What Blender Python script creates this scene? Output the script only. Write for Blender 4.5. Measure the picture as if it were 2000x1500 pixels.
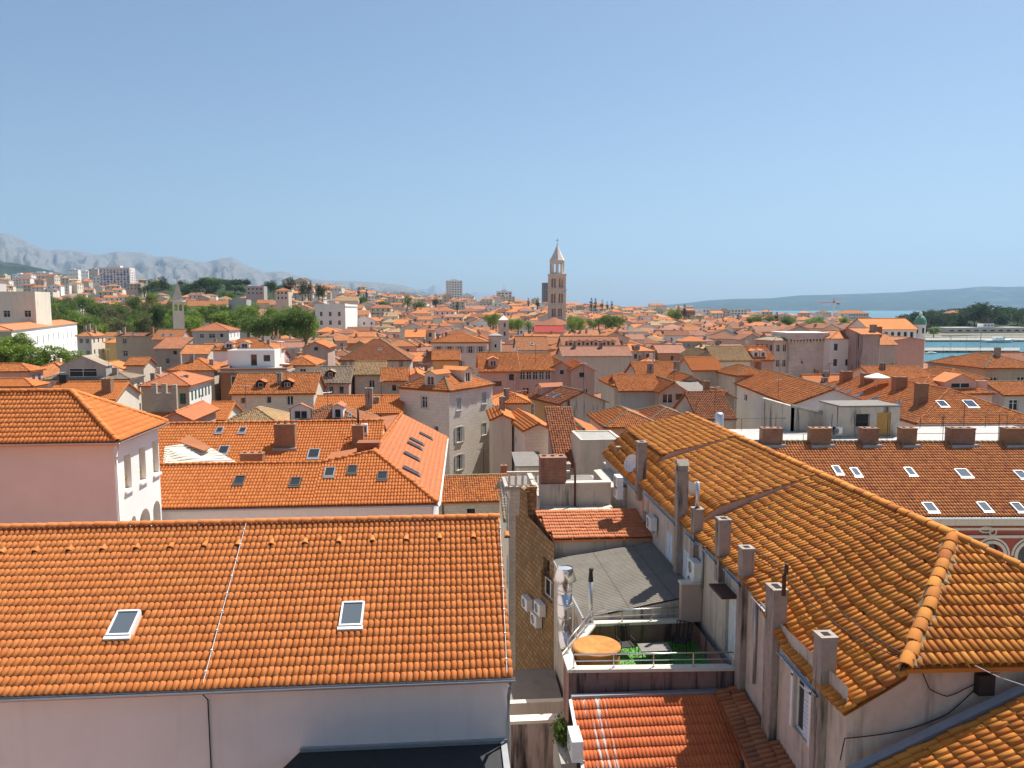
import bpy, math, random
import numpy as np
from mathutils import Matrix, Vector
for o in list(bpy.data.objects): bpy.data.objects.remove(o)
SC = bpy.context.scene
COL = SC.collection
# ------------------------------------------------------------------ camera, sky, sun, exposure
FPX = 1500.0; PITCH = math.radians(5.6); YAW = math.radians(4.6); CAMH = 25.0
cd = bpy.data.cameras.new('camera'); cam = bpy.data.objects.new('camera', cd); COL.objects.link(cam)
cam.location = (0, 0, CAMH); cam.rotation_euler = (math.pi/2 - PITCH, 0, -YAW)
cd.sensor_width = 36.0; cd.lens = FPX/2000.0*36.0; cd.clip_start = 0.5; cd.clip_end = 80000
SC.camera = cam
SUN_AZ = math.radians(40); SUN_EL = math.radians(60)      # azimuth from +X towards +Y
w = bpy.data.worlds.new('World'); SC.world = w; w.use_nodes = True
nt = w.node_tree; bg = nt.nodes['Background']; sky = nt.nodes.new('ShaderNodeTexSky')
sky.sky_type = 'NISHITA'; sky.sun_disc = False; sky.sun_elevation = SUN_EL
sky.sun_rotation = math.pi/2 - SUN_AZ; sky.air_density = 1.0; sky.dust_density = 0.9; sky.ozone_density = 2.2; sky.altitude = 30
nt.links.new(sky.outputs[0], bg.inputs[0]); bg.inputs[1].default_value = 0.061
sl = bpy.data.lights.new('sun', 'SUN'); sl.energy = 5.0; sl.angle = math.radians(0.53); sl.color = (1.0, 0.95, 0.87)
so = bpy.data.objects.new('sun', sl); COL.objects.link(so)
sd = Vector((math.cos(SUN_EL)*math.cos(SUN_AZ), math.cos(SUN_EL)*math.sin(SUN_AZ), math.sin(SUN_EL)))
so.rotation_euler = sd.to_track_quat('Z', 'Y').to_euler(); so.location = (60, 60, 120)
vs = SC.view_settings; vs.view_transform = 'Standard'; vs.look = 'None'; vs.exposure = 0.83; vs.gamma = 1.0; vs.use_curve_mapping = False
SC.render.resolution_x = 1024; SC.render.resolution_y = 768
# ------------------------------------------------------------------ pixel <-> place (photograph is 2000 x 1500)
_Fh = np.array([math.sin(YAW), math.cos(YAW), 0]); CR = np.array([math.cos(YAW), -math.sin(YAW), 0]); _Z = np.array([0, 0, 1.])
CF = _Fh*math.cos(PITCH)-_Z*math.sin(PITCH); CU = _Fh*math.sin(PITCH)+_Z*math.cos(PITCH); CO = np.array([0, 0, CAMH])
def ray(u, v): return CF+CR*(u-1000)/FPX+CU*(750-v)/FPX
def at(u, v, D): return CO+ray(u, v)*D
def az(u, v, z): k = ray(u, v); return CO+k*(z-CAMH)/k[2]
def ax(u, v, x): k = ray(u, v); return CO+k*x/k[0]
def ay(u, v, y): k = ray(u, v); return CO+k*y/k[1]
def pr(P):
    q = np.asarray(P, float)-CO; D = q@CF
    return 1000+FPX*(q@CR)/D, 750-FPX*(q@CU)/D, D
def solve_u(P, dr, u):          # how far along the horizontal direction dr from P until column u is reached
    q = np.asarray(P, float)-CO; dr = np.asarray(dr, float); k = (u-1000)/FPX
    return (k*(q@CF)-q@CR)/(dr@CR-k*(dr@CF))
# ------------------------------------------------------------------ materials
MATS = {}
def new_mat(name):
    m = bpy.data.materials.new(name); m.use_nodes = True; n = m.node_tree.nodes; b = n['Principled BSDF']
    b.inputs['Specular IOR Level'].default_value = 0.25
    MATS[name] = m; return m, m.node_tree, b
def N(t, typ, **kw):
    n = t.nodes.new(typ)
    for k, v in kw.items():
        if k.startswith('i_'):
            key = k[2:]; n.inputs[int(key) if key.isdigit() else key].default_value = v
        else: setattr(n, k, v)
    return n
def mixc(t, fac, a, b, mode='MIX'):
    n = N(t, 'ShaderNodeMix', data_type='RGBA', blend_type=mode)
    for s, v in ((0, fac), (6, a), (7, b)):
        if hasattr(v, 'links') or hasattr(v, 'is_linked'): t.links.new(v, n.inputs[s])
        else: n.inputs[s].default_value = v if s == 0 else (v[0], v[1], v[2], 1)
    return n.outputs[2]
def mth(t, op, a, b=None, c=None):
    n = N(t, 'ShaderNodeMath', operation=op)
    for s, v in ((0, a), (1, b), (2, c)):
        if v is None: continue
        if hasattr(v, 'is_linked'): t.links.new(v, n.inputs[s])
        else: n.inputs[s].default_value = v
    return n.outputs[0]
def ramp(t, fac, stops):
    n = N(t, 'ShaderNodeValToRGB'); e = n.color_ramp.elements
    while len(e) < len(stops): e.new(0.5)
    for q, (p, c) in zip(e, stops): q.position = p; q.color = (c[0], c[1], c[2], 1)
    t.links.new(fac, n.inputs[0]); return n.outputs[0]
def noise(t, vec, scale, detail=4, rough=.6, dist=0.0):
    n = N(t, 'ShaderNodeTexNoise', i_Scale=scale, i_Detail=detail, i_Roughness=rough, i_Distortion=dist); t.links.new(vec, n.inputs['Vector']); return n.outputs[0]
def pos(t): return N(t, 'ShaderNodeNewGeometry').outputs['Position']
def scl(t, vec, s):
    n = N(t, 'ShaderNodeMapping'); n.inputs['Scale'].default_value = s; t.links.new(vec, n.inputs[0]); return n.outputs[0]
def bump(t, b, h, strength=.4, dist=.02):
    n = N(t, 'ShaderNodeBump', i_Strength=strength, i_Distance=dist); t.links.new(h, n.inputs['Height']); t.links.new(n.outputs[0], b.inputs['Normal'])
def cl(c, k): return tuple(min(1, x*k) for x in c[:3])
def plaster(name, col, stain=.35, dirt=(.10, .09, .08), rough=.9, streak=.5, sc=1.0):
    m, t, b = new_mat(name); p = pos(t)
    n1 = noise(t, p, .35*sc, 5, .65); n2 = noise(t, p, 2.3*sc, 5, .6); n3 = noise(t, scl(t, p, (1.6*sc, 1.6*sc, .16*sc)), 1.0, 5, .65)
    c = mixc(t, n1, cl(col, .86), cl(col, 1.12))
    f2 = ramp(t, n2, [(.45, (0, 0, 0)), (.8, (1, 1, 1))]); c = mixc(t, mth(t, 'MULTIPLY', f2, stain*.5), c, cl(col, .62))
    f3 = ramp(t, n3, [(.52, (0, 0, 0)), (.78, (1, 1, 1))]); c = mixc(t, mth(t, 'MULTIPLY', f3, stain*streak*1.6), c, dirt)
    t.links.new(c, b.inputs['Base Color']); b.inputs['Roughness'].default_value = rough
    bump(t, b, noise(t, p, 14, 4, .7), .25, .015); return m
def masonry(name, c1, c2, mortar, bw=.5, bh=.25, stain=.5, mort=.018, sc=1.0):
    m, t, b = new_mat(name); p = pos(t); uv = N(t, 'ShaderNodeUVMap').outputs[0]
    wob = mixc(t, .035, uv, N(t, 'ShaderNodeTexNoise', i_Scale=2.2).outputs[1], 'ADD')
    bt = N(t, 'ShaderNodeTexBrick', i_Scale=1.0); t.links.new(wob, bt.inputs[0])
    for k, v in (('Color1', c1), ('Color2', c2), ('Mortar', mortar)): bt.inputs[k].default_value = (*v, 1)
    bt.inputs['Brick Width'].default_value = bw; bt.inputs['Row Height'].default_value = bh; bt.inputs['Mortar Size'].default_value = mort; bt.inputs['Bias'].default_value = -.1
    n1 = noise(t, p, .5*sc, 5, .7); n2 = noise(t, p, 3.1*sc, 4, .6)
    f = ramp(t, n1, [(.42, (0, 0, 0)), (.75, (1, 1, 1))]); c = mixc(t, mth(t, 'MULTIPLY', f, stain), bt.outputs[0], cl(c1, .45))
    c = mixc(t, mth(t, 'MULTIPLY', n2, .5), c, cl(c2, 1.15))
    t.links.new(c, b.inputs['Base Color']); b.inputs['Roughness'].default_value = .92
    h = mixc(t, .4, bt.outputs[1], n2); inv = mth(t, 'SUBTRACT', 1.0, bt.outputs[1]); bump(t, b, mth(t, 'ADD', inv, mth(t, 'MULTIPLY', n2, .5)), .5, .03); return m
def tiles(name, cols, weather=.3, wcol=(.22, .16, .10), pattern=True, lichen=0.0, lcol=(.42, .36, .22), tw=.24, tl=.34):
    """terracotta: colour of each tile from its own random number, weathering from place"""
    m, t, b = new_mat(name); p = pos(t)
    oi = N(t, 'ShaderNodeObjectInfo').outputs['Random']; at_ = N(t, 'ShaderNodeAttribute', attribute_name='tint').outputs['Fac']
    rnd = mth(t, 'FRACT', mth(t, 'ADD', oi, at_))
    if pattern:
        uv = N(t, 'ShaderNodeUVMap').outputs[0]; sx = N(t, 'ShaderNodeSeparateXYZ'); t.links.new(uv, sx.inputs[0])
        cx = mth(t, 'MULTIPLY', sx.outputs[0], 1/tw); cy = mth(t, 'MULTIPLY', sx.outputs[1], 1/tl)
        cb = N(t, 'ShaderNodeCombineXYZ'); t.links.new(mth(t, 'FLOOR', cx), cb.inputs[0]); t.links.new(mth(t, 'FLOOR', cy), cb.inputs[1])
        wn = N(t, 'ShaderNodeTexWhiteNoise', noise_dimensions='3D'); t.links.new(cb.outputs[0], wn.inputs['Vector'])
        rnd = mth(t, 'FRACT', mth(t, 'ADD', wn.outputs[0], rnd))
    c = ramp(t, rnd, [(0.0, cols[0]), (.35, cols[1]), (.7, cols[2]), (1.0, cols[3 if len(cols) > 3 else 1])])
    if pattern:
        hv = mth(t, 'FRACT', mth(t, 'ADD', mth(t, 'MULTIPLY', oi, 7.31), N(t, 'ShaderNodeAttribute', attribute_name='hv').outputs['Fac'])); c = mixc(t, 1.0, c, ramp(t, hv, [(0, (.55, .54, .54)), (.5, (.88, .88, .88)), (1, (1.15, 1.12, 1.08))]), 'MULTIPLY')
    n1 = noise(t, p, .22, 5, .7); f = ramp(t, n1, [(.40, (0, 0, 0)), (.72, (1, 1, 1))]); c = mixc(t, mth(t, 'MULTIPLY', f, weather), c, wcol)
    n2 = noise(t, p, 5.0, 5, .7); f2 = ramp(t, n2, [(.5, (0, 0, 0)), (.8, (1, 1, 1))]); c = mixc(t, mth(t, 'MULTIPLY', f2, weather*.6), c, wcol)
    if lichen > 0:
        n3 = noise(t, p, 1.3, 6, .75); f3 = ramp(t, n3, [(.5, (0, 0, 0)), (.68, (1, 1, 1))]); c = mixc(t, mth(t, 'MULTIPLY', f3, lichen), c, lcol)
    t.links.new(c, b.inputs['Base Color']); b.inputs['Roughness'].default_value = .82
    fine = noise(t, p, 30, 3, .7)
    if pattern:
        h = mth(t, 'ABSOLUTE', mth(t, 'SINE', mth(t, 'MULTIPLY', cx, math.pi))); st = mth(t, 'SUBTRACT', 1.0, mth(t, 'FRACT', cy))
        bump(t, b, mth(t, 'ADD', h, mth(t, 'MULTIPLY', st, .5)), .8, .07)
    else: bump(t, b, fine, .25, .01)
    return m
def simple(name, col, rough=.6, metal=0.0, spec=.3, nz=.12, sc=4.0):
    m, t, b = new_mat(name); n = noise(t, pos(t), sc, 4, .6)
    t.links.new(mixc(t, n, cl(col, 1-nz*1.6), cl(col, 1+nz*1.6)), b.inputs['Base Color'])
    b.inputs['Roughness'].default_value = rough; b.inputs['Metallic'].default_value = metal; b.inputs['Specular IOR Level'].default_value = spec; return m
def glass(name, col=(.025, .03, .035), rough=.06):
    m, t, b = new_mat(name); b.inputs['Base Color'].default_value = (*col, 1); b.inputs['Roughness'].default_value = rough; b.inputs['Specular IOR Level'].default_value = .6; return m
def leafm(name, c1, c2):
    m, t, b = new_mat(name); p = pos(t); at_ = N(t, 'ShaderNodeAttribute', attribute_name='tint').outputs['Fac']
    oi = N(t, 'ShaderNodeObjectInfo').outputs['Random']
    f = mth(t, 'ADD', mth(t, 'MULTIPLY', at_, .75), mth(t, 'MULTIPLY', oi, .25)); c = mixc(t, f, c1, c2); t.links.new(c, b.inputs['Base Color'])
    b.inputs['Roughness'].default_value = .7; b.inputs['Specular IOR Level'].default_value = .15
    tr = N(t, 'ShaderNodeBsdfTranslucent'); t.links.new(mixc(t, .5, c, cl(c2, 1.5)), tr.inputs[0]); ms = N(t, 'ShaderNodeMixShader', i_0=.25)
    t.links.new(b.outputs[0], ms.inputs[1]); t.links.new(tr.outputs[0], ms.inputs[2]); t.links.new(ms.outputs[0], t.nodes['Material Output'].inputs[0]); return m

OR1 = [(.58, .182, .046), (.62, .20, .053), (.65, .222, .062), (.54, .162, .042)]
tiles('tile_new', OR1, .10, (.42, .15, .05), pattern=False)
tiles('tile_new_p', OR1, .14, (.36, .14, .05))
OR2 = [(.50, .155, .026), (.60, .215, .036), (.66, .262, .047), (.40, .12, .028)]
tiles('tile_old', OR2, .30, (.26, .10, .035), pattern=False, lichen=.30, lcol=(.56, .28, .05))
tiles('tile_town', [(.46, .135, .036), (.57, .185, .048), (.62, .22, .062), (.34, .10, .036)], .35, (.24, .11, .055), pattern=False, lichen=.22, lcol=(.46, .25, .10))
tiles('tile_old_p', [(.42, .14, .045), (.54, .185, .055), (.60, .225, .07), (.34, .105, .042)], .35, (.24, .12, .065), lichen=.2, lcol=(.42, .25, .12))
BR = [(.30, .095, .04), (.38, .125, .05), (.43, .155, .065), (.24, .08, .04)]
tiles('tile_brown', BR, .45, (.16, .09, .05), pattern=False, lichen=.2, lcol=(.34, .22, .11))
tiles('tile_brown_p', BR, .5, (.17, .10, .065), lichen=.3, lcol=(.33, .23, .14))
YL = [(.40, .24, .11), (.46, .29, .14), (.50, .33, .17), (.33, .18, .08)]
tiles('tile_yellow', YL, .4, (.22, .16, .10), pattern=False, lichen=.35, lcol=(.34, .30, .20))
tiles('tile_yellow_p', YL, .4, (.22, .16, .10), lichen=.35, lcol=(.34, .30, .20))
GY = [(.27, .21, .15), (.33, .26, .19), (.36, .28, .19), (.30, .15, .08)]
tiles('tile_grey', GY, .5, (.15, .13, .11), pattern=False, lichen=.3, lcol=(.35, .33, .27))
tiles('tile_grey_p', GY, .5, (.15, .13, .11), lichen=.3, lcol=(.35, .33, .27))
TF_M = tiles('tile_flat', [(.60,.14,.045),(.64,.165,.055),(.62,.15,.05),(.56,.125,.042)], .12, (.45,.13,.05), pattern=False)
tiles('tile_redbrown', [(.42,.14,.046),(.50,.175,.056),(.54,.20,.062),(.34,.10,.04)], .30, (.24,.11,.05), pattern=False, lichen=.12, lcol=(.40,.22,.10))
_t = TF_M.node_tree; _b = _t.nodes['Principled BSDF']; _src = _b.inputs['Base Color'].links[0].from_socket; _p = pos(_t); _sx = N(_t, 'ShaderNodeSeparateXYZ'); _t.links.new(_p, _sx.inputs[0])
_n = noise(_t, scl(_t, _p, (9, .7, .7)), 1.0, 4, .6); _band = mth(_t, 'MULTIPLY', mth(_t, 'GREATER_THAN', _sx.outputs[0], 4.15), mth(_t, 'LESS_THAN', _sx.outputs[0], 4.85)); _band = mth(_t, 'MULTIPLY', _band, mth(_t, 'LESS_THAN', _sx.outputs[1], 23.4))
_f = ramp(_t, _n, [(.50, (0, 0, 0)), (.58, (1, 1, 1))]); _t.links.new(mixc(_t, mth(_t, 'MULTIPLY', mth(_t, 'MULTIPLY', _f, _band), .75), _src, (.72, .66, .60)), _b.inputs['Base Color'])
SA = [(.53, .18, .075), (.57, .20, .085), (.60, .215, .095), (.50, .165, .07)]
tiles('tile_salmon', SA, .12, (.45, .18, .09), pattern=False)
tiles('tile_salmon_p', SA, .15, (.45, .18, .09))
PK = [(.36, .15, .09), (.43, .19, .115), (.32, .125, .08), (.47, .22, .145)]
tiles('tile_pink_p', PK, .4, (.28, .15, .10), lichen=.25, lcol=(.40, .27, .19))
RD = [(.62, .075, .06), (.66, .09, .07), (.60, .07, .055), (.64, .08, .065)]
tiles('tile_red_p', RD, .1, (.5, .08, .06))
plaster('wall_grey', (.80, .69, .65), .14); plaster('wall_white_shaded', (.58, .57, .57), .10, streak=.3); plaster('wall_pinkish', (.62, .40, .375), .12, streak=.2); plaster('wall_white', (.80, .78, .74), .10, streak=.3)
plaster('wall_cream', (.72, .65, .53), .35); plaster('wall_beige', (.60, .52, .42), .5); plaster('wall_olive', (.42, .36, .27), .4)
plaster('wall_ochre', (.52, .33, .17), .4); plaster('wall_brown', (.36, .17, .085), .25); plaster('wall_pink', (.60, .38, .31), .45); plaster('wall_rose', (.50, .36, .30), .5)
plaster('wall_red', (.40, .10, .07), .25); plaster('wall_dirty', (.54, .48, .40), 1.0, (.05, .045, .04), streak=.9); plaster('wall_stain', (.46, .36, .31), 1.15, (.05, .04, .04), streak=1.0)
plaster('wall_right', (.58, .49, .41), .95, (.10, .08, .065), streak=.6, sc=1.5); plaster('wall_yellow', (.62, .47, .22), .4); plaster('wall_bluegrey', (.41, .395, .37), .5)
plaster('plaster_chimney', (.36, .30, .255), 1.25, (.05, .042, .035), streak=.9, sc=2.4); plaster('concrete', (.34, .32, .295), .7); plaster('concrete_dark', (.22, .20, .18), .7)
plaster('coping', (.68, .62, .52), .4, sc=2); plaster('gravel', (.46, .44, .41), .9, sc=2); plaster('mortar', (.27, .20, .12), .7, sc=3); plaster('wall_terrace', (.25, .15, .13), 1.3, (.05, .035, .035), streak=1.1, sc=1.6)
masonry('stone_pale', (.58, .51, .42), (.68, .60, .50), (.44, .38, .31), .55, .27, .45)
masonry('stone_white', (.70, .62, .53), (.78, .70, .60), (.54, .47, .40), .7, .35, .3)
masonry('stone_dark', (.38, .33, .27), (.48, .42, .35), (.26, .23, .19), .45, .25, .6)
masonry('stone_keep', (.58, .53, .46), (.70, .64, .56), (.42, .38, .33), .7, .35, .75, sc=.8)
masonry('stone_tower', (.66, .53, .43), (.74, .61, .50), (.50, .41, .33), .8, .4, .45)
masonry('rubble', (.22, .125, .05), (.44, .28, .13), (.11, .07, .04), .42, .24, .85, .04, sc=2)
masonry('brick', (.22, .095, .06), (.34, .165, .10), (.34, .28, .22), .25, .08, .85, .012, sc=3)
masonry('brick_old', (.28, .13, .07), (.36, .19, .10), (.30, .25, .19), .25, .08, .6, .008, sc=3)
simple('gutter', (.42, .43, .44), .45, .6); simple('zinc', (.55, .57, .58), .38, .75); simple('steel', (.75, .76, .77), .22, 1.0, nz=.04); simple('rail', (.62, .62, .62), .3, .9, nz=.05)
simple('frame_white', (.78, .78, .76), .5); simple('frame_dark', (.10, .085, .07), .5); simple('frame_stone', (.62, .58, .50), .8); simple('frame_grey', (.35, .37, .38), .4, .3)
simple('shutter_green', (.06, .12, .09), .6); simple('shutter_grey', (.42, .44, .43), .6); simple('shutter_blue', (.62, .68, .72), .6); simple('shutter_brown', (.20, .11, .06), .6)
simple('cable', (.03, .03, .03), .6); simple('cable_pale', (.55, .55, .53), .6); simple('iron', (.04, .037, .035), .6, .4); simple('rust', (.10, .05, .035), .85)
simple('membrane', (.035, .036, .038), .75, nz=.2); simple('white_plastic', (.74, .74, .71), .45); simple('ac_dark', (.06, .06, .065), .6); simple('flash', (.30, .32, .34), .45, .4)
simple('turf', (.10, .27, .05), .95, nz=.3, sc=25); simple('wood_door', (.45, .25, .07), .6); simple('canvas', (.70, .66, .56), .8); simple('door_blue', (.66, .70, .74), .5); simple('white_paint', (.80, .80, .78), .5)
simple('bark', (.16, .12, .085), .9, nz=.3); simple('quay', (.27, .255, .225), .9); simple('copper', (.13, .30, .22), .6, nz=.25); simple('blue_panel', (.05, .14, .45), .5); simple('crane_red', (.55, .16, .08), .5)
simple('yellow_rail', (.62, .48, .16), .5); simple('plastic_blue', (.08, .22, .38), .5); simple('soot_and_shade', (.02, .018, .017), .9)  # black of sooty flues; also paints the shade inside vents, dormers and loophole
m, t, b = new_mat('tank'); p_ = pos(t); n1 = noise(t, p_, 2.2, 5, .7, .6); c_ = ramp(t, n1, [(.25, (.30, .12, .03)), (.5, (.46, .20, .05)), (.72, (.55, .28, .09)), (.9, (.38, .17, .06))]); t.links.new(c_, b.inputs['Base Color']); b.inputs['Roughness'].default_value = .8
m, t, b = new_mat('asbestos'); p_ = pos(t); n1 = noise(t, p_, .9, 5, .7); n2 = noise(t, p_, 9, 4, .7)
t.links.new(mixc(t, n2, ramp(t, n1, [(.3, (.17, .155, .13)), (.7, (.30, .275, .235))]), (.23, .20, .165)), b.inputs['Base Color']); b.inputs['Roughness'].default_value = .95
m, t, b = new_mat('street'); p_ = pos(t); t.links.new(mixc(t, noise(t, p_, .4, 6, .7), (.34, .31, .27), (.50, .46, .40)), b.inputs['Base Color']); b.inputs['Roughness'].default_value = .9
glass('pane_dark', (.03, .033, .037), .25); MATS['pane_dark'].node_tree.nodes['Principled BSDF'].inputs['Specular IOR Level'].default_value = .25; glass('pane'); glass('pane_sky', (.10, .12, .14), .03); glass('pane_blue', (.03, .05, .08), .04); simple('dark_room', (.03, .027, .024), .9)
leafm('leaf_bright', (.11, .17, .025), (.24, .32, .06)); leafm('leaf_mid', (.06, .105, .022), (.15, .22, .045)); leafm('leaf_dark', (.02, .042, .016), (.06, .10, .035)); leafm('leaf_olive', (.07, .08, .03), (.16, .16, .065)); leafm('leaf_cypress', (.010, .022, .012), (.028, .05, .022))
# ------------------------------------------------------------------ mesh helpers and tagging
def tag(o, label=None, cat=None, group=None, kind=None):
    if label: o['label'] = label
    if cat: o['category'] = cat
    if group: o['group'] = group
    if kind: o['kind'] = kind
    return o
def thing(name, label, cat, loc, group=None):
    o = bpy.data.objects.new(name, None); COL.objects.link(o); o.location = Vector([float(c) for c in loc]); o.empty_display_size = .3
    return tag(o, label, cat, group)
def attach(o, parent):
    if parent is None: return o
    o.parent = parent
    if parent.type == 'EMPTY' and parent.parent is None: o.matrix_parent_inverse = Matrix.Translation(-parent.location)
    return o
def link(name, me, parent=None, mat=None, mw=None):
    o = bpy.data.objects.new(name, me); COL.objects.link(o)
    if mat and not me.materials: me.materials.append(MATS[mat])
    attach(o, parent)
    if mw is not None: o.matrix_basis = mw
    return o
class MB:
    def __init__(s): s.v = []; s.f = []; s.uv = {}
    def poly(s, pts, uv=None):
        i = len(s.v); s.v.extend([tuple(float(c) for c in p) for p in pts]); s.f.append(tuple(range(i, i+len(pts))))
        if uv is not None: s.uv[len(s.f)-1] = uv
        return s
    def box(s, x0, x1, y0, y1, z0, z1, T=None):
        c = [(x, y, z) for x in (x0, x1) for y in (y0, y1) for z in (z0, z1)]
        if T is not None: c = [T(p) for p in c]
        i = len(s.v); s.v.extend([tuple(float(q) for q in p) for p in c])
        for f in ((0, 1, 3, 2), (4, 6, 7, 5), (0, 4, 5, 1), (2, 3, 7, 6), (0, 2, 6, 4), (1, 5, 7, 3)): s.f.append(tuple(i+k for k in f))
        return s
    def tube(s, pts, r, n=8, cap=True, rs=None):
        pts = [Vector([float(c) for c in p]) for p in pts]; rings = []
        for k, p in enumerate(pts):
            d = (pts[min(k+1, len(pts)-1)]-pts[max(k-1, 0)]).normalized()
            a = d.orthogonal().normalized() if abs(d.z) > .99 else d.cross(Vector((0, 0, 1))).normalized()
            bb = d.cross(a); rr = rs[k] if rs else r; i = len(s.v)
            s.v.extend([tuple(p+(a*math.cos(q*2*math.pi/n)+bb*math.sin(q*2*math.pi/n))*rr) for q in range(n)]); rings.append(i)
        for a0, b0 in zip(rings, rings[1:]):
            for q in range(n): s.f.append((a0+q, a0+(q+1) % n, b0+(q+1) % n, b0+q))
        if cap:
            s.f.append(tuple(rings[0]+q for q in reversed(range(n)))); s.f.append(tuple(rings[-1]+q for q in range(n)))
        return s
    def mesh(s, name):
        me = bpy.data.meshes.new(name); me.from_pydata(s.v, [], s.f); uvl = me.uv_layers.new(name='UVMap')
        V = s.v; buf = np.zeros((len(me.loops), 2), np.float32); k = 0
        for fi, f in enumerate(s.f):
            if fi in s.uv:
                for q in s.uv[fi]: buf[k] = q; k += 1
                continue
            p0, p1, p2 = V[f[0]], V[f[1]], V[f[2]]
            ax_, ay_, az_ = p1[0]-p0[0], p1[1]-p0[1], p1[2]-p0[2]; bx_, by_, bz_ = p2[0]-p0[0], p2[1]-p0[1], p2[2]-p0[2]
            nx, ny, nz = ay_*bz_-az_*by_, az_*bx_-ax_*bz_, ax_*by_-ay_*bx_
            h = math.hypot(nx, ny)
            if h > abs(nz)*.8 and h > 0:
                tx, ty = -ny/h, nx/h
                for q in f: buf[k] = (V[q][0]*tx+V[q][1]*ty, V[q][2]); k += 1
            else:
                for q in f: buf[k] = (V[q][0], V[q][1]); k += 1
        uvl.data.foreach_set('uv', buf.ravel()); return me
    def build(s, name, mat, parent=None, smooth=False, mw=None):
        me = s.mesh(name)
        if smooth: me.polygons.foreach_set('use_smooth', [True]*len(me.polygons))
        return link(name, me, parent, mat, mw)
def fast_mesh(name, V, Fq, tint=None, smooth=False):
    """V (n,3), Fq (m,k) all faces with k corners"""
    me = bpy.data.meshes.new(name); m, k = Fq.shape
    me.vertices.add(len(V)); me.vertices.foreach_set('co', np.asarray(V, np.float32).ravel())
    me.loops.add(m*k); me.loops.foreach_set('vertex_index', Fq.astype(np.int32).ravel())
    me.polygons.add(m); me.polygons.foreach_set('loop_start', np.arange(0, m*k, k, dtype=np.int32)); me.polygons.foreach_set('loop_total', np.full(m, k, np.int32))
    if smooth: me.polygons.foreach_set('use_smooth', np.ones(m, bool))
    me.update(calc_edges=True)
    if tint is not None:
        a = me.attributes.new('tint', 'FLOAT', 'POINT'); a.data.foreach_set('value', np.asarray(tint, np.float32).ravel())
    return me
# ------------------------------------------------------------------ roof tiles
def tile_tmpl(W, L, H, lap=.05, lip=.02, rise=.03, n=6, barrel=.36, taper=.0, pan=True):
    prof = []
    if pan: prof.append((-.5*W, 0.0))
    for k in range(n+1):
        a = math.pi*(1-k/n); prof.append((barrel*W*math.cos(a), H*max(0.0, math.sin(a))**.6+(.006 if pan else 0)))
    if pan: prof.append((.5*W, 0.0))
    P = np.array(prof); m = len(P); V = []
    for s_, z in P: V.append((s_*(1+taper), -L/2-lap, z*(1+taper)+rise))
    for s_, z in P: V.append((s_*(1-taper), L/2, z*(1-taper)))
    for s_, z in P: V.append((s_*(1+taper), -L/2-lap, z*(1+taper)+rise-lip if z > .01 else rise-lip-.006))
    F_ = [(k, k+1, m+k+1, m+k) for k in range(m-1)]+[(2*m+k, 2*m+k+1, k+1, k) for k in range(m-1)]
    return np.array(V), np.array(F_)
def flat_tmpl(W, L, lap=.04, rise=.04, lip=.035):
    P = [(-.5, 0), (-.38, .022), (-.2, .022), (-.08, 0), (.02, 0), (.13, .022), (.31, .022), (.43, 0), (.5, 0)]; m = len(P)
    V = [(a*W, -L/2-lap, z+rise) for a, z in P]+[(a*W, L/2, z) for a, z in P]+[(a*W, -L/2-lap, rise-lip) for a, z in P]
    return np.array(V), np.array([(k, k+1, m+k+1, m+k) for k in range(m-1)]+[(2*m+k, 2*m+k+1, k+1, k) for k in range(m-1)])
TT = {'new': (.185, .335, tile_tmpl(.185, .335, .058, rise=.009, lip=.012, barrel=.40)), 'old': (.20, .37, tile_tmpl(.20, .37, .078, rise=.024, barrel=.43, taper=.06, lip=.024)),
      'mid': (.205, .34, tile_tmpl(.205, .34, .062, n=4, barrel=.42, rise=.014, lip=.014)), 'flat': (.245, .36, flat_tmpl(.245, .36))}
TMESH = {}
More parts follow.
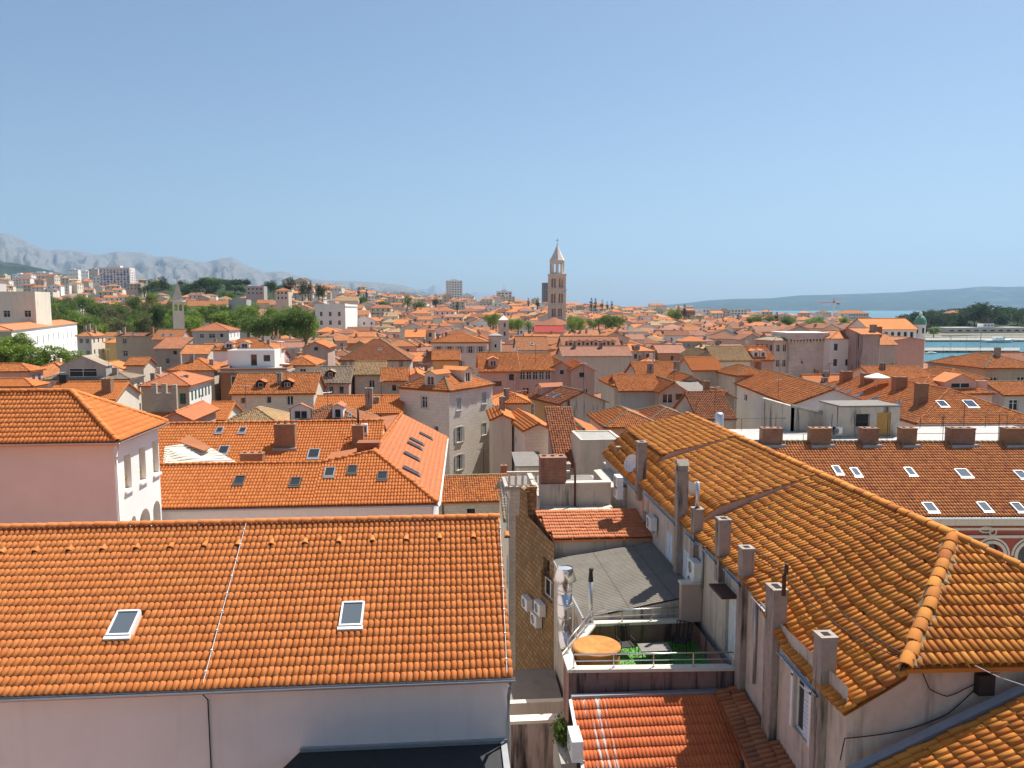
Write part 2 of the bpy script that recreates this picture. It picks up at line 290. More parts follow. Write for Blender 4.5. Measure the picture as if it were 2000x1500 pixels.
def tile_field(roof, poly, A, B, kind, mat, nobj=0, jit=0.0, rng=None, warp=None, margin=0.0, skip=None, inset=0.0):
    """lay rows of tiles on one roof slope; A-B is its eave (left to right seen from outside)."""
    W, L, (TV, TF) = TT[kind]; rng = rng or np.random.default_rng(int(abs(float(A[0])*1371.3+float(A[1])*719.7+float(A[2])*13.1)) % 99991+len(kind))
    P = np.array(poly, float); A = np.array(A, float); B = np.array(B, float)
    S = B-A; S /= np.linalg.norm(S); n = np.zeros(3)
    for k in range(len(P)): n += np.cross(P[k], P[(k+1) % len(P)])
    n /= np.linalg.norm(n)
    if n[2] < 0: n = -n
    T = np.cross(n, S)
    if T[2] < 0: S = -S; T = -T; A, B = B, A; 
    q = np.stack([(P-A)@S, (P-A)@T], 1); s0, s1 = q[:, 0].min(), q[:, 0].max(); t1 = q[:, 1].max()
    nc = max(1, int(round((s1-s0)/W))); Wc = (s1-s0)/nc; nr = max(1, int(round(t1/L))); Lr = t1/nr
    ss, tt = np.meshgrid(s0+(np.arange(nc)+.5)*Wc, (np.arange(nr)+.5)*Lr); ss = ss.ravel(); tt = tt.ravel()
    area = 0.5*np.sum(q[:, 0]*np.roll(q[:, 1], -1)-np.roll(q[:, 0], -1)*q[:, 1]); sg = 1 if area > 0 else -1
    ok = np.ones(len(ss), bool)
    for k in range(len(q)):
        a, b_ = q[k], q[(k+1) % len(q)]; e = b_-a; ln = np.hypot(*e)
        if ln < 1e-6: continue
        ok &= sg*(e[0]*(tt-a[1])-e[1]*(ss-a[0]))/ln > margin-.02
    if skip:
        for (a0, a1, b0, b1) in skip: ok &= ~((ss > a0) & (ss < a1) & (tt > b0) & (tt < b1))
    ss = ss[ok]; tt = tt[ok]; K = len(ss)
    if K == 0: return
    row = np.round(tt/Lr).astype(int)
    js = rng.normal(0, .010*jit, K)+np.sin(row*1.7)*.008*jit; jt = rng.normal(0, .018*jit, K)+np.sin(ss*.9+row*.35)*.03*jit; ja = rng.normal(0, .025*jit, K); jz = np.abs(rng.normal(0, .010*jit, K))
    jr = rng.normal(0, .02*jit, K)
    org = A+np.outer(ss+js, S)+np.outer(tt+jt, T)
    Sv = np.tile(S, (K, 1)); Tv = np.tile(T, (K, 1)); Nv = np.tile(n, (K, 1))
    if warp is not None:
        z = warp(org[:, 0], org[:, 1]); e = .05; p2 = org+Tv*e; z2 = warp(p2[:, 0], p2[:, 1]); p3 = org+Sv*e; z3 = warp(p3[:, 0], p3[:, 1])
        org[:, 2] = z; Tv = np.stack([Tv[:, 0]*e, Tv[:, 1]*e, z2-z], 1); Tv /= np.linalg.norm(Tv, axis=1)[:, None]
        Sv = np.stack([Sv[:, 0]*e, Sv[:, 1]*e, z3-z], 1); Sv /= np.linalg.norm(Sv, axis=1)[:, None]; Nv = np.cross(Sv, Tv); Nv /= np.linalg.norm(Nv, axis=1)[:, None]
    org = org+Nv*(jz[:, None]+.012)
    c, s_ = np.cos(ja)[:, None], np.sin(ja)[:, None]; S2 = Sv*c+Tv*s_; T2 = Tv*c-Sv*s_; cr, sr = np.cos(jr)[:, None], np.sin(jr)[:, None]
    S3 = S2*cr+Nv*sr; N3 = Nv*cr-S2*sr
    sx = Wc/W; tint = rng.random(K)
    sel = np.zeros(K, bool)
    if nobj:
        qv = org-CO; D = qv@CF; u = 1000+FPX*(qv@CR)/np.maximum(D, .1); v = 750-FPX*(qv@CU)/np.maximum(D, .1)
        vis = (u > 5) & (u < 1995) & (v > 5) & (v < 1495) & (D > 1); Dk = np.where(vis, D, 1e9); idx = np.argsort(Dk)[:nobj]; sel[idx[Dk[idx] < 1e8]] = True
        if kind not in TMESH: TMESH[kind] = fast_mesh('tile', TV, TF)
        key = (kind, mat)
        if key not in TMESH:
            me = fast_mesh('tile', TV, TF); me.materials.append(MATS[mat]); TMESH[key] = me
        for k in np.nonzero(sel)[0]:
            M = Matrix(((S3[k, 0]*sx, T2[k, 0], N3[k, 0], org[k, 0]), (S3[k, 1]*sx, T2[k, 1], N3[k, 1], org[k, 1]), (S3[k, 2]*sx, T2[k, 2], N3[k, 2], org[k, 2]), (0, 0, 0, 1)))
            link('tile', TMESH[key], roof, mw=M)
    r = ~sel; K2 = int(r.sum())
    if K2:
        V = (org[r][:, None, :]+TV[None, :, 0:1]*sx*S3[r][:, None, :]+TV[None, :, 1:2]*T2[r][:, None, :]+TV[None, :, 2:3]*N3[r][:, None, :]).reshape(-1, 3)
        Fq = (TF[None]+(np.arange(K2)*len(TV))[:, None, None]).reshape(-1, 4)
        me = fast_mesh('tile_field', V, Fq, np.repeat(tint[r], len(TV))); tag(link('tile_field', me, roof, mat), kind='stuff')
RIDGE_ME = {}
def ridge_tiles(roof, P0, P1, mat, r=.13, step=.38, objs=True, jit=1.0, rng=random.Random(5), lift=.05, name='ridge_tile'):
    P0 = Vector([float(c) for c in P0]); P1 = Vector([float(c) for c in P1]); d = P1-P0; n = max(1, int(d.length/step)); d.normalize(); stp = (P1-P0).length/n
    sd_ = d.cross(Vector((0, 0, 1))).normalized(); up = sd_.cross(d)
    key = mat
    if key not in RIDGE_ME:
        V = []; m = 6
        for (t_, rr, z) in ((-.5, 1.12, .02), (.54, .95, 0)):
            for k in range(m+1): a = math.pi*k/m; V.append((math.cos(a)*rr, t_, math.sin(a)*rr*.8+z))
        for k in range(m+1): a = math.pi*k/m; V.append((math.cos(a)*.95, -.5, math.sin(a)*.75-.05))
        F_ = [(k, k+1, m+1+k+1, m+1+k) for k in range(m)]+[(2*m+2+k, 2*m+2+k+1, k+1, k) for k in range(m)]
        me = fast_mesh('ridge_tile', np.array(V), np.array(F_)); me.materials.append(MATS[mat]); RIDGE_ME[key] = (me, np.array(V), np.array(F_))
    me, V, F_ = RIDGE_ME[key]; AV = []; AF = []; tn = []
    for k in range(n):
        p = P0+d*(k+.5)*stp+up*lift+sd_*rng.gauss(0, .01*jit)+up*rng.gauss(0, .006*jit); sc = Matrix(((sd_.x*r, d.x*stp, up.x*r, p.x), (sd_.y*r, d.y*stp, up.y*r, p.y), (sd_.z*r, d.z*stp, up.z*r, p.z), (0, 0, 0, 1)))
        if objs: link(name, me, roof, mw=sc)
        else:
            AF.append(F_+len(AV)*len(V)); AV.append(V@np.array(sc.to_3x3()).T+np.array(p)); tn.append(rng.random())
    if not objs:
        tag(link('ridge_tiles', fast_mesh('ridge_tiles', np.concatenate(AV), np.concatenate(AF), np.repeat(tn, len(V))), roof, mat), kind='stuff')
def deck(mb, poly, A, B, th=.10):
    """sheet under the tiles with UV in metres along and up the slope"""
    P = [np.array(p, float) for p in poly]; A = np.array(A, float); B = np.array(B, float); S = B-A; S /= np.linalg.norm(S); n = np.zeros(3)
    for k in range(len(P)): n += np.cross(P[k], P[(k+1) % len(P)])
    n /= np.linalg.norm(n)
    if n[2] < 0: P = P[::-1]; n = -n
    T = np.cross(n, S)
    mb.poly(P, [((p-A)@S, (p-A)@T) for p in P]); dn = np.array([0, 0, -th])
    for k in range(len(P)):
        a, b_ = P[k], P[(k+1) % len(P)]; mb.poly([a+dn, b_+dn, b_, a], [((q-A)@S, (q-A)@T) for q in (a, b_, b_, a)])
    mb.poly([p+dn for p in reversed(P)], [((p-A)@S, (p-A)@T) for p in reversed(P)])
# ------------------------------------------------------------------ walls with real openings, windows, chimneys, skylights
def facade(mb, O, ex, w_, z0, z1, ops=(), dep=.22, back=None):
    ex = np.array([ex[0], ex[1], 0.0]); n = np.array([ex[1], -ex[0], 0.0]); O = np.array([O[0], O[1], 0.0])
    def p(x, z, d=0): return O+ex*x+np.array([0, 0, z])-n*d
    xs = sorted({0.0, w_}|{c for o in ops for c in (o[0], o[0]+o[2])}); zs = sorted({z0, z1}|{c for o in ops for c in (o[1], o[1]+o[3])})
    xs = [x for x in xs if -1e-6 <= x <= w_+1e-6]; zs = [z for z in zs if z0-1e-6 <= z <= z1+1e-6]
    for xa, xb in zip(xs, xs[1:]):
        if xb-xa < 1e-5: continue
        run = None
        for za, zb in list(zip(zs, zs[1:]))+[(None, None)]:
            hole = za is None or any(o[0]-1e-6 < (xa+xb)/2 < o[0]+o[2] and o[1] < (za+zb)/2 < o[1]+o[3] for o in ops)
            if hole:
                if run: mb.poly([p(xa, run[0]), p(xb, run[0]), p(xb, run[1]), p(xa, run[1])])
                run = None
            else: run = (run[0] if run else za, zb)
    for o in ops:
        x, z, a, h = o[:4]; x2, z2 = x+a, z+h
        mb.poly([p(x, z), p(x, z, dep), p(x, z2, dep), p(x, z2)][::-1]); mb.poly([p(x2, z), p(x2, z, dep), p(x2, z2, dep), p(x2, z2)])
        mb.poly([p(x, z), p(x2, z), p(x2, z, dep), p(x, z, dep)]); mb.poly([p(x, z2), p(x2, z2), p(x2, z2, dep), p(x, z2, dep)][::-1])
        if len(o) > 4 and o[4] == 'arch':
            m_ = 8; r = a/2; cx, cz = x+r, z2-r
            arc = [(cx-r*math.cos(math.pi*k/m_), cz+r*math.sin(math.pi*k/m_)) for k in range(m_+1)]
            for k in range(m_):
                corner = (x, z2) if k < m_/2 else (x2, z2)
                mb.poly([p(*corner), p(*arc[k]), p(*arc[k+1])][::-1]); mb.poly([p(*arc[k]), p(*arc[k], dep), p(*arc[k+1], dep), p(*arc[k+1])])
            mb.poly([p(x, z2), p(*arc[m_//2]), p(x2, z2)][::-1]) if False else None
WIN = {}
def win_mesh(style, a, h):
    key = (style, round(a, 2), round(h, 2))
    if key in WIN: return WIN[key]
    fr = MB(); pn = MB(); sh = None; extra = None
    if style in ('w', 'o', 's', 'g', 'x'):      # casement seen from outside: local x across, z up, y inwards
        t_ = .06
        fr.box(-a/2, -a/2+t_, 0, .05, 0, h); fr.box(a/2-t_, a/2, 0, .05, 0, h); fr.box(-a/2+t_, a/2-t_, 0, .05, 0, t_); fr.box(-a/2+t_, a/2-t_, 0, .05, h-t_, h)
        if a > .7: fr.box(-.035, .035, -.01, .05, t_, h-t_)
        if h > 1.2: fr.box(-a/2+t_, a/2-t_, .005, .045, h*.66-.02, h*.66+.02)
        pn.box(-a/2+.02, a/2-.02, .03, .045, .02, h-.02)
    elif style == 'd':
        fr.box(-a/2, -a/2+.05, 0, .04, 0, h); fr.box(a/2-.05, a/2, 0, .04, 0, h); fr.box(-a/2+.05, a/2-.05, 0, .04, 0, .05); fr.box(-a/2+.05, a/2-.05, 0, .04, h-.05, h)
        pn.box(-a/2+.01, a/2-.01, .02, .035, .01, h-.01)
    WIN[key] = (fr.mesh('window'), pn.mesh('pane'), {}); return WIN[key]
SHUT = {}
def shutter_mesh(a, h):
    key = (round(a, 2), round(h, 2))
    if key not in SHUT:
        s = MB(); s.box(0, .05, 0, .04, 0, h); s.box(a-.05, a, 0, .04, 0, h); s.box(.05, a-.05, 0, .04, 0, .07); s.box(.05, a-.05, 0, .04, h-.07, h)
        n = max(4, int(h/.11))
        for k in range(n):
            z = .08+(h-.16)*(k+.5)/n; s.poly([(.05, .005, z-.04), (a-.05, .005, z-.04), (a-.05, .035, z+.04), (.05, .035, z+.04)])
        SHUT[key] = s.mesh('shutter')
    return SHUT[key]
def mcopy(me, mat):
    if not me.materials: me.materials.append(MATS[mat]); return me
    return me
WMAT = {}
def matmesh(me, mat):
    k = (me.name, mat)
    if k not in WMAT:
        c = me if not me.materials else me.copy()
        if c.materials: c.materials.clear()
        c.materials.append(MATS[mat]); WMAT[k] = c
    return WMAT[k]
def window(parent, O, ex, x, z, a, h, style='w', dep=.16, fmat='frame_white', pmat='pane', smat='shutter_green', simple_=False, surround=None):
    ex = Vector((float(ex[0]), float(ex[1]), 0)); inn = Vector((-ex.y, ex.x, 0)); p = Vector((float(O[0]), float(O[1]), 0))+ex*(x+a/2)+Vector((0, 0, z))+inn*dep
    M = Matrix(((ex.x, inn.x, 0, p.x), (ex.y, inn.y, 0, p.y), (0, 0, 1, p.z), (0, 0, 0, 1)))
    fr, pn, _ = win_mesh(style, a, h)
    o = link('window', matmesh(fr, fmat), parent, mw=M); link('pane', matmesh(pn, pmat), o)
    if simple_: return o
    if style in ('o', 's'):
        sw = a/2
        sm = matmesh(shutter_mesh(sw, h), smat)
        if style == 's':
            for sx in (-a/2, 0): c = link('shutter', sm, o); c.matrix_basis = Matrix.Translation((sx, -dep+.01, 0))
        else:
            for sx in (-a/2-sw, a/2): c = link('shutter', sm, o); c.matrix_basis = Matrix.Translation((sx, -dep-.05, 0))
    if surround:
        s = MB(); t_ = .12; y0, y1 = -dep-.03, -dep+.02
        s.box(-a/2-t_, -a/2, y0, y1, -.0, h+t_); s.box(a/2, a/2+t_, y0, y1, 0, h+t_); s.box(-a/2, a/2, y0, y1, h, h+t_); s.box(-a/2-t_-.05, a/2+t_+.05, y0-.08, y1, -.09, 0)
        k = ('sur', round(a, 2), round(h, 2), surround)
        if k not in WMAT: me = s.mesh('surround'); me.materials.append(MATS[surround]); WMAT[k] = me
        link('surround', WMAT[k], o)
    return o
def chimney(parent, x, y, z0, z1, a=.55, b_=.55, mat='plaster_chimney', rot=0, cap='slab', name='chimney', label=None):
    c, s = math.cos(rot), math.sin(rot); T = lambda p: (x+p[0]*c-p[1]*s, y+p[0]*s+p[1]*c, p[2]); m = MB()
    m.box(-a/2, a/2, -b_/2, b_/2, z0, z1-.12, T); m.box(-a/2-.025, a/2+.025, -b_/2-.025, b_/2+.025, z1-.12, z1, T)
    if cap == 'tent':
        m.box(-a/2+.02, a/2-.02, -b_/2+.02, -b_/2+.12, z1, z1+.22, T); m.box(-a/2+.02, a/2-.02, b_/2-.12, b_/2-.02, z1, z1+.22, T)
        for sg in (-1, 1): m.poly([T((-a/2-.03, sg*(b_/2+.03), z1+.22)), T((a/2+.03, sg*(b_/2+.03), z1+.22)), T((a/2+.03, 0, z1+.45)), T((-a/2-.03, 0, z1+.45))])
        for sg in (-1, 1): m.poly([T((sg*(a/2+.03), -b_/2-.03, z1+.22)), T((sg*(a/2+.03), b_/2+.03, z1+.22)), T((sg*(a/2+.03), 0, z1+.45))])
    o = m.build(name, mat, parent)
    if label: o['label'] = label
    if cap == 'slab':
        h = MB(); k = min(a, b_)*.27
        h.box(-a/2+k, a/2-k, -b_/2+k, b_/2-k, z1, z1+.012, T); h.build('flue', 'soot_and_shade', o)
    elif cap == 'pots':
        n = max(2, int(a/.45))
        for q in range(n): h = MB(); xx = -a/2+(q+.5)*a/n; p0 = T((xx, 0, z1-.02)); h.tube([p0, (p0[0], p0[1], z1+.04)], .11, 8); h.build('flue', 'soot_and_shade', o)
    return o
def skylight(roof, P, S, T, a=.8, h=1.2, open_=False, fmat='flash', pmat='pane_blue', parent_label=None):
    """P point on slope (centre), S across, T up the slope"""
    S = Vector([float(c) for c in S]).normalized(); T = Vector([float(c) for c in T]).normalized(); n = S.cross(T); P = Vector([float(c) for c in P])+n*.06
    M = Matrix(((S.x, T.x, n.x, P.x), (S.y, T.y, n.y, P.y), (S.z, T.z, n.z, P.z), (0, 0, 0, 1)))
    key = ('sky', round(a, 2), round(h, 2), open_, fmat, pmat)
    if key not in WMAT:
        f = MB(); t_ = .06
        f.box(-a/2, -a/2+t_, -h/2, h/2, -.15, .10); f.box(a/2-t_, a/2, -h/2, h/2, -.15, .10); f.box(-a/2+t_, a/2-t_, -h/2, -h/2+t_, -.15, .10); f.box(-a/2+t_, a/2-t_, h/2-t_, h/2, -.15, .12)
        f.box(-a/2-.03, a/2+.03, -h/2-.13, -h/2, -.1, .07)
        g = MB()
        if open_:
            an = math.radians(24); c, s = math.cos(an), math.sin(an); Tq = lambda p: (p[0], h/2-.1+(p[1]*c-p[2]*s), .12+(p[1]*-s*-1*-1+p[2]*c) if False else .12-p[1]*s+p[2]*c)
            g.box(-a/2+.03, a/2-.03, -h+.12, 0, 0, .04, Tq)
        else: g.box(-a/2+.07, a/2-.07, -h/2+.07, h/2-.07, .055, .085)
        a_ = f.mesh('skylight'); a_.materials.append(MATS[fmat]); b_ = g.mesh('pane'); b_.materials.append(MATS[pmat]); WMAT[key] = (a_, b_)
    fm, pm = WMAT[key]; o = link('skylight', fm, roof, mw=M); link('pane', pm, o); return o
SHIELD = []     # (u0, u1, distance, lowest visible row): later random houses in front must stay below that row
FOOT = []       # occupied footprints (x, y, radius)
def roof_faces(kind, w_, d_, ze, s, o, over=0):
    """list of (poly, eaveA, eaveB) in local coordinates, ridge/hip segments, height function, gable triangles [(face, pts)]"""
    x0, x1, y0, y1 = -o, w_+o, -o, d_+o; e = ze-o*s; R_ = []; G = []
    if kind == 'gable':
        ym = d_/2; zr = ze+ym*s
        fs = [([(x0, y0, e), (x1, y0, e), (x1, ym, zr), (x0, ym, zr)], (x0, y0, e), (x1, y0, e)), ([(x1, y1, e), (x0, y1, e), (x0, ym, zr), (x1, ym, zr)], (x1, y1, e), (x0, y1, e))]
        R_ = [((x0, ym, zr), (x1, ym, zr))]; hf = lambda x, y: zr-abs(y-ym)*s
        G = [((0, d_, ze), (0, 0, ze), (0, ym, zr)), ((w_, 0, ze), (w_, d_, ze), (w_, ym, zr))]
    elif kind == 'gabley':
        xm = w_/2; zr = ze+xm*s
        fs = [([(x0, y1, e), (x0, y0, e), (xm, y0, zr), (xm, y1, zr)], (x0, y1, e), (x0, y0, e)), ([(x1, y0, e), (x1, y1, e), (xm, y1, zr), (xm, y0, zr)], (x1, y0, e), (x1, y1, e))]
        R_ = [((xm, y0, zr), (xm, y1, zr))]; hf = lambda x, y: zr-abs(x-xm)*s
        G = [((0, 0, ze), (w_, 0, ze), (xm, 0, zr)), ((w_, d_, ze), (0, d_, ze), (xm, d_, zr))]
    elif kind == 'shed':        # falls towards the front
        zr = ze+d_*s
        fs = [([(x0, y0, e), (x1, y0, e), (x1, y1, zr+o*s), (x0, y1, zr+o*s)], (x0, y0, e), (x1, y0, e))]; hf = lambda x, y: ze+y*s
        G = [((0, d_, ze), (0, 0, ze), (0, d_, zr)), ((w_, 0, ze), (w_, d_, ze), (w_, d_, zr)), ((w_, d_, ze), (0, d_, ze), (0, d_, zr), (w_, d_, zr))]
    elif kind == 'shedl':       # falls towards the left
        zr = ze+w_*s
        fs = [([(x0, y1, e), (x0, y0, e), (x1, y0, zr+o*s), (x1, y1, zr+o*s)], (x0, y1, e), (x0, y0, e))]; hf = lambda x, y: ze+x*s
        G = [((0, 0, ze), (w_, 0, ze), (w_, 0, zr)), ((w_, d_, ze), (0, d_, ze), (w_, d_, zr)), ((w_, 0, ze), (w_, d_, ze), (w_, d_, zr), (w_, 0, zr))]
    elif kind in ('hip', 'pyr'):
        W_, D_ = w_+2*o, d_+2*o; h = min(W_, D_)/2; zr = e+h*s
        if W_ >= D_: a, b_ = (x0+h, (y0+y1)/2, zr), (x1-h, (y0+y1)/2, zr)
        else: a, b_ = ((x0+x1)/2, y0+h, zr), ((x0+x1)/2, y1-h, zr)
        c = [(x0, y0, e), (x1, y0, e), (x1, y1, e), (x0, y1, e)]
        if W_ >= D_:
            fs = [([c[0], c[1], b_, a], c[0], c[1]), ([c[1], c[2], b_], c[1], c[2]), ([c[2], c[3], a, b_], c[2], c[3]), ([c[3], c[0], a], c[3], c[0])]
            R_ = [(c[0], a), (c[1], b_), (c[2], b_), (c[3], a)]
        else:
            fs = [([c[0], c[1], a], c[0], c[1]), ([c[1], c[2], b_, a], c[1], c[2]), ([c[2], c[3], b_], c[2], c[3]), ([c[3], c[0], a, b_], c[3], c[0])]
            R_ = [(c[0], a), (c[1], a), (c[2], b_), (c[3], b_)]
        if math.dist(a, b_) > .2: R_.append((a, b_))
        hf = lambda x, y: e+s*min(x-x0, x1-x, y-y0, y1-y)
    else: fs = []; hf = lambda x, y: ze; zr = ze
    return fs, R_, hf, G
LASTH = {}
def house(name, label, cat='house', px=None, u1=None, uc=None, h=12, d=8, w=None, rot=0.0, roof='hip', slope=.42, o=.35, wall='wall_beige', rm='tile_old', lod=1, z0=-1.0, vb=None,
          wins=None, chim=(), sky=(), dorm=(), group=None, xy=None, ridge=True, cornice=None, parapet=.5, rmat=None, gut=False, fill=True, simplewin=False, deckm='concrete', seed=None, ul=None, wall_l=None, wall_r=None):
    """px = photo pixel of the front left eave corner, h = height of the eave; rot in degrees"""
    r = math.radians(rot); ex = np.array([math.cos(r), math.sin(r), 0]); ey = np.array([-math.sin(r), math.cos(r), 0])
    A = az(px[0], px[1], h) if px is not None else np.array([xy[0], xy[1], h], float); A[2] = 0
    if w is None: w = float(solve_u(A+_Z*h, ex, u1))
    if uc is not None: d = float(solve_u(A+_Z*h+ex*w, ey, uc))
    if ul is not None: d = float(solve_u(A+_Z*h, ey, ul))
    L = lambda p: A+ex*p[0]+ey*p[1]+_Z*p[2]
    cen = L((w/2, d/2, 0)); rng = random.Random(seed if seed is not None else int(abs(cen[0]*131+cen[1]*17)))
    T_ = thing(name, label, cat, (cen[0], cen[1], z0), group)
    us = [pr(L((x, y, h)))[0] for x in (0, w) for y in (0, d)]; D = pr(L((w/2, 0, h)))[2]
    vv = pr(L((0, 0, h)))[1]; SHIELD.append((min(us), max(us), D, vb or vv+.45*h*FPX/D))
    if fill: FOOT.append((cen[0], cen[1], max(w, d)*.62))
    fs, RG, hf, G = roof_faces(roof, w, d, h, slope, o)
    if rm == 'tile_old' and lod: rm = 'tile_town'; rmat = rmat or 'tile_old_p'
    # walls
    mb = MB(); wl = []
    faces = {'f': ((0, 0), (1, 0), w), 'r': ((w, 0), (0, 1), d), 'b': ((w, d), (-1, 0), w), 'l': ((0, d), (0, -1), d)}
    for k, ((lx, ly), (dx, dy), ln) in faces.items():
        O_ = L((lx, ly, 0)); e2 = ex*dx+ey*dy; ops = []
        for spec in (wins or {}).get(k, ()):
            if spec[0] == 'grid':
                _, nc, nr, a, hh, st, top, pitch, mg = spec[:9]; fm = spec[9] if len(spec) > 9 else 'frame_white'; sm = spec[10] if len(spec) > 10 else 'shutter_green'; sur = spec[11] if len(spec) > 11 else None
                for c in range(nc):
                    x = mg+(ln-2*mg)*(c+.5)/nc-a/2
                    for q in range(nr):
                        if rng.random() < .06 and nc*nr > 6: continue
                        ops.append((x, h-top-q*pitch-hh, a, hh, None, st, fm, sm, sur))
            else:               # (x, top below eave, w, h, style, frame, shutter, surround)
                x, top, a, hh, st = spec[:5]; ops.append((x*ln if x < 1 else x, h-top-hh, a, hh, 'arch' if st == 'a' else None, 'w' if st == 'a' else st, spec[5] if len(spec) > 5 else 'frame_white', spec[6] if len(spec) > 6 else 'shutter_green', spec[7] if len(spec) > 7 else None))
        ops = [q for q in ops if q[0] > .05 and q[0]+q[2] < ln-.05 and q[1] > z0+.3]
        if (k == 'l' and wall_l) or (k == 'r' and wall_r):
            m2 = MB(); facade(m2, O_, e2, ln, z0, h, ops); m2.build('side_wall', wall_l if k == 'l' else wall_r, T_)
        else: facade(mb, O_, e2, ln, z0, h, ops)
        wl.append((O_, e2, ops))
    for g in G: mb.poly([L(p) for p in g])
    if roof == 'flat':
        pt = parapet
        for (a, b_, c, dd) in ((0, w, 0, .22), (0, w, d-.22, d), (0, .22, .22, d-.22), (w-.22, w, .22, d-.22)): mb.box(a, b_, c, dd, h, h+pt, L)
    mb.build('wall', wall, T_)
    for O_, e2, ops in wl:
        for q in ops: window(T_, O_, e2, q[0], q[1], q[2], q[3], q[5], fmat=q[6], smat=q[7], surround=q[8], simple_=simplewin)
    if roof == 'flat':
        m = MB(); m.box(.22, w-.22, .22, d-.22, h-.15, h+.05, L); R_ = m.build('roof', deckm, T_)
        if cornice: c = MB(); cc = .35; c.box(-cc, w+cc, -cc, -.003, h-.35, h-.05, L); c.box(-cc, -.003, 0, d, h-.35, h-.05, L); c.box(w+.003, w+cc, 0, d, h-.35, h-.05, L); c.build('cornice', cornice, T_)
    else:
        m = MB(); rl = lod
        pm = rmat or (rm+'_p' if rm+'_p' in MATS else rm)
        base = rm if (rl and rm in MATS) else pm
        drop = .06 if rl else 0
        for poly, a, b_ in fs: deck(m, [L((p[0], p[1], p[2]-drop)) for p in poly], L((a[0], a[1], a[2]-drop)), L((b_[0], b_[1], b_[2]-drop)))
        R_ = m.build('roof', base, T_)
        if rl:
            for k, (poly, a, b_) in enumerate(fs):
                P = [L(p) for p in poly]; n = np.cross(P[1]-P[0], P[2]-P[0]); n = n if n[2] > 0 else -n
                if n@(CO-P[0]) <= 0: continue
                tile_field(R_, P, L(a), L(b_), 'mid', rm, jit=.8 if 'new' not in rm and 'salmon' not in rm else .2)
        if ridge and RG:
            cm = 'mortar' if (rm in ('tile_old', 'tile_town', 'tile_brown', 'tile_yellow', 'tile_grey') and rng.random() < .4) else (pm if not rl else rm)
            if rl:
                for a, b_ in RG: ridge_tiles(R_, L(a), L(b_), cm, objs=False)
            else:
                rt = MB()
                for a, b_ in RG: rt.tube([L(a)+_Z*.02, L(b_)+_Z*.02], .14, 5)
                rt.build('ridge_tiles', cm, R_)
        if cornice:
            c = MB(); cc = .22; c.box(-cc, w+cc, -cc, -.003, h-.42, h-.16, L); c.box(-cc, -.003, 0, d, h-.42, h-.16, L); c.box(w+.003, w+cc, 0, d, h-.42, h-.16, L); c.build('cornice', cornice, T_)
        if gut:
            c = MB(); c.tube([L((-o, -o-.07, h-o*slope-.05)), L((w+o, -o-.07, h-o*slope-.05))], .07, 6); c.build('gutter', 'gutter', T_)
    for ch in chim:             # (x, y as fractions, height above roof, a, b, material, cap)
        x, y = ch[0]*w, ch[1]*d; zr_ = hf(x, y); q = L((x, y, 0)); a = ch[3] if len(ch) > 3 else .6; b_ = ch[4] if len(ch) > 4 else .6
        chimney(T_, q[0], q[1], zr_-.5, zr_+ch[2], a, b_, ch[5] if len(ch) > 5 else 'plaster_chimney', r, ch[6] if len(ch) > 6 else 'slab')
    for sk in sky:              # (x, y fractions, a, h, open)
        x, y = sk[0]*w, sk[1]*d; e = .05; z = hf(x, y); gx, gy = (hf(x+e, y)-z)/e, (hf(x, y+e)-z)/e; g = math.hypot(gx, gy) or 1
        up = ex*gx/g+ey*gy/g+_Z*g; sd_ = np.cross(up, _Z*1.0); nrm = -ex*gx-ey*gy+_Z; sd_ = np.cross(up, nrm)
        skylight(T_, L((x, y, z)), sd_, up, sk[2] if len(sk) > 2 else .7, sk[3] if len(sk) > 3 else 1.0, bool(sk[4]) if len(sk) > 4 else False)
    for dm in dorm:             # (x fraction, y start in m, width, height, facing 'f'/'l'/'r')
        dormer(T_, L, ex, ey, dm, w, d, hf, wall, rm if lod else (rmat or rm+'_p' if (rm+'_p') in MATS else rm))
    LASTH['h'] = (T_, L, w, d, h, hf, ex, ey, R_); return T_
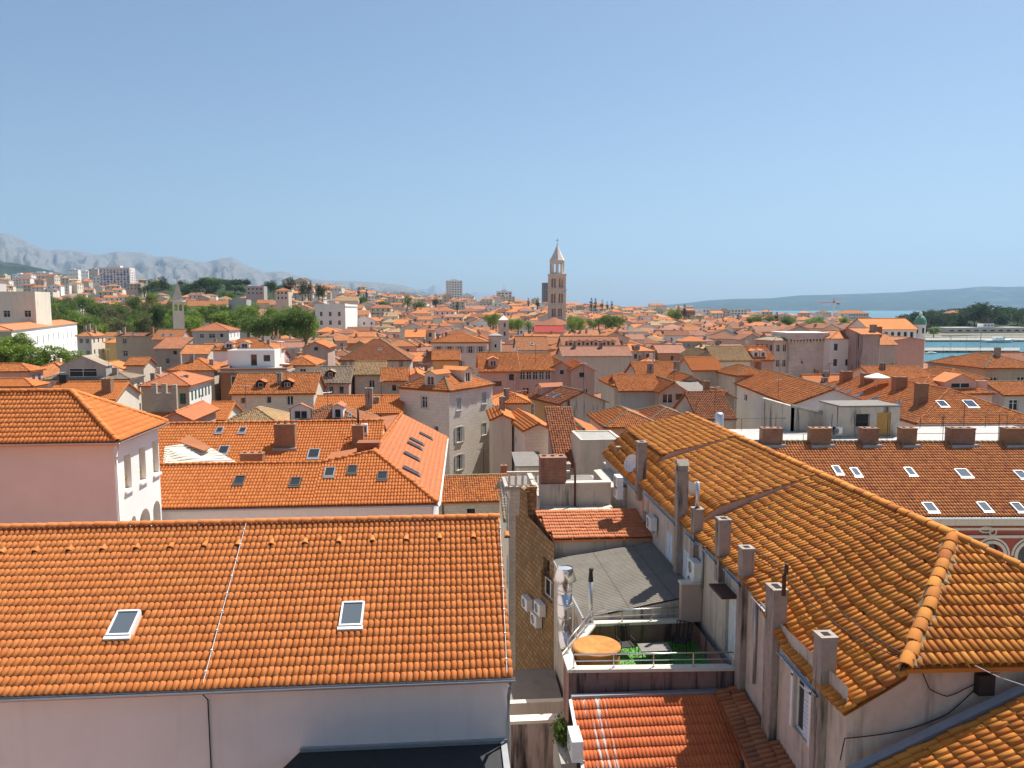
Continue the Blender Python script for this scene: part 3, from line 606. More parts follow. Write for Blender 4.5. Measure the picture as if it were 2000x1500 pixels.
def dormer(T_, L, ex, ey, dm, w, d, hf, wall, rm):
    fx, y0, a, hh = dm[:4]; face = dm[4] if len(dm) > 4 else 'f'; wm = dm[5] if len(dm) > 5 else wall
    if face == 'f': X = fx*w; K = lambda p: L((X+p[0], y0+p[1], p[2])); zf = lambda q: hf(X, y0+q); e1 = ex; o2 = lambda x, y: (X+x, y0+y)
    elif face == 'r': Y = fx*d; K = lambda p: L((w-y0-p[1], Y+p[0], p[2])); zf = lambda q: hf(w-y0-q, Y); e1 = ey
    else: Y = fx*d; K = lambda p: L((y0+p[1], Y-p[0], p[2])); zf = lambda q: hf(y0+q, Y); e1 = -ey
    zb = zf(0); zt = zb+hh; ln = 0
    while ln < 4 and zf(ln) < zt+a*.2 and zf(ln+.1) > zf(ln): ln += .1
    m = MB(); m.box(-a/2, -a/2+.08, .001, ln, zb-.3, zt, K); m.box(a/2-.08, a/2, .001, ln, zb-.3, zt, K)
    ww, wh = a*.6, hh*.72; O_ = K((-a/2, 0, 0)); facade(m, O_, e1, a, zb-.2, zt, [((a-ww)/2, zb+.1, ww, wh)], .1); m.poly([K((-a/2, 0, zt)), K((a/2, 0, zt)), K((0, 0, zt+a*.22))]); o_ = m.build('dormer', wm, T_)
    window(T_, O_, e1, (a-ww)/2, zb+.1, ww, wh, 'w', dep=.08, simple_=True)
    r_ = MB(); q = .15; zc = zt+a*.22+.05
    for sg in (-1, 1):
        P = [K((sg*(a/2+q), -q, zt-.04)), K((0, -q, zc)), K((0, ln+.8, zc)), K((sg*(a/2+q), ln+.3, zt-.04))]
        if sg < 0: deck(r_, P, P[3], P[0], .06)
        else: deck(r_, P, P[0], P[3], .06)
    r_.build('dormer_roof', rm, o_)
# ================================================================== foreground
def plane_hit(u, v, P, n):
    k = ray(u, v); n = np.asarray(n, float); return CO+k*(((np.asarray(P)-CO)@n)/(k@n))
def npl(a, b_, c):
    n = np.cross(np.array(b_)-a, np.array(c)-a); n = n/np.linalg.norm(n); return n if n[2] > 0 else -n
def gutter_run(parent, P, r=.085, name='gutter', mat='gutter'):
    """open half-round channel along a polyline"""
    m = MB(); P = [Vector([float(c) for c in p]) for p in P]; d = (P[-1]-P[0]).normalized(); sd_ = d.cross(Vector((0, 0, 1))).normalized(); n = 7; rings = []
    for p in P: rings.append([p+sd_*math.cos(math.pi+math.pi*k/n)*r+Vector((0, 0, 1))*math.sin(math.pi+math.pi*k/n)*r for k in range(n+1)])
    for a, b_ in zip(rings, rings[1:]):
        for k in range(n): m.poly([a[k], a[k+1], b_[k+1], b_[k]]); m.poly([a[k]*1.0+Vector((0, 0, .012)), b_[k]+Vector((0, 0, .012)), b_[k+1]+Vector((0, 0, .012)), a[k+1]+Vector((0, 0, .012))])
    m.tube([P[0]+sd_*r, P[-1]+sd_*r], .014, 5); m.tube([P[0]-sd_*r, P[-1]-sd_*r], .014, 5)
    return m.build(name, mat, parent)
def pipe(parent, pts, r=.05, mat='gutter', name='downpipe', n=8):
    return MB().tube(pts, r, n).build(name, mat, parent, smooth=True)
# ---------------------------------------------------------------- A: long house with the big orange roof
AX0, AX1, AYE, AZE, AYR, AZR = -27.0, 1.78, 21.6, 14.2, 28.0, 17.2
TA = thing('long_house', 'long pale plastered house with wide bright orange tiled roof filling the lower left', 'house', (-12, 28, 0)); FOOT.append((-12, 28, 15))
m = MB()
facade(m, (AX0, AYE+.38), (1, 0), AX1-.12-AX0, -1, 14.12, []); facade(m, (AX1-.12, AYE+.38), (0, 1), 12.0, -1, 14.12, [(4.2, 9.2, .8, 1.3), (7.6, 9.2, .8, 1.3)]); facade(m, (AX1-.12, AYE+12.38), (-1, 0), AX1-.12-AX0, -1, 14.12, [])
m.poly([(AX1-.12, AYE+.38, 14.12), (AX1-.12, AYE+12.38, 14.12), (AX1-.12, AYR, AZR-.12)]); m.build('wall', 'wall_grey', TA)
for x in (4.2, 7.6): window(TA, (AX1-.12, AYE+.38), (0, 1), x, 9.2, .8, 1.3, 's', smat='shutter_grey')
fa = [(AX0, AYE, AZE), (AX1, AYE, AZE), (AX1, AYR, AZR), (AX0, AYR, AZR)]; nA = npl(np.array(fa[0]), fa[1], fa[2]); dz = np.array([0, 0, -.07])
m = MB(); deck(m, [np.array(p)+dz for p in fa], np.array(fa[0])+dz, np.array(fa[1])+dz); fb = [(AX1, 34.4, AZE), (AX0, 34.4, AZE), (AX0, AYR, AZR), (AX1, AYR, AZR)]; deck(m, [np.array(p)+dz for p in fb], np.array(fb[0])+dz, np.array(fb[1])+dz)
RA = m.build('roof', 'tile_new', TA)
SKA = [plane_hit(243, 1222, fa[0], nA), plane_hit(688, 1204, fa[0], nA)]; TA_ = np.array([0, AYR-AYE, AZR-AZE]); TA_ = TA_/np.linalg.norm(TA_)
A0 = np.array([-20.0, AYE, AZE]); fat = [A0, fa[1], fa[2], (-20.0, AYR, AZR)]
sk = [(p[0]+20-.42, p[0]+20+.42, (p-A0)@TA_-.55, (p-A0)@TA_+.5) for p in SKA]
tile_field(RA, fat, A0, fa[1], 'new', 'tile_new', nobj=300, jit=.28, skip=sk)
ridge_tiles(RA, (-20, AYR, AZR+.02), (AX1, AYR, AZR+.02), 'tile_new', r=.15, step=.40, jit=.5, lift=.06)
for p in SKA: skylight(TA, p, (1, 0, 0), TA_, .72, .98, fmat='frame_white', pmat='pane_sky')
vent_me = None
for k in range(17):
    p = plane_hit(990-k*65.5, 1046+k*2.05, fa[0], nA); S_ = Vector((1, 0, 0)); T_ = Vector(TA_.tolist()); n_ = S_.cross(T_)
    if vent_me is None:
        v_ = MB(); hood = []
        for j in range(7): a = math.pi*j/6; hood.append((math.cos(a)*.095, math.sin(a)*.07))
        for j in range(6): v_.poly([(hood[j][0], -.17, hood[j][1]+.045), (hood[j+1][0], -.17, hood[j+1][1]+.045), (hood[j+1][0]*.8, .18, hood[j+1][1]*.6), (hood[j][0]*.8, .18, hood[j][1]*.6)])
        vent_me = v_.mesh('vent_tile'); vent_me.materials.append(MATS['tile_new']); h_ = MB(); h_.poly([(x, -.15, z+.055) for x, z in hood]); h_.poly([(-.11, -.16, .06), (.11, -.16, .06), (.11, -.15, -.01), (-.11, -.15, -.01)]); hole_me = h_.mesh('opening'); hole_me.materials.append(MATS['soot_and_shade'])  # flat black mouth paints the shade under the hood
    M = Matrix(((S_.x, T_.x, n_.x, p[0]), (S_.y, T_.y, n_.y, p[1]), (S_.z, T_.z, n_.z, p[2]), (0, 0, 0, 1))) @ Matrix.Translation((0, 0, .03))
    o_ = link('vent_tile', vent_me, TA, mw=M); link('opening', hole_me, o_)
gutter_run(TA, [(AX0, AYE-.07, AZE-.03), (AX1+.05, AYE-.07, AZE-.03)])
pipe(TA, [(AX1-.1, AYE-.07, AZE-.1), (AX1-.1, AYE-.05, AZE-.3), (AX1-.12, AYE+.27, AZE-.7), (AX1-.12, AYE+.28, AZE-1.6), (AX1-.12, AYE+.28, 5)], .055)
def conductor(parent, pts, cl_n, r=.012, mat='cable_pale', name='lightning_conductor', clip='clip'):
    o_ = MB().tube(pts, r, 5).build(name, mat, parent); P = [np.array(p, float) for p in pts]; seg = P[-1]-P[0]
    for k in range(cl_n):
        q = P[0]+seg*(k+.5)/cl_n; b_ = MB(); b_.box(q[0]-.025, q[0]+.025, q[1]-.03, q[1]+.03, q[2]-.06, q[2]+.03); b_.build(clip, 'white_plastic', o_)
    return o_
off = nA*.14
conductor(TA, [plane_hit(482, 1026, fa[0], nA)+off, plane_hit(398, 1340, fa[0], nA)+off], 9)
conductor(TA, [plane_hit(976, 1020, fa[0], nA)+off, plane_hit(990, 1320, fa[0], nA)+off], 7)
q = plane_hit(398, 1340, fa[0], nA); pipe(TA, [(q[0], AYE-.05, AZE-.12), (q[0]+.02, AYE+.33, AZE-.5), (q[0]+.05, AYE+.355, 8)], .02, 'cable', 'down_conductor', 6)
# lower dark flat roof in front of A
z_an = 11.95; TF_ = thing('flat_roof_annex', 'low annex with black bitumen flat roof below the long pale wall', 'annex', (-1, 20, 0)); FOOT.append((-1, 19, 4))
m = MB(); m.poly([(-6.2, 18.0, z_an), (1.5, 18.0, z_an), (1.55, 21.93, z_an+.05), (-4.5, 21.93, z_an+.05)]); m.build('roof', 'membrane', TF_)
m = MB(); m.poly([(-6.2, 18.0, -1), (1.5, 18.0, -1), (1.5, 18, z_an-.02), (-6.2, 18, z_an-.02)]); m.poly([(1.5, 18.0, -1), (1.55, 21.93, -1), (1.55, 21.93, z_an), (1.5, 18, z_an-.02)]); m.poly([(-4.5, 21.93, -1), (-6.2, 18, -1), (-6.2, 18, z_an-.02), (-4.5, 21.93, z_an)]); m.build('wall', 'wall_dirty', TF_)
m = MB(); m.box(-4.5, 1.6, 21.86, 21.97, z_an+.02, z_an+.16); m.box(1.42, 1.6, 18.0, 21.85, z_an-.05, z_an+.12); m.build('flashing', 'gutter', TF_)
# ---------------------------------------------------------------- B: tall white house with hip roof at left
BX, BY0, BY1, BZ = -15.57, 36.93, 43.2, 18.8; apex = np.array([-19.0, 40.05, 20.85])
TB = thing('white_hip_house', 'tall white house with orange hip roof, three tall openings and arches on its sunlit side', 'house', (-22, 40, 0)); FOOT.append((-22, 40, 9))
bx = BX-.35; by0 = BY0+.35; by1 = BY1-.35
ops = []
for (ua, va), (ub, vb_) in (((241.5, 888), (258, 949)), ((270.5, 874), (286, 933)), ((297, 860), (311, 919))):
    a = ax(ua, va, bx); b_ = ax(ub, vb_, bx); y_a, y_b = sorted((a[1], b_[1])); ops.append((y_a-by0, b_[2]-.08, y_b-y_a, a[2]-b_[2]))
zt = ax(285, 992, bx)[2]
for ua, ub in ((256, 265), (272, 293), (299, 313.5)):
    a = ax(ua, 1000, bx); b_ = ax(ub, 1000, bx); ops.append((a[1]-by0, 9.5, b_[1]-a[1], zt-9.5, 'arch'))
m = MB(); facade(m, (-32, by0), (1, 0), bx+32, -1, BZ-.1, []); facade(m, (bx, by1), (-1, 0), bx+32, -1, BZ-.1, []); m.build('wall', 'wall_white_shaded', TB); m = MB(); facade(m, (bx, by0), (0, 1), by1-by0, -1, BZ-.1, ops, .45); m.build('side_wall', 'wall_white', TB)  # one white house; front coat greyed to paint in its shaded side
m = MB(); m.box(bx-2.6, bx-2.5, by0+.05, by1-.05, 0, BZ-.3); m.box(bx-2.5, bx-.46, by0+.05, by1-.05, 12.6, 12.7); m.build('inner_wall', 'wall_yellow', TB)
for i, q in enumerate(ops[:3]):
    s_ = MB(); s_.box(bx-.1, bx+.12, by0+q[0]-.08, by0+q[0]+q[2]+.08, q[1]-.12, q[1]-.005); s_.build('sill', 'wall_white', TB)
    g_ = MB(); zz = q[1]+.02
    for k in range(3): g_.tube([(bx-.25, by0+q[0]+.08+k*(q[2]-.16)/2, zz), (bx-.25, by0+q[0]+.08+k*(q[2]-.16)/2, zz+.55)], .025, 5)
    g_.tube([(bx-.25, by0+q[0]+.02, zz+.55), (bx-.25, by0+q[0]+q[2]-.02, zz+.55)], .03, 5); g_.tube([(bx-.25, by0+q[0]+.02, zz+.28), (bx-.25, by0+q[0]+q[2]-.02, zz+.28)], .02, 5); g_.build('rail', 'yellow_rail', TB)
e0, e1, e2 = (-34, BY0, BZ), (BX, BY0, BZ), (BX, BY1, BZ); rl = (-34, 40.05, 20.85); e3 = (-34, BY1, BZ)
m = MB()
for P, a, b_ in (([e0, e1, apex, rl], e0, e1), ([e1, e2, apex], e1, e2), ([e2, e3, rl, apex], e2, e3)): deck(m, [np.array(p)+dz for p in P], np.array(a)+dz, np.array(b_)+dz)
RB = m.build('roof', 'tile_new', TB); e0b = (-26, BY0, BZ); rlb = (-26, 40.05, 20.85)
tile_field(RB, [e0b, e1, apex, rlb], e0b, e1, 'new', 'tile_new', nobj=220, jit=.28); tile_field(RB, [e1, e2, apex], e1, e2, 'new', 'tile_new', nobj=80, jit=.28)
ridge_tiles(RB, rlb, apex, 'tile_new', r=.15, step=.4); ridge_tiles(RB, e1, apex, 'tile_new', r=.15, step=.4); ridge_tiles(RB, e2, apex, 'tile_new', r=.15, step=.4)
gutter_run(TB, [(-30, BY0-.06, BZ-.05), (BX+.05, BY0-.06, BZ-.05)]); gutter_run(TB, [(BX+.06, BY0-.05, BZ-.05), (BX+.06, BY1, BZ-.05)])
pipe(TB, [(BX, BY0+.1, BZ-.1), (bx+.06, by0+.12, BZ-.8), (bx+.06, by0+.12, 6)], .045, 'white_paint')
# ---------------------------------------------------------------- C: L-shaped house with skylights behind A
CE, CR_ = np.array([-17.5, 43.2, 13.75]), np.array([-.78, 43.2, 13.95]); sC = .42
def zC(y): return 13.95+sC*(y-43.2)
apC = plane_hit(731, 882, (-.78, 43.2, 13.95), (0, -sC, 1)); rlC = plane_hit(325, 909, (-.78, 43.2, 13.95), (0, -sC, 1)); rmC = plane_hit(628, 905, (-.78, 43.2, 13.95), (0, -sC, 1)); rmC[2] = zC(rlC[1]); rmC[1] = rlC[1]
TC = thing('skylight_house', 'white walled house with long orange roof of five small skylights, beyond the foreground ridge', 'house', (-8, 48, 0)); FOOT += [(-8, 49, 9), (-4, 58, 7)]
eL, eR = np.array([-17.5, 43.2, 13.95]), np.array([-.78, 43.2, 13.95]); rl2 = np.array([-17.5, rlC[1], rlC[2]]); eRf = np.array([-.35, 66.0, 13.95]); apB = np.array([apC[0]+.6, 66.0, apC[2]])
m = MB(); fr = [eL, eR, apC, rmC, rl2]
deck(m, [p+dz for p in fr], eL+dz, eR+dz); deck(m, [p+dz for p in (eR, eRf, apB, apC)], eR+dz, eRf+dz); RC = m.build('roof', 'tile_new', TC)
TP = np.array([0, 1, sC]); TP = TP/np.linalg.norm(TP); nC = np.array([0, -sC, 1])/math.hypot(1, sC)
eM = np.array([rmC[0], 43.2, 13.95]); tile_field(RC, [eL, eM, rmC, rl2], eL, eM, 'new', 'tile_new', nobj=0, jit=.3); tile_field(RC, [eM, eR, apC, rmC], eM, eR, 'new', 'tile_new', nobj=0, jit=.3)
m = MB(); lw = [rmC+np.array([0, .05, 0]), apC, apB, np.array([rmC[0], 66, rmC[2]])]; deck(m, [p+dz for p in lw], lw[3]+dz, lw[0]+dz); bk = [rl2, rmC, np.array([rmC[0], 50.5, zC(rlC[1])-1.5]), np.array([-17.5, 50.5, zC(rlC[1])-1.5])]; deck(m, [p+dz for p in bk], bk[2]+dz, bk[3]+dz); m.build('rear_roof', 'tile_brown', TC)  # wing's left slope in browner tile to paint in its shading
tile_field(RC, [eR, eRf, apB, apC], eR, eRf, 'mid', 'tile_salmon', jit=.15)
ridge_tiles(RC, rl2, rmC, 'tile_new', r=.14, objs=False); ridge_tiles(RC, eR, apC, 'tile_new', r=.14, objs=False); ridge_tiles(RC, apC, apB, 'tile_new', r=.14, objs=False); ridge_tiles(RC, rmC, apC, 'tile_new', r=.14, objs=False)
m = MB(); facade(m, (-17.5, 43.5), (1, 0), 17.5-1.1, -1, 13.85, []); facade(m, (-1.1, 43.5), (0, 1), 22.5, -1, 13.85, [(1.2+2.6*k, 10.6, .9, 1.5) for k in range(7)]); m.build('wall', 'wall_white', TC)
for k in range(7): window(TC, (-1.1, 43.5), (0, 1), 1.2+2.6*k, 10.6, .9, 1.5, 'w')
gutter_run(TC, [(-17.5, 43.12, 13.85), (-.72, 43.12, 13.85)], .07); gutter_run(TC, [(-.7, 43.12, 13.85), (-.28, 66, 13.85)], .08, mat='white_paint')
for u, v, op in ((468, 941, 0), (577, 944, 0), (644, 925, 1), (688, 920, 0), (747, 932, 0)): skylight(TC, plane_hit(u, v, eL, nC), (1, 0, 0), TP, .62, .8 if not op else .9, fmat='frame_dark' if not op else 'flash', pmat='pane_dark')
nR = npl(eR, eRf, apB); TR = np.cross(nR, (eRf-eR)/np.linalg.norm(eRf-eR))
for u, v in ((830, 853), (812, 864), (808, 872), (802, 893), (801, 922)): skylight(TC, plane_hit(u, v, eR, nR), (eRf-eR)/np.linalg.norm(eRf-eR), TR, .7, 1.1, fmat='frame_dark', pmat='pane_dark')
q = plane_hit(747, 880, eR, nR); m = MB(); m.box(q[0]-1.6, q[0]-.2, q[1]-.2, q[1]+.9, q[2]-.3, q[2]+.55); m.build('roof_hatch', 'tile_brown', TC)
q = at(700, 870, 52); chimney(TC, q[0], q[1], 14.5, 17.2, .75, .75, 'brick_old'); q = at(712, 858, 53); m = MB(); m.box(q[0]-.22, q[0]+.22, q[1]-.2, q[1]+.2, 15, 17.1); o_ = m.build('vent_box', 'white_paint', TC); m = MB(); m.box(q[0]-.12, q[0]+.12, q[1]-.21, q[1]-.2, 16.55, 16.95); m.build('vent_opening', 'soot_and_shade', o_)  # vent opening is a black plate painting the shade inside
q = at(700, 838, 53); pipe(TC, [(q[0], q[1], 17), (q[0], q[1], 18.1)], .07, 'iron', 'stove_pipe')
# C2 behind with the broad brick chimney
TC2 = thing('long_roof_house', 'long house with orange roof, broad brick chimney and four large skylights', 'house', (-12, 54, 0)); FOOT.append((-12, 56, 8))
r0, r1 = np.array([-22.5, 54.6, 17.0]), np.array([-4.7, 54.6, 17.05]); f0, f1 = np.array([-22.5, 49.0, 14.5]), np.array([-4.7, 49.0, 14.55]); b0, b1 = np.array([-22.5, 60.0, 14.6]), np.array([-4.7, 60.0, 14.6])
m = MB(); deck(m, [p+dz for p in (f0, f1, r1, r0)], f0+dz, f1+dz); deck(m, [p+dz for p in (b1, b0, r0, r1)], b1+dz, b0+dz); RC2 = m.build('roof', 'tile_new', TC2); tile_field(RC2, [f0, f1, r1, r0], f0, f1, 'new', 'tile_new', jit=.3); ridge_tiles(RC2, r0, r1, 'tile_new', r=.14, objs=False)
m = MB(); facade(m, (-22.4, 49.3), (1, 0), 17.6, -1, 14.5, []); facade(m, (-4.8, 49.3), (0, 1), 10.5, -1, 14.5, []); m.poly([(-4.8, 49.3, 14.5), (-4.8, 59.8, 14.5), (-4.8, 54.6, 16.95)]); m.build('wall', 'wall_cream', TC2)
n2 = npl(f0, f1, r1); T2_ = np.cross(n2, (1, 0, 0)); T2_ = (r0-f0)/np.linalg.norm(r0-f0)
for u, v, a in ((429, 843, .55), (474, 843, .55), (437, 882, .75), (613, 889, .85)): skylight(TC2, plane_hit(u, v, f0, n2), (1, 0, 0), T2_, a*.9, a*1.2, pmat='pane_dark', fmat='gutter')
q = plane_hit(556, 878, f0, n2); o_ = chimney(TC2, q[0], q[1]+.4, q[2]-.5, 17.35, 1.35, .7, 'brick_old', cap='pots'); m = MB(); m.box(q[0]-.75, q[0]+.8, q[1]-.25, q[1]+.04, q[2]-.1, q[2]+.12); m.build('flashing', 'flash', o_)
q = plane_hit(498, 900, f0, n2); chimney(TC2, q[0], q[1]-.6, q[2]-.5, q[2]+.65, 1.4, .7, 'brick_old', cap='pots')
# cream lean-to between B and C
TL = thing('cream_leanto', 'cream corrugated lean-to roof wedged beside the tall white house', 'shed', (-14, 47, 0))
P = [az(318, 908, 15.62), az(470, 907, 15.6), az(392, 863, 16.5), az(322, 872, 16.5)]
m = MB(); deck(m, [P[0], P[1], P[2], P[3]], P[0], P[1], .12); m.build('roof', 'canvas', TL); rb = MB()
for k in range(9):
    f_ = (k+.5)/9; a = P[0]+(P[3]-P[0])*f_; b_ = P[1]+(P[2]-P[1])*f_; rb.tube([a+_Z*.02, b_+_Z*.02], .025, 4)
rb.build('rib', 'canvas', TL); b_ = az(368, 849, 16.9); c_ = az(348, 862, 16.62); e_ = az(398, 880, 16.3); m = MB(); deck(m, [c_, e_, az(413, 873, 16.4), b_], c_, e_, .06); m.build('tiled_patch', 'tile_brown', TL)
m = MB(); zb_ = min(p[2] for p in P)-.15
m.poly([(P[0][0], P[0][1], 0), (P[1][0], P[1][1], 0), tuple(P[1]-_Z*.13), tuple(P[0]-_Z*.13)]); m.poly([(P[1][0], P[1][1], 0), (P[2][0], P[2][1], 0), tuple(P[2]-_Z*.13), tuple(P[1]-_Z*.13)]); m.build('wall', 'wall_cream', TL)
# ---------------------------------------------------------------- R: long old roof on the right
TR_ = thing('old_roof_house', 'long old house with weathered orange barrel tile roof in three stepped sections, at right', 'house', (14, 30, 0)); FOOT += [(14, 22, 8), (14, 30, 8), (14, 38, 8)]
RXE, RXR = 9.2, 14.4
def zR_near(x, y):
    ze = 15.5+.9*np.clip((np.asarray(y)-19.8)/2.6, 0, 1)**1.0; return ze+(18.45-ze)*(np.asarray(x)-RXE)/(RXR-RXE)
def zR_mid(x, y):
    x = np.asarray(x); return np.where(x > 10.5, 18.47-(RXR-x)*.30, 16.42+(18.47-3.9*.30-16.42)*(x-RXE)/1.3)
def zR_far(x, y):
    x = np.asarray(x); return np.where(x > 10.7, 18.55-(RXR-x)*.235, 16.15+(18.55-3.7*.235-16.15)*(x-RXE)/1.5)
def warp_deck(m, poly, fn, nx=12, ny=8, drop=.07):
    xs = [p[0] for p in poly]; ys = [p[1] for p in poly]
    (x0, x1), (y0, y1) = (min(xs), max(xs)), (min(ys), max(ys))
    for i in range(nx):
        for j in range(ny):
            X = (x0+(x1-x0)*i/nx, x0+(x1-x0)*(i+1)/nx); Y = (y0+(y1-y0)*j/ny, y0+(y1-y0)*(j+1)/ny)
            q = [(X[0], Y[0]), (X[1], Y[0]), (X[1], Y[1]), (X[0], Y[1])]
            if poly is not None and len(poly) > 4:      # cut by the hip line
                q = [(x, max(y, hipy(x))) for x, y in q]
                if abs((q[2][1]-q[1][1]))+abs(q[3][1]-q[0][1]) < 1e-6: continue
            m.poly([(x, y, float(fn(x, y))-drop) for x, y in q])
HC = np.array([10.68, 16.57, 16.6]); HA = np.array([14.4, 20.5, 18.45]); HD = np.array([18.1, 16.3, 16.6])
def hipy(x): return 16.57 if x <= 10.68 else 16.57+(x-10.68)*(20.5-16.57)/(14.4-10.68)
m = MB(); near = [(RXE, 16.57), (10.68, 16.57), (14.4, 20.5), (14.4, 28.6), (RXE, 28.6)]
warp_deck(m, near, zR_near, 14, 14); warp_deck(m, [(RXE, 28.6), (14.4, 28.6), (14.4, 37.3), (RXE, 37.3)], zR_mid); warp_deck(m, [(RXE, 37.3), (14.4, 37.3), (14.4, 45.6), (RXE, 45.6)], zR_far)
deck(m, [HC+dz, HD+dz, HA+dz], HC+dz, HD+dz); far_e = [(19.6, 16.5, 16.3), (19.6, 45.6, 16.3), (14.4, 45.6, 18.4), (14.4, 20.5, 18.38)]; deck(m, [np.array(p)+dz for p in far_e], np.array(far_e[0])+dz, np.array(far_e[1])+dz); deck(m, [np.array(p)+dz for p in (HD, (19.6, 16.5, 16.3), HA)], HD+dz, np.array((19.6, 16.5, 16.3))+dz)
RR = m.build('roof', 'tile_old', TR_)
def tri3(pts, fn): return [(x, y, float(fn(x, y))) for x, y in pts]
def flat3(pts, s=.42): return [(x, y, 16+(x-RXE)*s) for x, y in pts]
P = flat3(near); tile_field(RR, P, P[4], P[0], 'old', 'tile_old', nobj=170, jit=1.0, warp=zR_near, rng=np.random.default_rng(3))
P = flat3([(RXE, 28.6), (14.4, 28.6), (14.4, 37.3), (RXE, 37.3)]); tile_field(RR, P, P[3], P[0], 'old', 'tile_old', nobj=0, jit=1.0, warp=zR_mid, rng=np.random.default_rng(4))
P = flat3([(RXE, 37.3), (14.4, 37.3), (14.4, 45.6), (RXE, 45.6)]); tile_field(RR, P, P[3], P[0], 'old', 'tile_old', nobj=0, jit=1.0, warp=zR_far, rng=np.random.default_rng(6))
tile_field(RR, [HC, HD, HA], HC, HD, 'old', 'tile_old', nobj=130, jit=.7, rng=np.random.default_rng(8))
ridge_tiles(RR, HC+np.array([-.1, -.1, -.02]), HA, 'tile_old', r=.16, step=.42, jit=1.5, lift=.07); ridge_tiles(RR, HD, HA, 'tile_old', r=.16, step=.42, jit=1.5, lift=.07)
for k in range(24):
    y0_ = 20.5+25.0*k/24; ridge_tiles(RR, (14.4, y0_, 18.45+.004*(y0_-20.5)), (14.4, y0_+25/24., 18.45+.004*(y0_+1-20.5)), 'tile_old', r=.16, step=.5, jit=1.5, lift=.07)
m = MB(); rg = random.Random(3)      # ragged mortar fillets along the hip
def zH(x, y): return 16.6+(y-16.57)*(18.45-16.6)/(20.5-16.57)
for sg in (-1, 1):
    prev = None
    for k in range(58):
        c_ = HC+(HA-HC)*k/57; dv = np.array([.70, -.72, 0])*sg; w1_ = rg.uniform(.14, .33); a_ = c_+dv*.09; b_ = c_+dv*w1_; b_[2] = float(zR_near(b_[0], b_[1]) if sg < 0 else zH(b_[0], b_[1]))+rg.uniform(.055, .10); a_[2] = c_[2]+.13
        if prev is not None: m.poly([prev[0], prev[1], b_, a_] if sg > 0 else [a_, b_, prev[1], prev[0]])
        prev = (a_, b_)
m.build('mortar_bed', 'mortar', TR_)
for y_, fa_, fb_, x_lo in ((28.6, zR_near, zR_mid, 10.0), (37.3, zR_mid, zR_far, 10.0)):
    m = MB(); xs = np.linspace(9.6, 14.35, 12)
    for a, b_ in zip(xs, xs[1:]): m.poly([(a, y_-.02, float(fa_(a, y_))-.1), (b_, y_-.02, float(fa_(b_, y_))-.1), (b_, y_-.02, float(fb_(b_, y_))+.05), (a, y_-.02, float(fb_(a, y_))+.05)])
    m.build('step_wall', 'wall_rose', TR_)
# left wall of R, opening positions measured along y
wx = 9.36; yb, ya = 45.4, 16.75
def wy(u, v): return ax(u, v, wx)
ops = []; spec = []
def r_open(uc, vt, vb_, wd, style, **kw):
    p = wy(uc, (vt+vb_)/2); zt_ = wy(uc, vt)[2]; zb_ = wy(uc, vb_)[2]; ops.append((yb-p[1]-wd/2, zb_, wd, zt_-zb_)); spec.append((style, kw))
r_open(1306, 1040, 1096, .95, 's', smat='shutter_blue'); r_open(1338, 1074, 1136, .95, 's', smat='shutter_blue'); r_open(1426, 1160, 1288, .95, 'door'); r_open(1566, 1302, 1440, .95, 'archw'); r_open(1262, 1000, 1045, .8, 'w', fmat='frame_dark'); r_open(1180, 905, 930, .9, 's', smat='shutter_grey')
m = MB(); facade(m, (wx, yb), (0, -1), yb-ya, -1, 16.05, [o_+(('arch',) if s_[0] == 'archw' else ()) for o_, s_ in zip(ops, spec)], .2)
cw = [(wx, y_, z_) for y_, z_ in ((ya, 15.45), (19.8, 15.45), (22.2, 16.3), (45.4, 16.1))]; m.poly([(wx, 45.4, 16.05), (wx, 22.1, 16.05), (wx, 22.3, 16.42), (wx, 37.3, 16.42), (wx, 45.4, 16.1)][::1])
facade(m, (wx, ya), (1, 0), 10.0, -1, 15.5, []); m.poly([(wx, ya, 15.5), (19.36, ya, 15.5), (19.36, ya, 16.35), (18.1, ya, 16.5), (10.7, ya, 16.5)]); facade(m, (19.36, ya), (0, 1), 28.65, -1, 16.2, []); facade(m, (19.36, 45.4), (-1, 0), 10, -1, 16.1, []); m.poly([(19.36, 45.4, 16.1), (wx, 45.4, 16.1), (14.4, 45.4, 18.35)])
m.build('wall', 'wall_right', TR_)
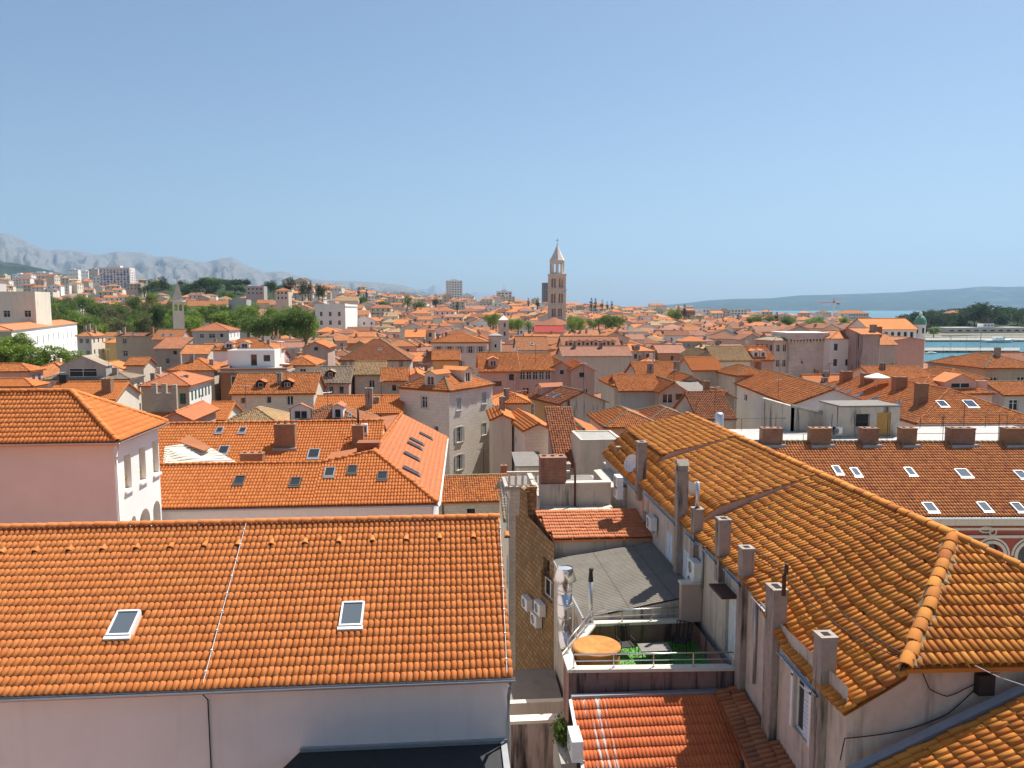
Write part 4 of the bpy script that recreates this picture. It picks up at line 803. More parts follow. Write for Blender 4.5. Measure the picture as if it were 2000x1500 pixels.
for o_, (st, kw) in zip(ops, spec):
    if st == 'door':
        d_ = MB(); y_ = yb-o_[0]; d_.box(wx+.12, wx+.17, y_-o_[2], y_, o_[1], o_[1]+o_[3]); dd = d_.build('door', 'door_blue', TR_); d_ = MB()
        for k in range(2):
            for j in range(3): d_.box(wx+.105, wx+.125, y_-.08-k*.42-.34, y_-.08-k*.42, o_[1]+.12+j*.85, o_[1]+.12+j*.85+.68)
        d_.build('door_panel', 'door_blue', dd)
        c_ = MB(); c_.box(wx-.55, wx-.003, y_-o_[2]-.15, y_+.15, o_[1]+o_[3]+.1, o_[1]+o_[3]+.18); c_.build('canopy', 'rust', TR_)
    elif st == 'archw':
        window(TR_, (wx, yb), (0, -1), *o_[:4], 'w', dep=.1)
        s_ = MB(); y_ = yb-o_[0]-o_[2]; s_.box(wx-.05, wx-.003, y_-.12, y_, o_[1], o_[1]+o_[3]-.4); s_.box(wx-.05, wx-.003, y_+o_[2], y_+o_[2]+.12, o_[1], o_[1]+o_[3]-.4)
        cz_ = o_[1]+o_[3]-.47; cy_ = y_+.475
        for k in range(10):
            a0_, a1_ = math.pi*k/10, math.pi*(k+1)/10
            s_.poly([(wx-.05, cy_+math.cos(a)*r_, cz_+math.sin(a)*r_) for a, r_ in ((a0_, .475), (a0_, .595), (a1_, .595), (a1_, .475))])
        s_.build('surround', 'white_paint', TR_); sh = MB(); sh.box(wx+.06, wx+.09, y_, y_+.48, o_[1], o_[1]+o_[3]-.4)
        for k in range(14): sh.box(wx+.04, wx+.06, y_+.05, y_+.43, o_[1]+.05+k*.12, o_[1]+.11+k*.12)
        sh.build('shutter', 'shutter_blue', TR_)
    else: window(TR_, (wx, yb), (0, -1), *o_[:4], st, **kw)
for ya_, yb_, z_ in ((17.75, 20.1, 15.42), (21.1, 22.0, 16.3), (23.0, 24.4, 16.33), (25.2, 26.6, 16.33), (27.3, 28.9, 16.3), (30.1, 35.4, 16.3), (36.6, 40.5, 16.05)):
    gutter_run(TR_, [(RXE-.06, yb_, z_-.02), (RXE-.06, ya_, z_-.08)], .07)
# chimneys that stand on the left wall: (u, v top, foot z, size, cap)
for k, (u, vt, yk, a, b_, zf, cap) in enumerate(((1253, 862, None, .42, .52, 15.6, 'slab'), (1332, 918, None, .42, .46, 14.2, 'tent'), (1362, 992, None, .36, .40, 15.2, 'slab'), (1413, 1012, None, .40, .44, 15.6, 'slab'), (1458, 1068, None, .38, .40, 12.2, 'slab'), (1517, 1145, None, .40, .58, 10.2, 'slab'), (1613, 1238, None, .40, .42, 8.0, 'slab'))):
    p = ax(u, vt, 9.34); y_ = p[1]
    o_ = chimney(TR_, 9.34, y_, zf, p[2], a, b_, 'plaster_chimney', cap=cap)
    if k == 5:
        pp = ax(1522, 1135, 9.2); pipe(TR_, [(9.34, pp[1], p[2]-.1), (9.34, pp[1], p[2]+.45), (9.36, pp[1]-.06, p[2]+.62), (9.36, pp[1]-.1, p[2]+.85)], .06, 'rust', 'stove_pipe')
    if k == 2: pipe(TR_, [(9.34, y_, p[2]), (9.34, y_, p[2]+1.0)], .08, 'zinc', 'stove_pipe')
m = MB(); facade(m, (8.4, 44.2), (0, -1), 4.5, -1, 15.5, []); facade(m, (8.4, 39.7), (1, 0), .955, -1, 15.5, []); m.poly([(8.4, 39.7, 15.5), (9.355, 39.7, 15.6), (9.355, 44.2, 15.6), (8.4, 44.2, 15.5)]); m.build('projecting_bay', 'wall_right', TR_)
for u, v0, v1 in ((1322, 1020, 1150), (1357, 1060, 1110), (1374, 1140, 1150), (1480, 1200, 1340)):
    p = wy(u, v0); q = wy(u, v1); pipe(TR_, [(wx-.06, p[1], 16.2 if p[1] > 21.5 else 15.4), (wx-.06, p[1], q[2])], .05, 'gutter')
p = wy(1195, 895); m = MB(); m.box(9.6, 10.0, p[1]-.2, p[1]+.2, 15.8, 17.0); m.build('chimney', 'plaster_chimney', TR_)
# ---------------------------------------------------------------- terrace house between the alley and R
TT_ = thing('terrace_house', 'roof terrace house with green turf floor, pale coping and steel railing', 'house', (6.5, 26, 0)); FOOT.append((6.5, 26, 4))
zc = 13.3; fl = 12.5
out = [(3.77, 23.75), (9.33, 23.45), (9.33, 27.62), (5.14, 27.55), (3.77, 24.98)]
m = MB()
for a, b_ in zip(out, out[1:]+out[:1]):
    if a == out[1]: continue
    m.poly([(a[0], a[1], -1), (b_[0], b_[1], -1), (b_[0], b_[1], zc-.08), (a[0], a[1], zc-.08)])
def inset(P, k):
    P = [Vector((p[0], p[1], 0)) for p in P]; R_ = []; n_ = len(P)
    for i in range(n_):
        d0 = (P[i]-P[i-1]).normalized(); d1 = (P[(i+1) % n_]-P[i]).normalized(); n0 = Vector((-d0.y, d0.x, 0)); n1 = Vector((-d1.y, d1.x, 0)); bb = (n0+n1); R_.append(tuple((P[i]+bb*(k/(1e-6+1+n0.dot(n1))))[:2]))
    return R_
inn_ = inset(out, .25)
for a, b_ in zip(inn_, inn_[1:]+inn_[:1]): m.poly([(b_[0], b_[1], fl-.1), (a[0], a[1], fl-.1), (a[0], a[1], zc-.08), (b_[0], b_[1], zc-.08)])
m.build('wall', 'wall_terrace', TT_)
m = MB()
o2 = inset(out, -.04); i2 = inset(out, .30)
for k in range(5):
    a, b_, c_, d_ = o2[k], o2[(k+1) % 5], i2[(k+1) % 5], i2[k]
    if k == 1: continue
    for zz, rv in ((zc, 0), (zc-.09, 1)):
        q = [(p[0], p[1], zz) for p in (a, b_, c_, d_)]; m.poly(q[::-1] if rv else q)
    for p, q in ((a, b_), (c_, d_)): m.poly([(p[0], p[1], zc-.09), (q[0], q[1], zc-.09), (q[0], q[1], zc), (p[0], p[1], zc)])
m.build('coping', 'coping', TT_)
m = MB(); m.poly([(p[0], p[1], fl) for p in inn_]); m.build('turf_floor', 'turf', TT_)
rng = random.Random(12); V = []; Fq = []      # blades of the artificial turf
gx = np.random.default_rng(2)
pts = [(gx.uniform(4.1, 9.0), gx.uniform(24.1, 27.2)) for _ in range(5200)]
for i, (x, y) in enumerate(pts):
    a = gx.uniform(0, 6.28); l = .02; hh = gx.uniform(.02, .05); V += [(x-math.cos(a)*l, y-math.sin(a)*l, fl), (x+math.cos(a)*l, y+math.sin(a)*l, fl), (x+gx.normal(0, .015), y+gx.normal(0, .015), fl+hh)]; Fq.append((3*i, 3*i+1, 3*i+2))
tag(link('turf_blades', fast_mesh('turf_blades', np.array(V), np.array(Fq)), TT_, 'turf'), kind='stuff')
m = MB(); m.box(3.8, 9.3, 23.30, 23.48, 12.45, 12.62); m.build('flashing', 'flash', TT_)
def railing(name, P, label=None, hgt=.45, posts=4, mids=1):
    """posts and rails on the coping"""
    r0_, r1_ = np.array(P[0]), np.array(P[1]); m = MB()
    o_ = MB().tube([(*r0_, zc+hgt), (*r1_, zc+hgt)], .028, 8).build('railing', 'rail', TT_, smooth=True)
    for k in range(mids): MB().tube([(*r0_, zc+hgt*(k+1)/(mids+1)), (*r1_, zc+hgt*(k+1)/(mids+1))], .014, 6).build('rail_bar', 'rail', o_)
    for k in range(posts):
        q = r0_+(r1_-r0_)*k/(posts-1); b_ = MB(); b_.tube([(*q, zc-.01), (*q, zc+hgt)], .02, 8); b_.tube([(*q, zc-.005), (*q, zc+.02)], .05, 8); b_.build('rail_post', 'rail', o_)
railing('railing', [(3.95, 23.88), (9.2, 23.62)], posts=5); railing('railing', [(5.25, 27.42), (8.6, 27.5)], posts=4); railing('railing', [(3.92, 24.95), (5.2, 27.38)], posts=4)
m = MB(); m.box(8.55, 9.33, 27.2, 27.5, zc, 14.75); m.build('screen_wall', 'wall_rose', TT_); m = MB(); m.box(8.5, 9.33, 27.15, 27.55, 14.752, 14.82); m.build('screen_coping', 'coping', TT_)
# rusty water tank
tk = (4.95, 25.15); r_ = .80
T_ = thing('water_tank', 'round rust orange water tank standing on the green terrace', 'tank', (tk[0], tk[1], fl)); m = MB()
m.tube([(tk[0], tk[1], fl+.003), (tk[0], tk[1], fl+.88)], r_, 32); m.build('tank_body', 'tank', T_, smooth=False)
m = MB(); m.tube([(tk[0], tk[1], fl+.882), (tk[0], tk[1], fl+.94), (tk[0], tk[1], fl+.975)], r_+.03, 32, rs=[r_+.03, r_+.03, r_-.02]); m.build('lid', 'tank', T_); m = MB(); m.tube([(tk[0]+.62, tk[1]-.45, fl+.0), (tk[0]+.62, tk[1]-.45, fl+.93)], .03, 6); m.tube([(tk[0]+.62, tk[1]-.47, fl+.78), (tk[0]+.72, tk[1]-.55, fl+.88)], .05, 6); m.build('valve_pipe', 'iron', T_)
# furniture
def chair(name, label, x, y, rz, z=fl, tilt=0.0):
    T_ = thing(name, label, 'chair', (x, y, z), 'terrace chairs'); c, s = math.cos(rz), math.sin(rz); K = lambda p: (x+p[0]*c-p[1]*s, y+p[0]*s+p[1]*c, z+p[2])
    for sx in (-.27, .27):
        for sy, hh in ((-.25, .62), (.25, .40)): m = MB(); m.tube([K((sx, sy, 0)), K((sx, sy, hh))], .016, 6); m.build('leg', 'iron', T_)
        m = MB(); m.tube([K((sx, -.27, .62)), K((sx, .28, .60))], .018, 6); m.build('armrest', 'iron', T_)
        m = MB(); m.tube([K((sx, .25, .38)), K((sx, .42, .98))], .016, 6); m.build('back_post', 'iron', T_)
    m = MB(); m.box(-.26, .26, -.26, .26, .38, .41, K); m.build('seat', 'iron', T_)
    for k in range(3): m = MB(); xx = -.16+k*.16; m.tube([K((xx, .26, .42)), K((xx, .42, .96))], .022, 4); m.build('back_slat', 'iron', T_)
    m = MB(); m.tube([K((-.27, .42, .97)), K((.27, .42, .97))], .018, 6); m.build('top_rail', 'iron', T_)
    return T_
chair('terrace_chair', 'black metal chair beside the rusty water tank', 6.25, 26.35, math.radians(8)); chair('terrace_chair', 'black metal chair in the shaded corner near the pale blue door', 8.35, 26.5, math.radians(-32))
T_ = thing('terrace_table', 'low grey table with thin legs on green turf', 'table', (7.15, 25.95, fl)); m = MB(); m.box(6.65, 7.75, 25.6, 26.25, fl+.42, fl+.46); m.build('table_top', 'concrete_dark', T_)
for x in (6.7, 7.7):
    for y in (25.65, 26.2): m = MB(); m.tube([(x, y, fl), (x, y, fl+.42)], .018, 6); m.build('leg', 'iron', T_)
# ---------------------------------------------------------------- T: bright low roof in front of the terrace
TLr = thing('low_orange_house', 'low house with bright orange flat-tile roof below the terrace, streaked white at left', 'house', (6.5, 20, 0)); FOOT.append((6.5, 20, 4))
t0, t1, t2, t3 = np.array([3.85, 17.0, 10.0]), np.array([8.75, 17.0, 10.0]), np.array([9.33, 23.3, 12.5]), np.array([3.8, 23.3, 12.5])
m = MB(); deck(m, [p+dz for p in (t0, t1, t2, t3)], t0+dz, t1+dz); RT = m.build('roof', 'tile_salmon', TLr); tile_field(RT, [t0, t1, t2, t3], t0, t1, 'flat', 'tile_flat', nobj=300, jit=.25) if 'tile_flat' in MATS else None
m = MB(); m.poly([(3.9, 23.3, -1), (3.95, 17.0, -1), (3.95, 17, 9.9), (3.9, 23.3, 12.4)]); m.poly([(8.6, 17.0, -1), (9.0, 21.6, -1), (9.0, 21.6, 11.75), (8.6, 17, 9.85)]); m.poly([(3.95, 17.0, -1), (8.6, 17, -1), (8.6, 17, 9.9), (3.95, 17, 9.9)]); m.build('wall', 'wall_cream', TLr)
m = MB(); m.poly([t0+_Z*.02-np.array([.1, 0, 0]), t0+_Z*.06, t3+_Z*.06, t3+_Z*.02-np.array([.1, 0, 0])]); m.box(3.68, 3.78, 17, 17.1, 9.8, 10); m.build('verge', 'white_paint', TLr)
# lean-to strip along R's wall
TS = thing('leanto_strip', 'narrow dark tiled lean-to running along the foot of the old house wall', 'lean-to', (8.9, 19, 0)); s0, s1, s2, s3 = np.array([8.55, 23.2, 12.55]), np.array([8.15, 16.2, 11.7]), np.array([9.33, 16.2, 12.0]), np.array([9.33, 23.2, 12.9])
m = MB(); deck(m, [p+dz for p in (s0, s1, s2, s3)], s0+dz, s1+dz); R_ = m.build('roof', 'tile_brown', TS); tile_field(R_, [s0, s1, s2, s3], s0, s1, 'old', 'tile_brown', nobj=100, jit=.8)
m = MB(); m.poly([(8.7, 23.2, -1), (8.35, 16.2, -1), (8.35, 16.2, 11.6), (8.7, 23.2, 12.4)][::-1]); m.build('wall', 'wall_ochre', TS); p = az(1490, 1420, 11.2); pipe(TS, [(8.3, 20.4, 12.0), (8.3, 20.4, 6)], .07, 'rust')
# ---------------------------------------------------------------- G: corrugated sheet roof
TG = thing('corrugated_roof_shed', 'grey corrugated sheet roof sloping down beside the brick wall', 'shed', (7, 31, 0)); FOOT.append((7, 31, 4))
g = [np.array([4.95, 27.7, 13.35]), np.array([9.33, 27.7, 14.15]), np.array([9.33, 34.4, 14.1]), np.array([4.66, 34.2, 13.5])]
def gp(s, t): return (g[0]*(1-s)+g[1]*s)*(1-t)+(g[3]*(1-s)+g[2]*s)*t
ny, nx = 230, 5; V = []; Fq = []
for j in range(ny+1):
    for i in range(nx+1):
        P = gp(i/nx, j/ny); V.append((P[0], P[1], P[2]+.045*math.sin(j*math.pi/2.5+.4)+(i % 2)*.02))
for j in range(ny):
    for i in range(nx): a = j*(nx+1)+i; Fq.append((a, a+1, a+nx+2, a+nx+1))
RG_ = link('roof', fast_mesh('roof', np.array(V), np.array(Fq)), TG, 'asbestos')
for k in range(1, 5):
    P0, P1 = gp(k/5, 0), gp(k/5, 1); MB().tube([P0+_Z*.03, P1+_Z*.03], .012, 4).build('sheet_joint', 'rust', TG)
m = MB(); m.poly([g[3]-_Z*.04, g[0]-_Z*.04, (g[0][0], g[0][1], -1), (g[3][0], g[3][1], -1)]); m.poly([g[0]-_Z*.04, g[1]-_Z*.04, (g[1][0], g[1][1], 12), (g[0][0], g[0][1], 12)][::-1]); m.build('wall', 'wall_dirty', TG)
MB().tube([g[0]-np.array([.02, 0, .02]), g[3]-np.array([.02, 0, .02])], .05, 6).build('gutter', 'gutter', TG)
# steel extract duct and thin flue on G
p = at(1104, 1200, 1); pb = ay(1105, 1232, 27.9); x_, y_ = ay(1103, 1200, 29.0)[:2]
zt_ = ay(1104, 1108, 29.0)[2]; zb_ = ay(1104, 1215, 29.0)[2]
T_ = thing('extract_duct', 'shiny steel kitchen extract duct with flared cowl above the alley', 'duct', (x_, y_, zb_))
m = MB(); m.tube([(x_, y_, zb_-.3), (x_, y_, zt_-1.0)], .29, 20); m.build('duct_pipe', 'steel', T_, smooth=True)
for k in range(3): m = MB(); z_ = zb_+.2+k*.55; m.tube([(x_, y_, z_), (x_, y_, z_+.05)], .305, 20); m.build('duct_band', 'zinc', T_)
m = MB(); m.tube([(x_, y_, zt_-1.01), (x_, y_, zt_-.55), (x_, y_, zt_-.5), (x_, y_, zt_)], .3, 24, cap=False, rs=[.29, .31, .46, .30]); m.build('cowl', 'steel', T_, smooth=True); m = MB(); m.tube([(x_, y_, zt_-.06), (x_, y_, zt_-.04)], .30, 20); m.build('cowl_cap', 'zinc', T_)
m = MB(); m.tube([(x_, y_, zb_-.25), (x_-.02, y_-.25, zb_-.6), (x_+.0, y_-.7, zb_-.75)], .25, 14); m.tube([(x_+.35, y_-.1, zb_-1.3), (x_+.3, y_-.5, zb_-.8), (x_, y_, zb_-.3)], .2, 14); m.build('duct_bend', 'steel', T_, smooth=True)
q = plane_hit(1153, 1210, g[0], npl(g[0], g[1], g[2])); T_ = thing('thin_flue', 'thin grey flue with black cap standing on the corrugated roof', 'flue', q); zt2 = ay(1153, 1110, q[1])[2]
m = MB(); m.tube([q-_Z*.1, (q[0], q[1], zt2-.45)], .085, 10); m.build('flue_pipe', 'zinc', T_, smooth=True); m = MB(); m.tube([(q[0], q[1], zt2-.5), (q[0], q[1], zt2-.15), (q[0]+.02, q[1], zt2)], .07, 8, rs=[.1, .07, .09]); m.build('flue_cap', 'iron', T_)
# ---------------------------------------------------------------- BH: rubble wall house
TBH = thing('rubble_wall_house', 'narrow ochre rubble-stone house with patched orange roof facing the alley', 'house', (6.5, 38, 0)); FOOT.append((6.5, 38, 4))
w0, w1 = np.array([4.66, 33.95, 0]), np.array([3.35, 39.2, 0]); dW = (w0-w1); LW = np.linalg.norm(dW); dW = dW/LW
def wpos(u, v):     # point on the rubble wall plane
    n_ = np.array([-dW[1], dW[0], 0]); return plane_hit(u, v, w0, n_)
ops = []; sp = []
for (u0_, v0_), (u1_, v1_), st in (((1061, 1042), (1061, 1066), 'd'), ((1057, 1110), (1057, 1155), 'w')):
    a, b_ = wpos(u0_, v0_), wpos(u1_, v1_); xa, xb = (a-w1)@dW, (b_-w1)@dW; ops.append((xa, b_[2], max(.5, xb-xa), max(.6, a[2]-b_[2]))); sp.append(st)
ops = [((wpos(1061, 1050)-w1)@dW, 12.42, .85, .9), ((wpos(1057, 1130)-w1)@dW, wpos(1057, 1160)[2], 1.45, wpos(1057, 1110)[2]-wpos(1057, 1160)[2])]
m = MB(); facade(m, w1, dW, LW, -1, 13.4, ops, .3)
m.poly([tuple(w1+_Z*13.4), tuple(w0+_Z*13.4), tuple(w0+_Z*14.28), tuple(w1+dW*1.9+_Z*14.7), tuple(w1+dW*1.75+_Z*15.9), tuple(w1+dW*.7+_Z*15.9), tuple(w1+dW*.55+_Z*14.4), tuple(w1+_Z*14.2)]); facade(m, (6.5, 39.25), (-1, 0), 3.15, -1, 14.2, []); m.poly([tuple(w1+dW*.7+_Z*15.9), tuple(w1+dW*1.75+_Z*15.9), tuple(w1+dW*1.75+np.array([.6, .1, 15.9])), tuple(w1+dW*.7+np.array([.6, .1, 15.9]))]); m.build('wall', 'rubble', TBH)
for o_, st in zip(ops, sp): window(TBH, w1, dW, *o_, st, fmat='frame_white' if st == 'w' else 'frame_dark', dep=.2)
v0_, v1_, v2_, v3_ = np.array([4.72, 34.45, 14.38]), np.array([9.33, 34.45, 14.38]), np.array([9.33, 37.7, 14.86]), np.array([4.2, 37.7, 14.86])
m = MB(); deck(m, [p+dz for p in (v0_, v1_, v2_, v3_)], v0_+dz, v1_+dz); R_ = m.build('roof', 'tile_salmon', TBH); tile_field(R_, [v0_, v1_, v2_, v3_], v0_, v1_, 'flat', 'tile_salmon', nobj=180, jit=.6)
m = MB(); facade(m, (4.67, 34.6), (1, 0), 4.66, 12.5, 14.3, []); m.box(4.3, 9.3, 37.72, 37.9, 13.5, 14.8); m.poly([(4.62, 37.9, 14.7), (8.38, 37.9, 14.7), (8.38, 39.2, 14.7), (4.62, 39.2, 14.7)]); m.build('front_wall', 'wall_dirty', TBH)
m = MB(); m.box(4.62, 8.38, 39.2, 39.5, 13.5, 15.85); m.box(4.62, 4.9, 39.5, 46, 10, 15.0); m.build('rear_wall', 'wall_dirty', TBH); m = MB(); m.box(5.95, 8.38, 39.15, 39.6, 15.853, 15.93); m.build('rear_coping', 'coping', TBH)
chimney(TBH, 5.35, 39.75, 13.5, 17.25, 1.35, .95, 'brick', cap='pots', label='broad dark red brick chimney stack'); chimney(TBH, 4.05, 37.9, 13.0, 16.1, .45, .5, 'rubble')
pipe(TBH, [(6.45, 39.05, 14.6), (6.45, 39.05, 17.0)], .06, 'rust', 'stove_pipe')
def ac_unit(name, label, x, y, z, face, group='air conditioning units', s=1.0):
    """outdoor unit; face = outward unit vector"""
    fx, fy = face; T_ = thing(name, label, 'air conditioner', (x, y, z), group); tx, ty = -fy, fx
    K = lambda p: (x+tx*p[0]*s+fx*p[1]*s, y+ty*p[0]*s+fy*p[1]*s, z+p[2]*s)
    m = MB(); m.box(-.4, .4, .06, .36, 0, .58, K); m.build('casing', 'white_plastic', T_)
    m = MB(); c_ = [(-.08+.22*math.cos(a*math.pi/8), .362, .29+.22*math.sin(a*math.pi/8)) for a in range(16)]; m.poly([K(p) for p in c_]); o_ = m.build('fan_grille', 'ac_dark', T_); 
    for r_ in (.08, .15, .22):
        q = [K((-.08+r_*math.cos(a*math.pi/8), .368, .29+r_*math.sin(a*math.pi/8))) for a in range(17)]; MB().tube(q, .008, 4, cap=False).build('grille_ring', 'white_plastic', o_)
    m = MB(); m.box(-.32, -.28, 0.0, .36, -.05, -.003, K); m.box(.28, .32, 0.0, .36, -.05, -.003, K); m.box(-.32, -.28, 0, .03, -.3, -.05, K); m.box(.28, .32, 0, .03, -.3, -.05, K); m.build('bracket', 'gutter', T_)
    return T_
for (u, v), lb in (((1037, 1180), 'air conditioner on the rubble wall, leftmost of three'), ((1062, 1190), 'air conditioner on the rubble wall, below the white window'), ((1055, 1212), 'air conditioner on the rubble wall, lowest of three')):
    q = wpos(u, v); ac_unit('air_conditioner', lb, q[0], q[1], q[2]-.2, (float(dW[1]), float(-dW[0])))
for (u, v), lb in (((1282, 1022), 'air conditioner under the eave of the old house, farthest along the wall'), ((1368, 1110), 'air conditioner between shutters and terrace screen, upper one'), ((1366, 1138), 'air conditioner between shutters and terrace screen, lower one'), ((1216, 942), 'air conditioner near the satellite dish, upper one'), ((1216, 962), 'air conditioner near the satellite dish, lower one')):
    q = wy(u, v) if u != 1216 else ax(u, v, 8.38); ac_unit('air_conditioner', lb, (wx if u != 1216 else 8.4)-.02, q[1], q[2]-.25, (-1.0, 0.0))
q = ay(1108, 1455, 21.5); ac_unit('air_conditioner', 'white air conditioner on the wall corner at the bottom of the alley', 3.85, q[1], q[2]-.3, (-1.0, 0.0), s=1.1)
def dish(name, label, P, d, r=.42):
    P = Vector([float(c) for c in P]); d = Vector(d).normalized(); a = d.orthogonal().normalized(); b_ = d.cross(a); T_ = thing(name, label, 'satellite dish', tuple(P-Vector((0, 0, .7)))); m = MB(); rings = []
    for k in range(5):
        q = k/4; rings.append([P+(a*math.cos(t_*math.pi/10)+b_*math.sin(t_*math.pi/10))*r*q+d*(.18*q*q-.1) for t_ in range(20)])
    for A_, B_ in zip(rings, rings[1:]):
        for t_ in range(20): m.poly([A_[t_], A_[(t_+1) % 20], B_[(t_+1) % 20], B_[t_]])
    m.build('reflector', 'white_plastic', T_, smooth=True); m = MB(); m.tube([P-b_*r*.9, P+d*.45], .012, 5); m.tube([P+d*.42, P+d*.52], .04, 6); m.build('feed_arm', 'gutter', T_); m = MB(); m.tube([P-d*.08, P-d*.16-Vector((0, 0, .05)), P-Vector((0, 0, .95))-d*.16], .022, 6); m.build('mast', 'gutter', T_); return T_
q = ax(1233, 905, 9.45); dish('satellite_dish', 'white satellite dish above the old house eave beside a plastered chimney', (9.5, q[1], q[2]), (-.75, -.55, .35), .48)
q = ax(1347, 960, 9.8); dish('satellite_dish', 'pale satellite dish behind the tent-capped chimney of the old house', (9.9, q[1]+.3, q[2]), (.6, .5, .4), .42)
# alley: farther houses on its right side, ground, planter
m = MB(); TAl = thing('alley_facade_house', 'tall stone town house with cornice and balustrade lining the narrow alley', 'house', (6, 54, 0)); FOOT.append((6, 54, 5))
ops = [(.8, z_, .95, 1.7) for z_ in (10.6, 6.9)]
facade(m, (3.7, 50.2), (0, -1), 2.6, -1, 13.6, ops, .2); facade(m, (3.7, 47.6), (1, 0), 5.6, -1, 13.6, []); facade(m, (9.3, 47.6), (0, 1), 2.6, -1, 13.6, []); facade(m, (9.3, 50.2), (-1, 0), 5.6, -1, 13.6, []); m.build('wall', 'stone_pale', TAl)
for o_ in ops: window(TAl, (3.7, 50.2), (0, -1), *o_, 'o', smat='shutter_grey', surround='frame_stone')
m = MB(); m.box(3.35, 9.5, 47.3, 50.3, 13.602, 13.85); m.build('cornice', 'stone_dark', TAl)
m = MB(); m.box(3.6, 9.3, 47.6, 50.2, 13.852, 13.9); m.build('roof', 'concrete_dark', TAl)
bl = MB().box(3.5, 7.5, 47.4, 47.6, 14.65, 14.78).build('balustrade_rail', 'stone_pale', TAl)
for k in range(9):
    x_ = 3.65+k*.42; b_ = MB(); b_.tube([(x_, 47.5, 13.85), (x_, 47.5, 14.05), (x_, 47.5, 14.25), (x_, 47.5, 14.65)], .06, 8, rs=[.05, .09, .09, .045]); b_.build('baluster', 'stone_pale', bl)
MB().tube([(3.3, 50.2, 13.5), (3.3, 47.3, 13.45)], .08, 6).build('gutter', 'gutter', TAl); MB().tube([(3.4, 47.3, 13.4), (3.62, 47.3, 12.9), (3.62, 47.3, 4)], .06, 6).build('downpipe', 'gutter', TAl)
chimney(TAl, 7.2, 49.4, 13.8, 14.9, 1.2, .8, 'plaster_chimney')
house('alley_back_house', 'lower stone house with grey tiles behind the balustrade house in the alley', xy=(3.8, 50.6), w=5.4, d=9, h=11.0, roof='gable', slope=.35, rm='tile_grey', wall='stone_pale')
m = MB(); T_ = thing('alley_landing', 'small concrete landing with parapet down in the shadowed alley', 'landing', (3, 30, 0)); m.box(1.8, 4.6, 29.5, 33.5, -1, 8.6); m.build('landing_block', 'concrete_dark', T_); m = MB(); m.box(1.8, 4.55, 29.2, 29.48, 6, 9.3); m.build('parapet', 'coping', T_)
T_ = thing('alley_yard_wall', 'stained yellowish yard wall at the bottom of the alley', 'wall', (2.8, 25, 0)); m = MB(); m.box(1.8, 3.7, 25.4, 25.7, -1, 10.6); m.build('wall_face', 'wall_stain', T_); m = MB(); m.box(1.78, 3.74, 25.34, 25.75, 10.603, 10.72); m.build('wall_coping', 'coping', T_)
T_ = thing('planter', 'grey trough planter with a dark bush on the alley side of the terrace house', 'planter', (3.5, 23.2, 9)); m = MB(); m.box(3.25, 3.72, 21.8, 23.6, 10.2, 11.3); m.build('trough', 'concrete', T_)
V = []; Fq = []; g_ = np.random.default_rng(5); tn = []
for i in range(1400):
    c_ = np.array([3.45, 23.2, 11.5])+g_.normal(0, 1, 3)*np.array([.10, .22, .17]); a_ = g_.normal(0, 1, 3); a_ /= np.linalg.norm(a_); b_ = np.cross(a_, g_.normal(0, 1, 3)); b_ /= np.linalg.norm(b_); s_ = .06
    V += [c_-a_*s_, c_+b_*s_*.5, c_+a_*s_, c_-b_*s_*.5]; Fq.append((4*i, 4*i+1, 4*i+2, 4*i+3)); tn += [g_.random()]*4
link('foliage', fast_mesh('foliage', np.array(V), np.array(Fq), np.array(tn)), T_, 'leaf_mid')
# ---------------------------------------------------------------- S: roof in the bottom right corner
TSr = thing('corner_roof_house', 'house in the bottom right corner with weathered barrel tile roof and blue-grey flashing', 'house', (14, 12, 0)); FOOT.append((14, 12, 5))
def zS(x): return 14.05+(x-9.23)*.437
c0, c1, c2, c3 = np.array([9.6, 16.25, zS(9.6)]), np.array([9.6, 9.0, zS(9.6)]), np.array([17.0, 9.0, zS(17)]), np.array([17.0, 16.25, zS(17)])
m = MB(); deck(m, [p+dz for p in (c0, c1, c2, c3)], c0+dz, c1+dz); R_ = m.build('roof', 'tile_old', TSr); tile_field(R_, [c0, c1, c2, c3], c0, c1, 'old', 'tile_old', nobj=200, jit=1.0)
m = MB(); facade(m, (9.75, 15.55), (0, -1), 6.4, -1, zS(9.75)-.2, []); m.poly([(9.75, 15.55, -1), (17, 15.55, -1), (17, 15.55, zS(17)-.1), (9.75, 15.55, zS(9.75)-.1)]); m.build('wall', 'wall_right', TSr)
m = MB(); a, b_ = np.array([9.2, 16.27, 14.2]), np.array([17, 16.27, 17.62]); m.poly([a, b_, b_+np.array([0, .17, .06]), a+np.array([0, .17, .06])]); m.poly([a-_Z*.12, b_-_Z*.12, b_, a]); m.build('valley_flashing', 'flash', TSr)
# electric box and cables on R's grey end wall
q = ay(1920, 1330, 16.7); T_ = thing('cable_bracket_box', 'dark electrical box with cable bracket on the grey end wall', 'electrical box', (q[0], 16.6, q[2]-.3)); m = MB(); m.box(q[0]-.2, q[0]+.2, 16.55, 16.745, q[2]-.3, q[2]+.2); m.build('box_body', 'iron', T_); m = MB(); m.tube([(q[0]-.1, 16.72, q[2]+.35), (q[0]-.1, 16.3, q[2]+.4), (q[0]+.1, 16.3, q[2]+.4)], .02, 5); m.build('bracket', 'rust', T_)
def cable(label, P, r=.014, sag=0.0, mat='cable', n=20, name='cable'):
    pts = []; P = [np.array(p, float) for p in P]
    for a, b_ in zip(P, P[1:]):
        for k in range(n): f_ = k/n; q = a+(b_-a)*f_; q = q-_Z*sag*4*f_*(1-f_); pts.append(q)
    pts.append(P[-1]); return tag(MB().tube(pts, r, 5).build(name, mat, None), label, 'cable')
w_ = lambda u, v, y=16.68: ay(u, v, y)
